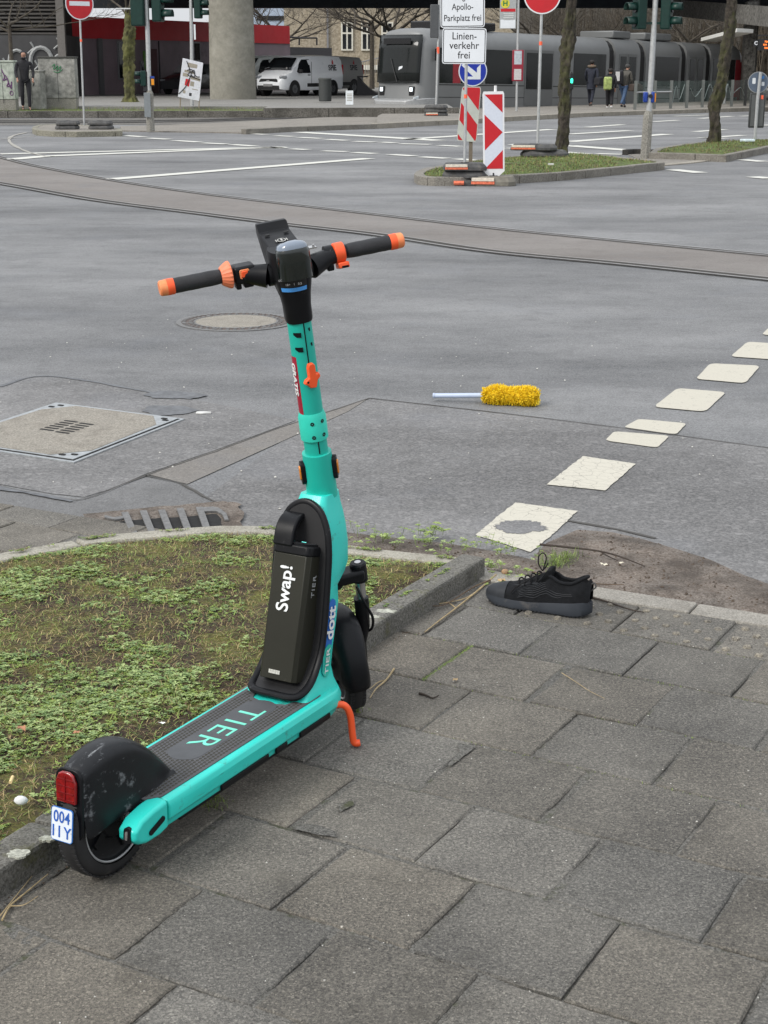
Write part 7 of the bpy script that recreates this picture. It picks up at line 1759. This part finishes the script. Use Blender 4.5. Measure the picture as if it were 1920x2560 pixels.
pl_ = MB().box((xo(1893, 276), .03, zo(276)), (38*Y/F, .06, 82*Y/F)).build('signal_plate', mat('plate_dark', (.035, .038, .038), .5), t, bevel=.02); MB().box((xo(1893, 276), -.005, zo(276)), (30*Y/F, .01, 74*Y/F)).build('plate_panel', mat('plate_panel_grey', (.10, .105, .105), .5), pl_); MB().box((xo(1905, 243), -.015, zo(243)), (.05, .01, .08)).build('orange_tag', m_tag, pl_)
p0 = D(1912, 112, 54); t = empty('departure_display', p0, (0, 0, R(-4)), 'dark departure display with orange text hanging at the right edge', 'display')
bx = MB().box((.15, 0, 0), (.75, .18, .36)).build('housing', m_bl, t); m_led = mat('led_orange', (1.0, .22, .03), .5, emit=1.6)
for k, s2 in enumerate(('704  Uni 2', '709  Neuss 5', '706  Hbf 8')): text(s2, .085, frame((.15, -.095, .095-k*.10), (1, 0, 0), (0, 0, 1)), m_led, 'lettering', bx, ext=.001)
MB().box((.15, 0, .30), (.8, .2, .04)).build('top_bar', m_bl, t); MB().tube([(.3, .1, .3), (.3, .1, 3)], .03, 6).build('hanger', m_al, t)
MB().box((-.30, 0, .05), (.14, .06, .20)).build('letter_box', m_bl, t); text('C', .16, frame((-.30, -.035, .05), (1, 0, 0), (0, 0, 1)), m_wh, 'lettering', t, bold=.006)
b = G(1427, 266, .12); t = empty('pedestrian_signal', b, (0, 0, 0), 'small signal glowing green beside the mossy trunk', 'traffic light'); Y = b.y
MB().tube([(0, .06, 0), (0, .06, ZP(180, Y)-b.z)], .03, 8).build('post', m_bl, t); hh_ = MB().box((0, 0, ZP(203, Y)-b.z), (.14, .12, .62)).build('signal_head', m_bl, t, bevel=.02)
MB().prism(rr(.042, .085, .03), 0, .01, fn=lambda q: V((q.x, -.06-q.z, q.y+ZP(202, Y)-b.z))).build('green_lamp', mat('signal_lit_green', (.03, 1.0, .55), .4, emit=2.2), hh_)
p0 = G(1743, 357, RZ+.12); o = MB().prism(jag([(-.14, -.05), (0, -.08), (.15, -.04), (.13, .06), (-.02, .05), (-.12, .04)], .02, 4), 0, .05).build('plastic_bag', mat('bag_white', (.65, .75, .78), .5), bevel=.01); o.location = G(1866, 354, RZ+.17); tag(o, 'pale blue-white crumpled bag on the grass at right', 'litter')
o = MB().prism(jag([(-.04, -.03), (.04, -.03), (.04, .03), (-.04, .03)], .01, 4), 0, .02).build('paper_scrap', mat('paper_scrap_white', (.62, .62, .6), .8)); o.location = G(1377, 412, RZ+.20); tag(o, 'white scrap on the median grass', 'litter')
# =================================================================== PEOPLE
def skin(name, J, E_, rad, m_, par, lvl=2):
    me = bpy.data.meshes.new(name); me.from_pydata(J, E_, []); o = bpy.data.objects.new(name, me); COL.objects.link(o); o.parent = par; me.materials.append(m_)
    s = o.modifiers.new('skin', 'SKIN'); s.use_smooth_shade = True
    for i, r in enumerate(rad):
        v = me.skin_vertices[0].data[i]; v.radius = (r, r) if not isinstance(r, tuple) else r; v.use_root = (i == 0)
    b_ = o.modifiers.new('sub', 'SUBSURF'); b_.levels = lvl; b_.render_levels = lvl; return o
m_skin = mat('skin', (.36, .20, .14), .6); m_jean = mat('jeans', (.05, .09, .17), .8, var=.2); m_blackc = mat('black_cloth', (.012, .012, .015), .85, var=.3); m_navy = mat('navy_coat', (.015, .018, .03), .85, var=.3); m_olive = mat('grey_olive_coat', (.07, .065, .055), .85, var=.3); m_hair = mat('dark_hair', (.012, .009, .007), .7); m_shw = mat('white_shoe', (.6, .6, .6), .6); m_fur = mat('fur_trim', (.13, .10, .07), .9, var=.4, scale=60); m_shb = mat('brown_shoe', (.05, .045, .04), .7)
def person(loc, yaw, H, lab, coat, trouser, shoe_m, hair_m, stride=.16, bend=0, arms=(0, 0), hood=False, coatlen=.46):
    """faces local +y; H = height in m, stride = fore/aft foot offset as a share of height"""
    t = empty('person', loc, (0, 0, yaw), lab, 'person'); h = H; hp = (0, 0, .52*h); ch_ = (0, .10*bend, .74*h); nk = (0, .14*bend, .835*h); hd2 = (0, .19*bend+.01, .93*h)
    st_ = stride*h
    J = [hp, (0, .05*bend, .63*h), ch_, nk, (0, .165*bend, .87*h), hd2, (0, .19*bend+.012, .965*h)]; E_ = [(0, 1), (1, 2), (2, 3), (3, 4), (4, 5), (5, 6)]; rad = [.065, .06, .075, .045, .05, .098, .08]
    for s, ph in ((-1, 1), (1, -1)):
        i = len(J); kn = (s*.055*h, st_*ph*.45+.03*h, .28*h if ph > 0 else .285*h); an = (s*.055*h, st_*ph-(.03*h if ph < 0 else 0), .045*h if ph > 0 else .075*h); tt2 = (s*.06*h, an[1]+.09*h, .02*h)
        J += [(s*.052*h, 0, .49*h), kn, an, tt2]; E_ += [(0, i), (i, i+1), (i+1, i+2), (i+2, i+3)]; rad += [.06, .042, .026, .018]
        i = len(J); a = arms[0] if s < 0 else arms[1]; J += [(s*.115*h, ch_[1], .79*h), (s*.145*h, ch_[1]+a*.35-.02, .63*h+a*.03), (s*.13*h, ch_[1]+a*.9+.04, .50*h+a*.20)]; E_ += [(2, i), (i, i+1), (i+1, i+2)]; rad += [.04, .03, .025]
        # hand: palm, thumb and four fingers in one small mesh grown from the wrist
        w_ = V(J[i+2]); J += [tuple(w_+V((0, .03, -.05)))]; E_ += [(i+2, len(J)-1)]; rad += [.03]; pi_ = len(J)-1
        for f in range(4): J += [tuple(w_+V((s*(-.018+f*.012), .045+.004*f, -.11-.008*(f in (1, 2)))))]; E_ += [(pi_, len(J)-1)]; rad += [.009]
        J += [tuple(w_+V((-s*.035, .05, -.07)))]; E_ += [(pi_, len(J)-1)]; rad += [.010]
    bd = skin('body', J, E_, rad, m_skin, t, 1)
    MB(Matrix.Translation(V(hd2)+V((0, .068*h/1.7, -.01)))).lathe([(.012, -.02), (.018, 0), (.004, .03)], 8).build('nose', m_skin, bd, smooth=60)
    # clothes: slightly larger skins over the body
    CJ = [(0, -.005, .455*h), (0, .05*bend, .63*h), ch_, (0, nk[1], .82*h), (0, nk[1]+.01, .865*h)]; CE = [(0, 1), (1, 2), (2, 3), (3, 4)]; CR = [.155, .15, .15, .09, .085]
    if coatlen < .46: CJ.append((0, -.01, coatlen*h)); CE.append((0, 5)); CR.append(.15)
    for s in (-1, 1):
        i = len(CJ); a = arms[0] if s < 0 else arms[1]; CJ += [(s*.118*h, ch_[1], .79*h), (s*.147*h, ch_[1]+a*.35-.02, .63*h+a*.03), (s*.132*h, ch_[1]+a*.86+.035, .51*h+a*.19)]; CE += [(2, i), (i, i+1), (i+1, i+2)]; CR += [.065, .055, .045]
    skin('coat', CJ, CE, CR, coat, t, 2)
    TJ = [(0, 0, .56*h)]; TE = []; TR = [.13]
    for s, ph in ((-1, 1), (1, -1)):
        i = len(TJ); TJ += [(s*.056*h, 0, .47*h), (s*.056*h, st_*ph*.45+.03*h, .28*h), (s*.056*h, (st_*ph-(.03*h if ph < 0 else 0)), .055*h if ph > 0 else .08*h)]; TE += [(0, i), (i, i+1), (i+1, i+2)]; TR += [.10, .072, .058]
        y_ = st_*ph-(.03*h if ph < 0 else 0); z_ = .028*h if ph > 0 else .045*h
        skin('shoe', [(s*.056*h, y_-.03, z_+.01), (s*.057*h, y_+.06, z_-.004), (s*.058*h, y_+.13, z_-.012)], [(0, 1), (1, 2)], [.05, .046, .032], shoe_m, t, 1)
    skin('trousers', TJ, TE, TR, trouser, t, 2)
    skin('hair', [(0, hd2[1]-.02, .985*h), (0, hd2[1]-.055, .94*h), (0, hd2[1]-.05, .895*h)], [(0, 1), (1, 2)], [.10, .115, .085], hair_m, t, 2)
    if hood: MB(Matrix.Translation((0, nk[1]-.04, .855*h))).tube([(.13*math.cos(a), .08*math.sin(a), .01*math.sin(a)) for a in [k*.524 for k in range(12)]], .045, 8, closed=True).build('hood_trim', m_fur, t, smooth=60)
    return t
def bag(name, p, yaw, prof_, w_, m_, label, cat, bev=.04):
    t = MB(Matrix.Rotation(yaw, 4, 'Z')).prism(prof_, -w_/2, w_/2, fn=lambda q: V((q.z, q.x, q.y))); o = t.build(name, m_, bevel=bev, seg=3); o.location = p; return tag(o, label, cat)
f1 = G(1476, 266, .12); person(f1, R(-20), 1.76, 'leftmost walker on the platform, long navy coat with fur-trimmed hood', m_navy, m_navy, m_shb, m_hair, .17, .4, (.25, -.2), True, .40)
bag('shoulder_bag', f1+V((.28, -.1, .92)), R(-30), [(-.22, -.12), (.22, -.16), (.26, .12), (.1, .2), (-.2, .16)], .26, m_blackc, 'dark bag hanging at the hip of the leftmost walker', 'bag')
f2 = G(1523, 271, .12); person(f2, R(-10), 1.44, 'short person in black with white shoes, middle of three walkers on the platform', m_blackc, m_blackc, m_shw, m_hair, .15, .2, (.1, -.1))
bag('backpack', f2+V((-.12, -.22, .90)), R(10), [(-.10, -.22), (.08, -.24), (.10, .14), (.02, .24), (-.10, .20)], .28, mat('lime_backpack', (.30, .37, .12), .7, var=.4, scale=12), 'lime green backpack on the short middle walker', 'backpack')
f3 = G(1557, 269, .12); person(f3, R(-35), 1.60, 'stooping person in grey-olive jacket and blue jeans, rightmost of three walkers', m_olive, m_jean, m_blackc, mat('grey_hood', (.05, .05, .05), .9), .18, 1.6, (.35, .1))
bag('backpack', f3+V((-.22, -.12, 1.12)), R(-25), [(-.12, -.26), (.08, -.28), (.10, .16), (0, .26), (-.12, .20)], .34, m_blackc, 'black backpack with white print on the stooping walker', 'backpack'); 
o = MB(Matrix.Rotation(R(-25), 4, 'Z')).box((0, -.0, 0), (.16, .02, .34)).build('backpack_print', mat('print_grey', (.45, .45, .45), .6)); o.parent = bpy.data.objects['backpack.001']; o.location = (-.06, -.15, .02)
bag('duffel_bag', f3+V((.42, -.1, .72)), R(-60), [(-.24, -.12), (.26, -.14), (.30, .06), (.12, .16), (-.2, .14)], .30, mat('brown_bag', (.045, .032, .025), .8), 'dark brown bag slung beside the stooping walker', 'bag')
f4 = V((D(62, 200, 52).x, 52, .22)); person(f4, R(-165), 1.9, 'person in black hooded jacket facing the street behind the left cabinets', m_blackc, m_blackc, m_blackc, m_blackc, .04, .1, (.2, .25)); skin('scarf', [(0, .03, .85*1.9), (0, .035, .888*1.9)], [(0, 1)], [.13, .125], m_blackc, bpy.context.scene.objects[[o.name for o in bpy.data.objects if o.name.startswith('person')][-1]], 2)
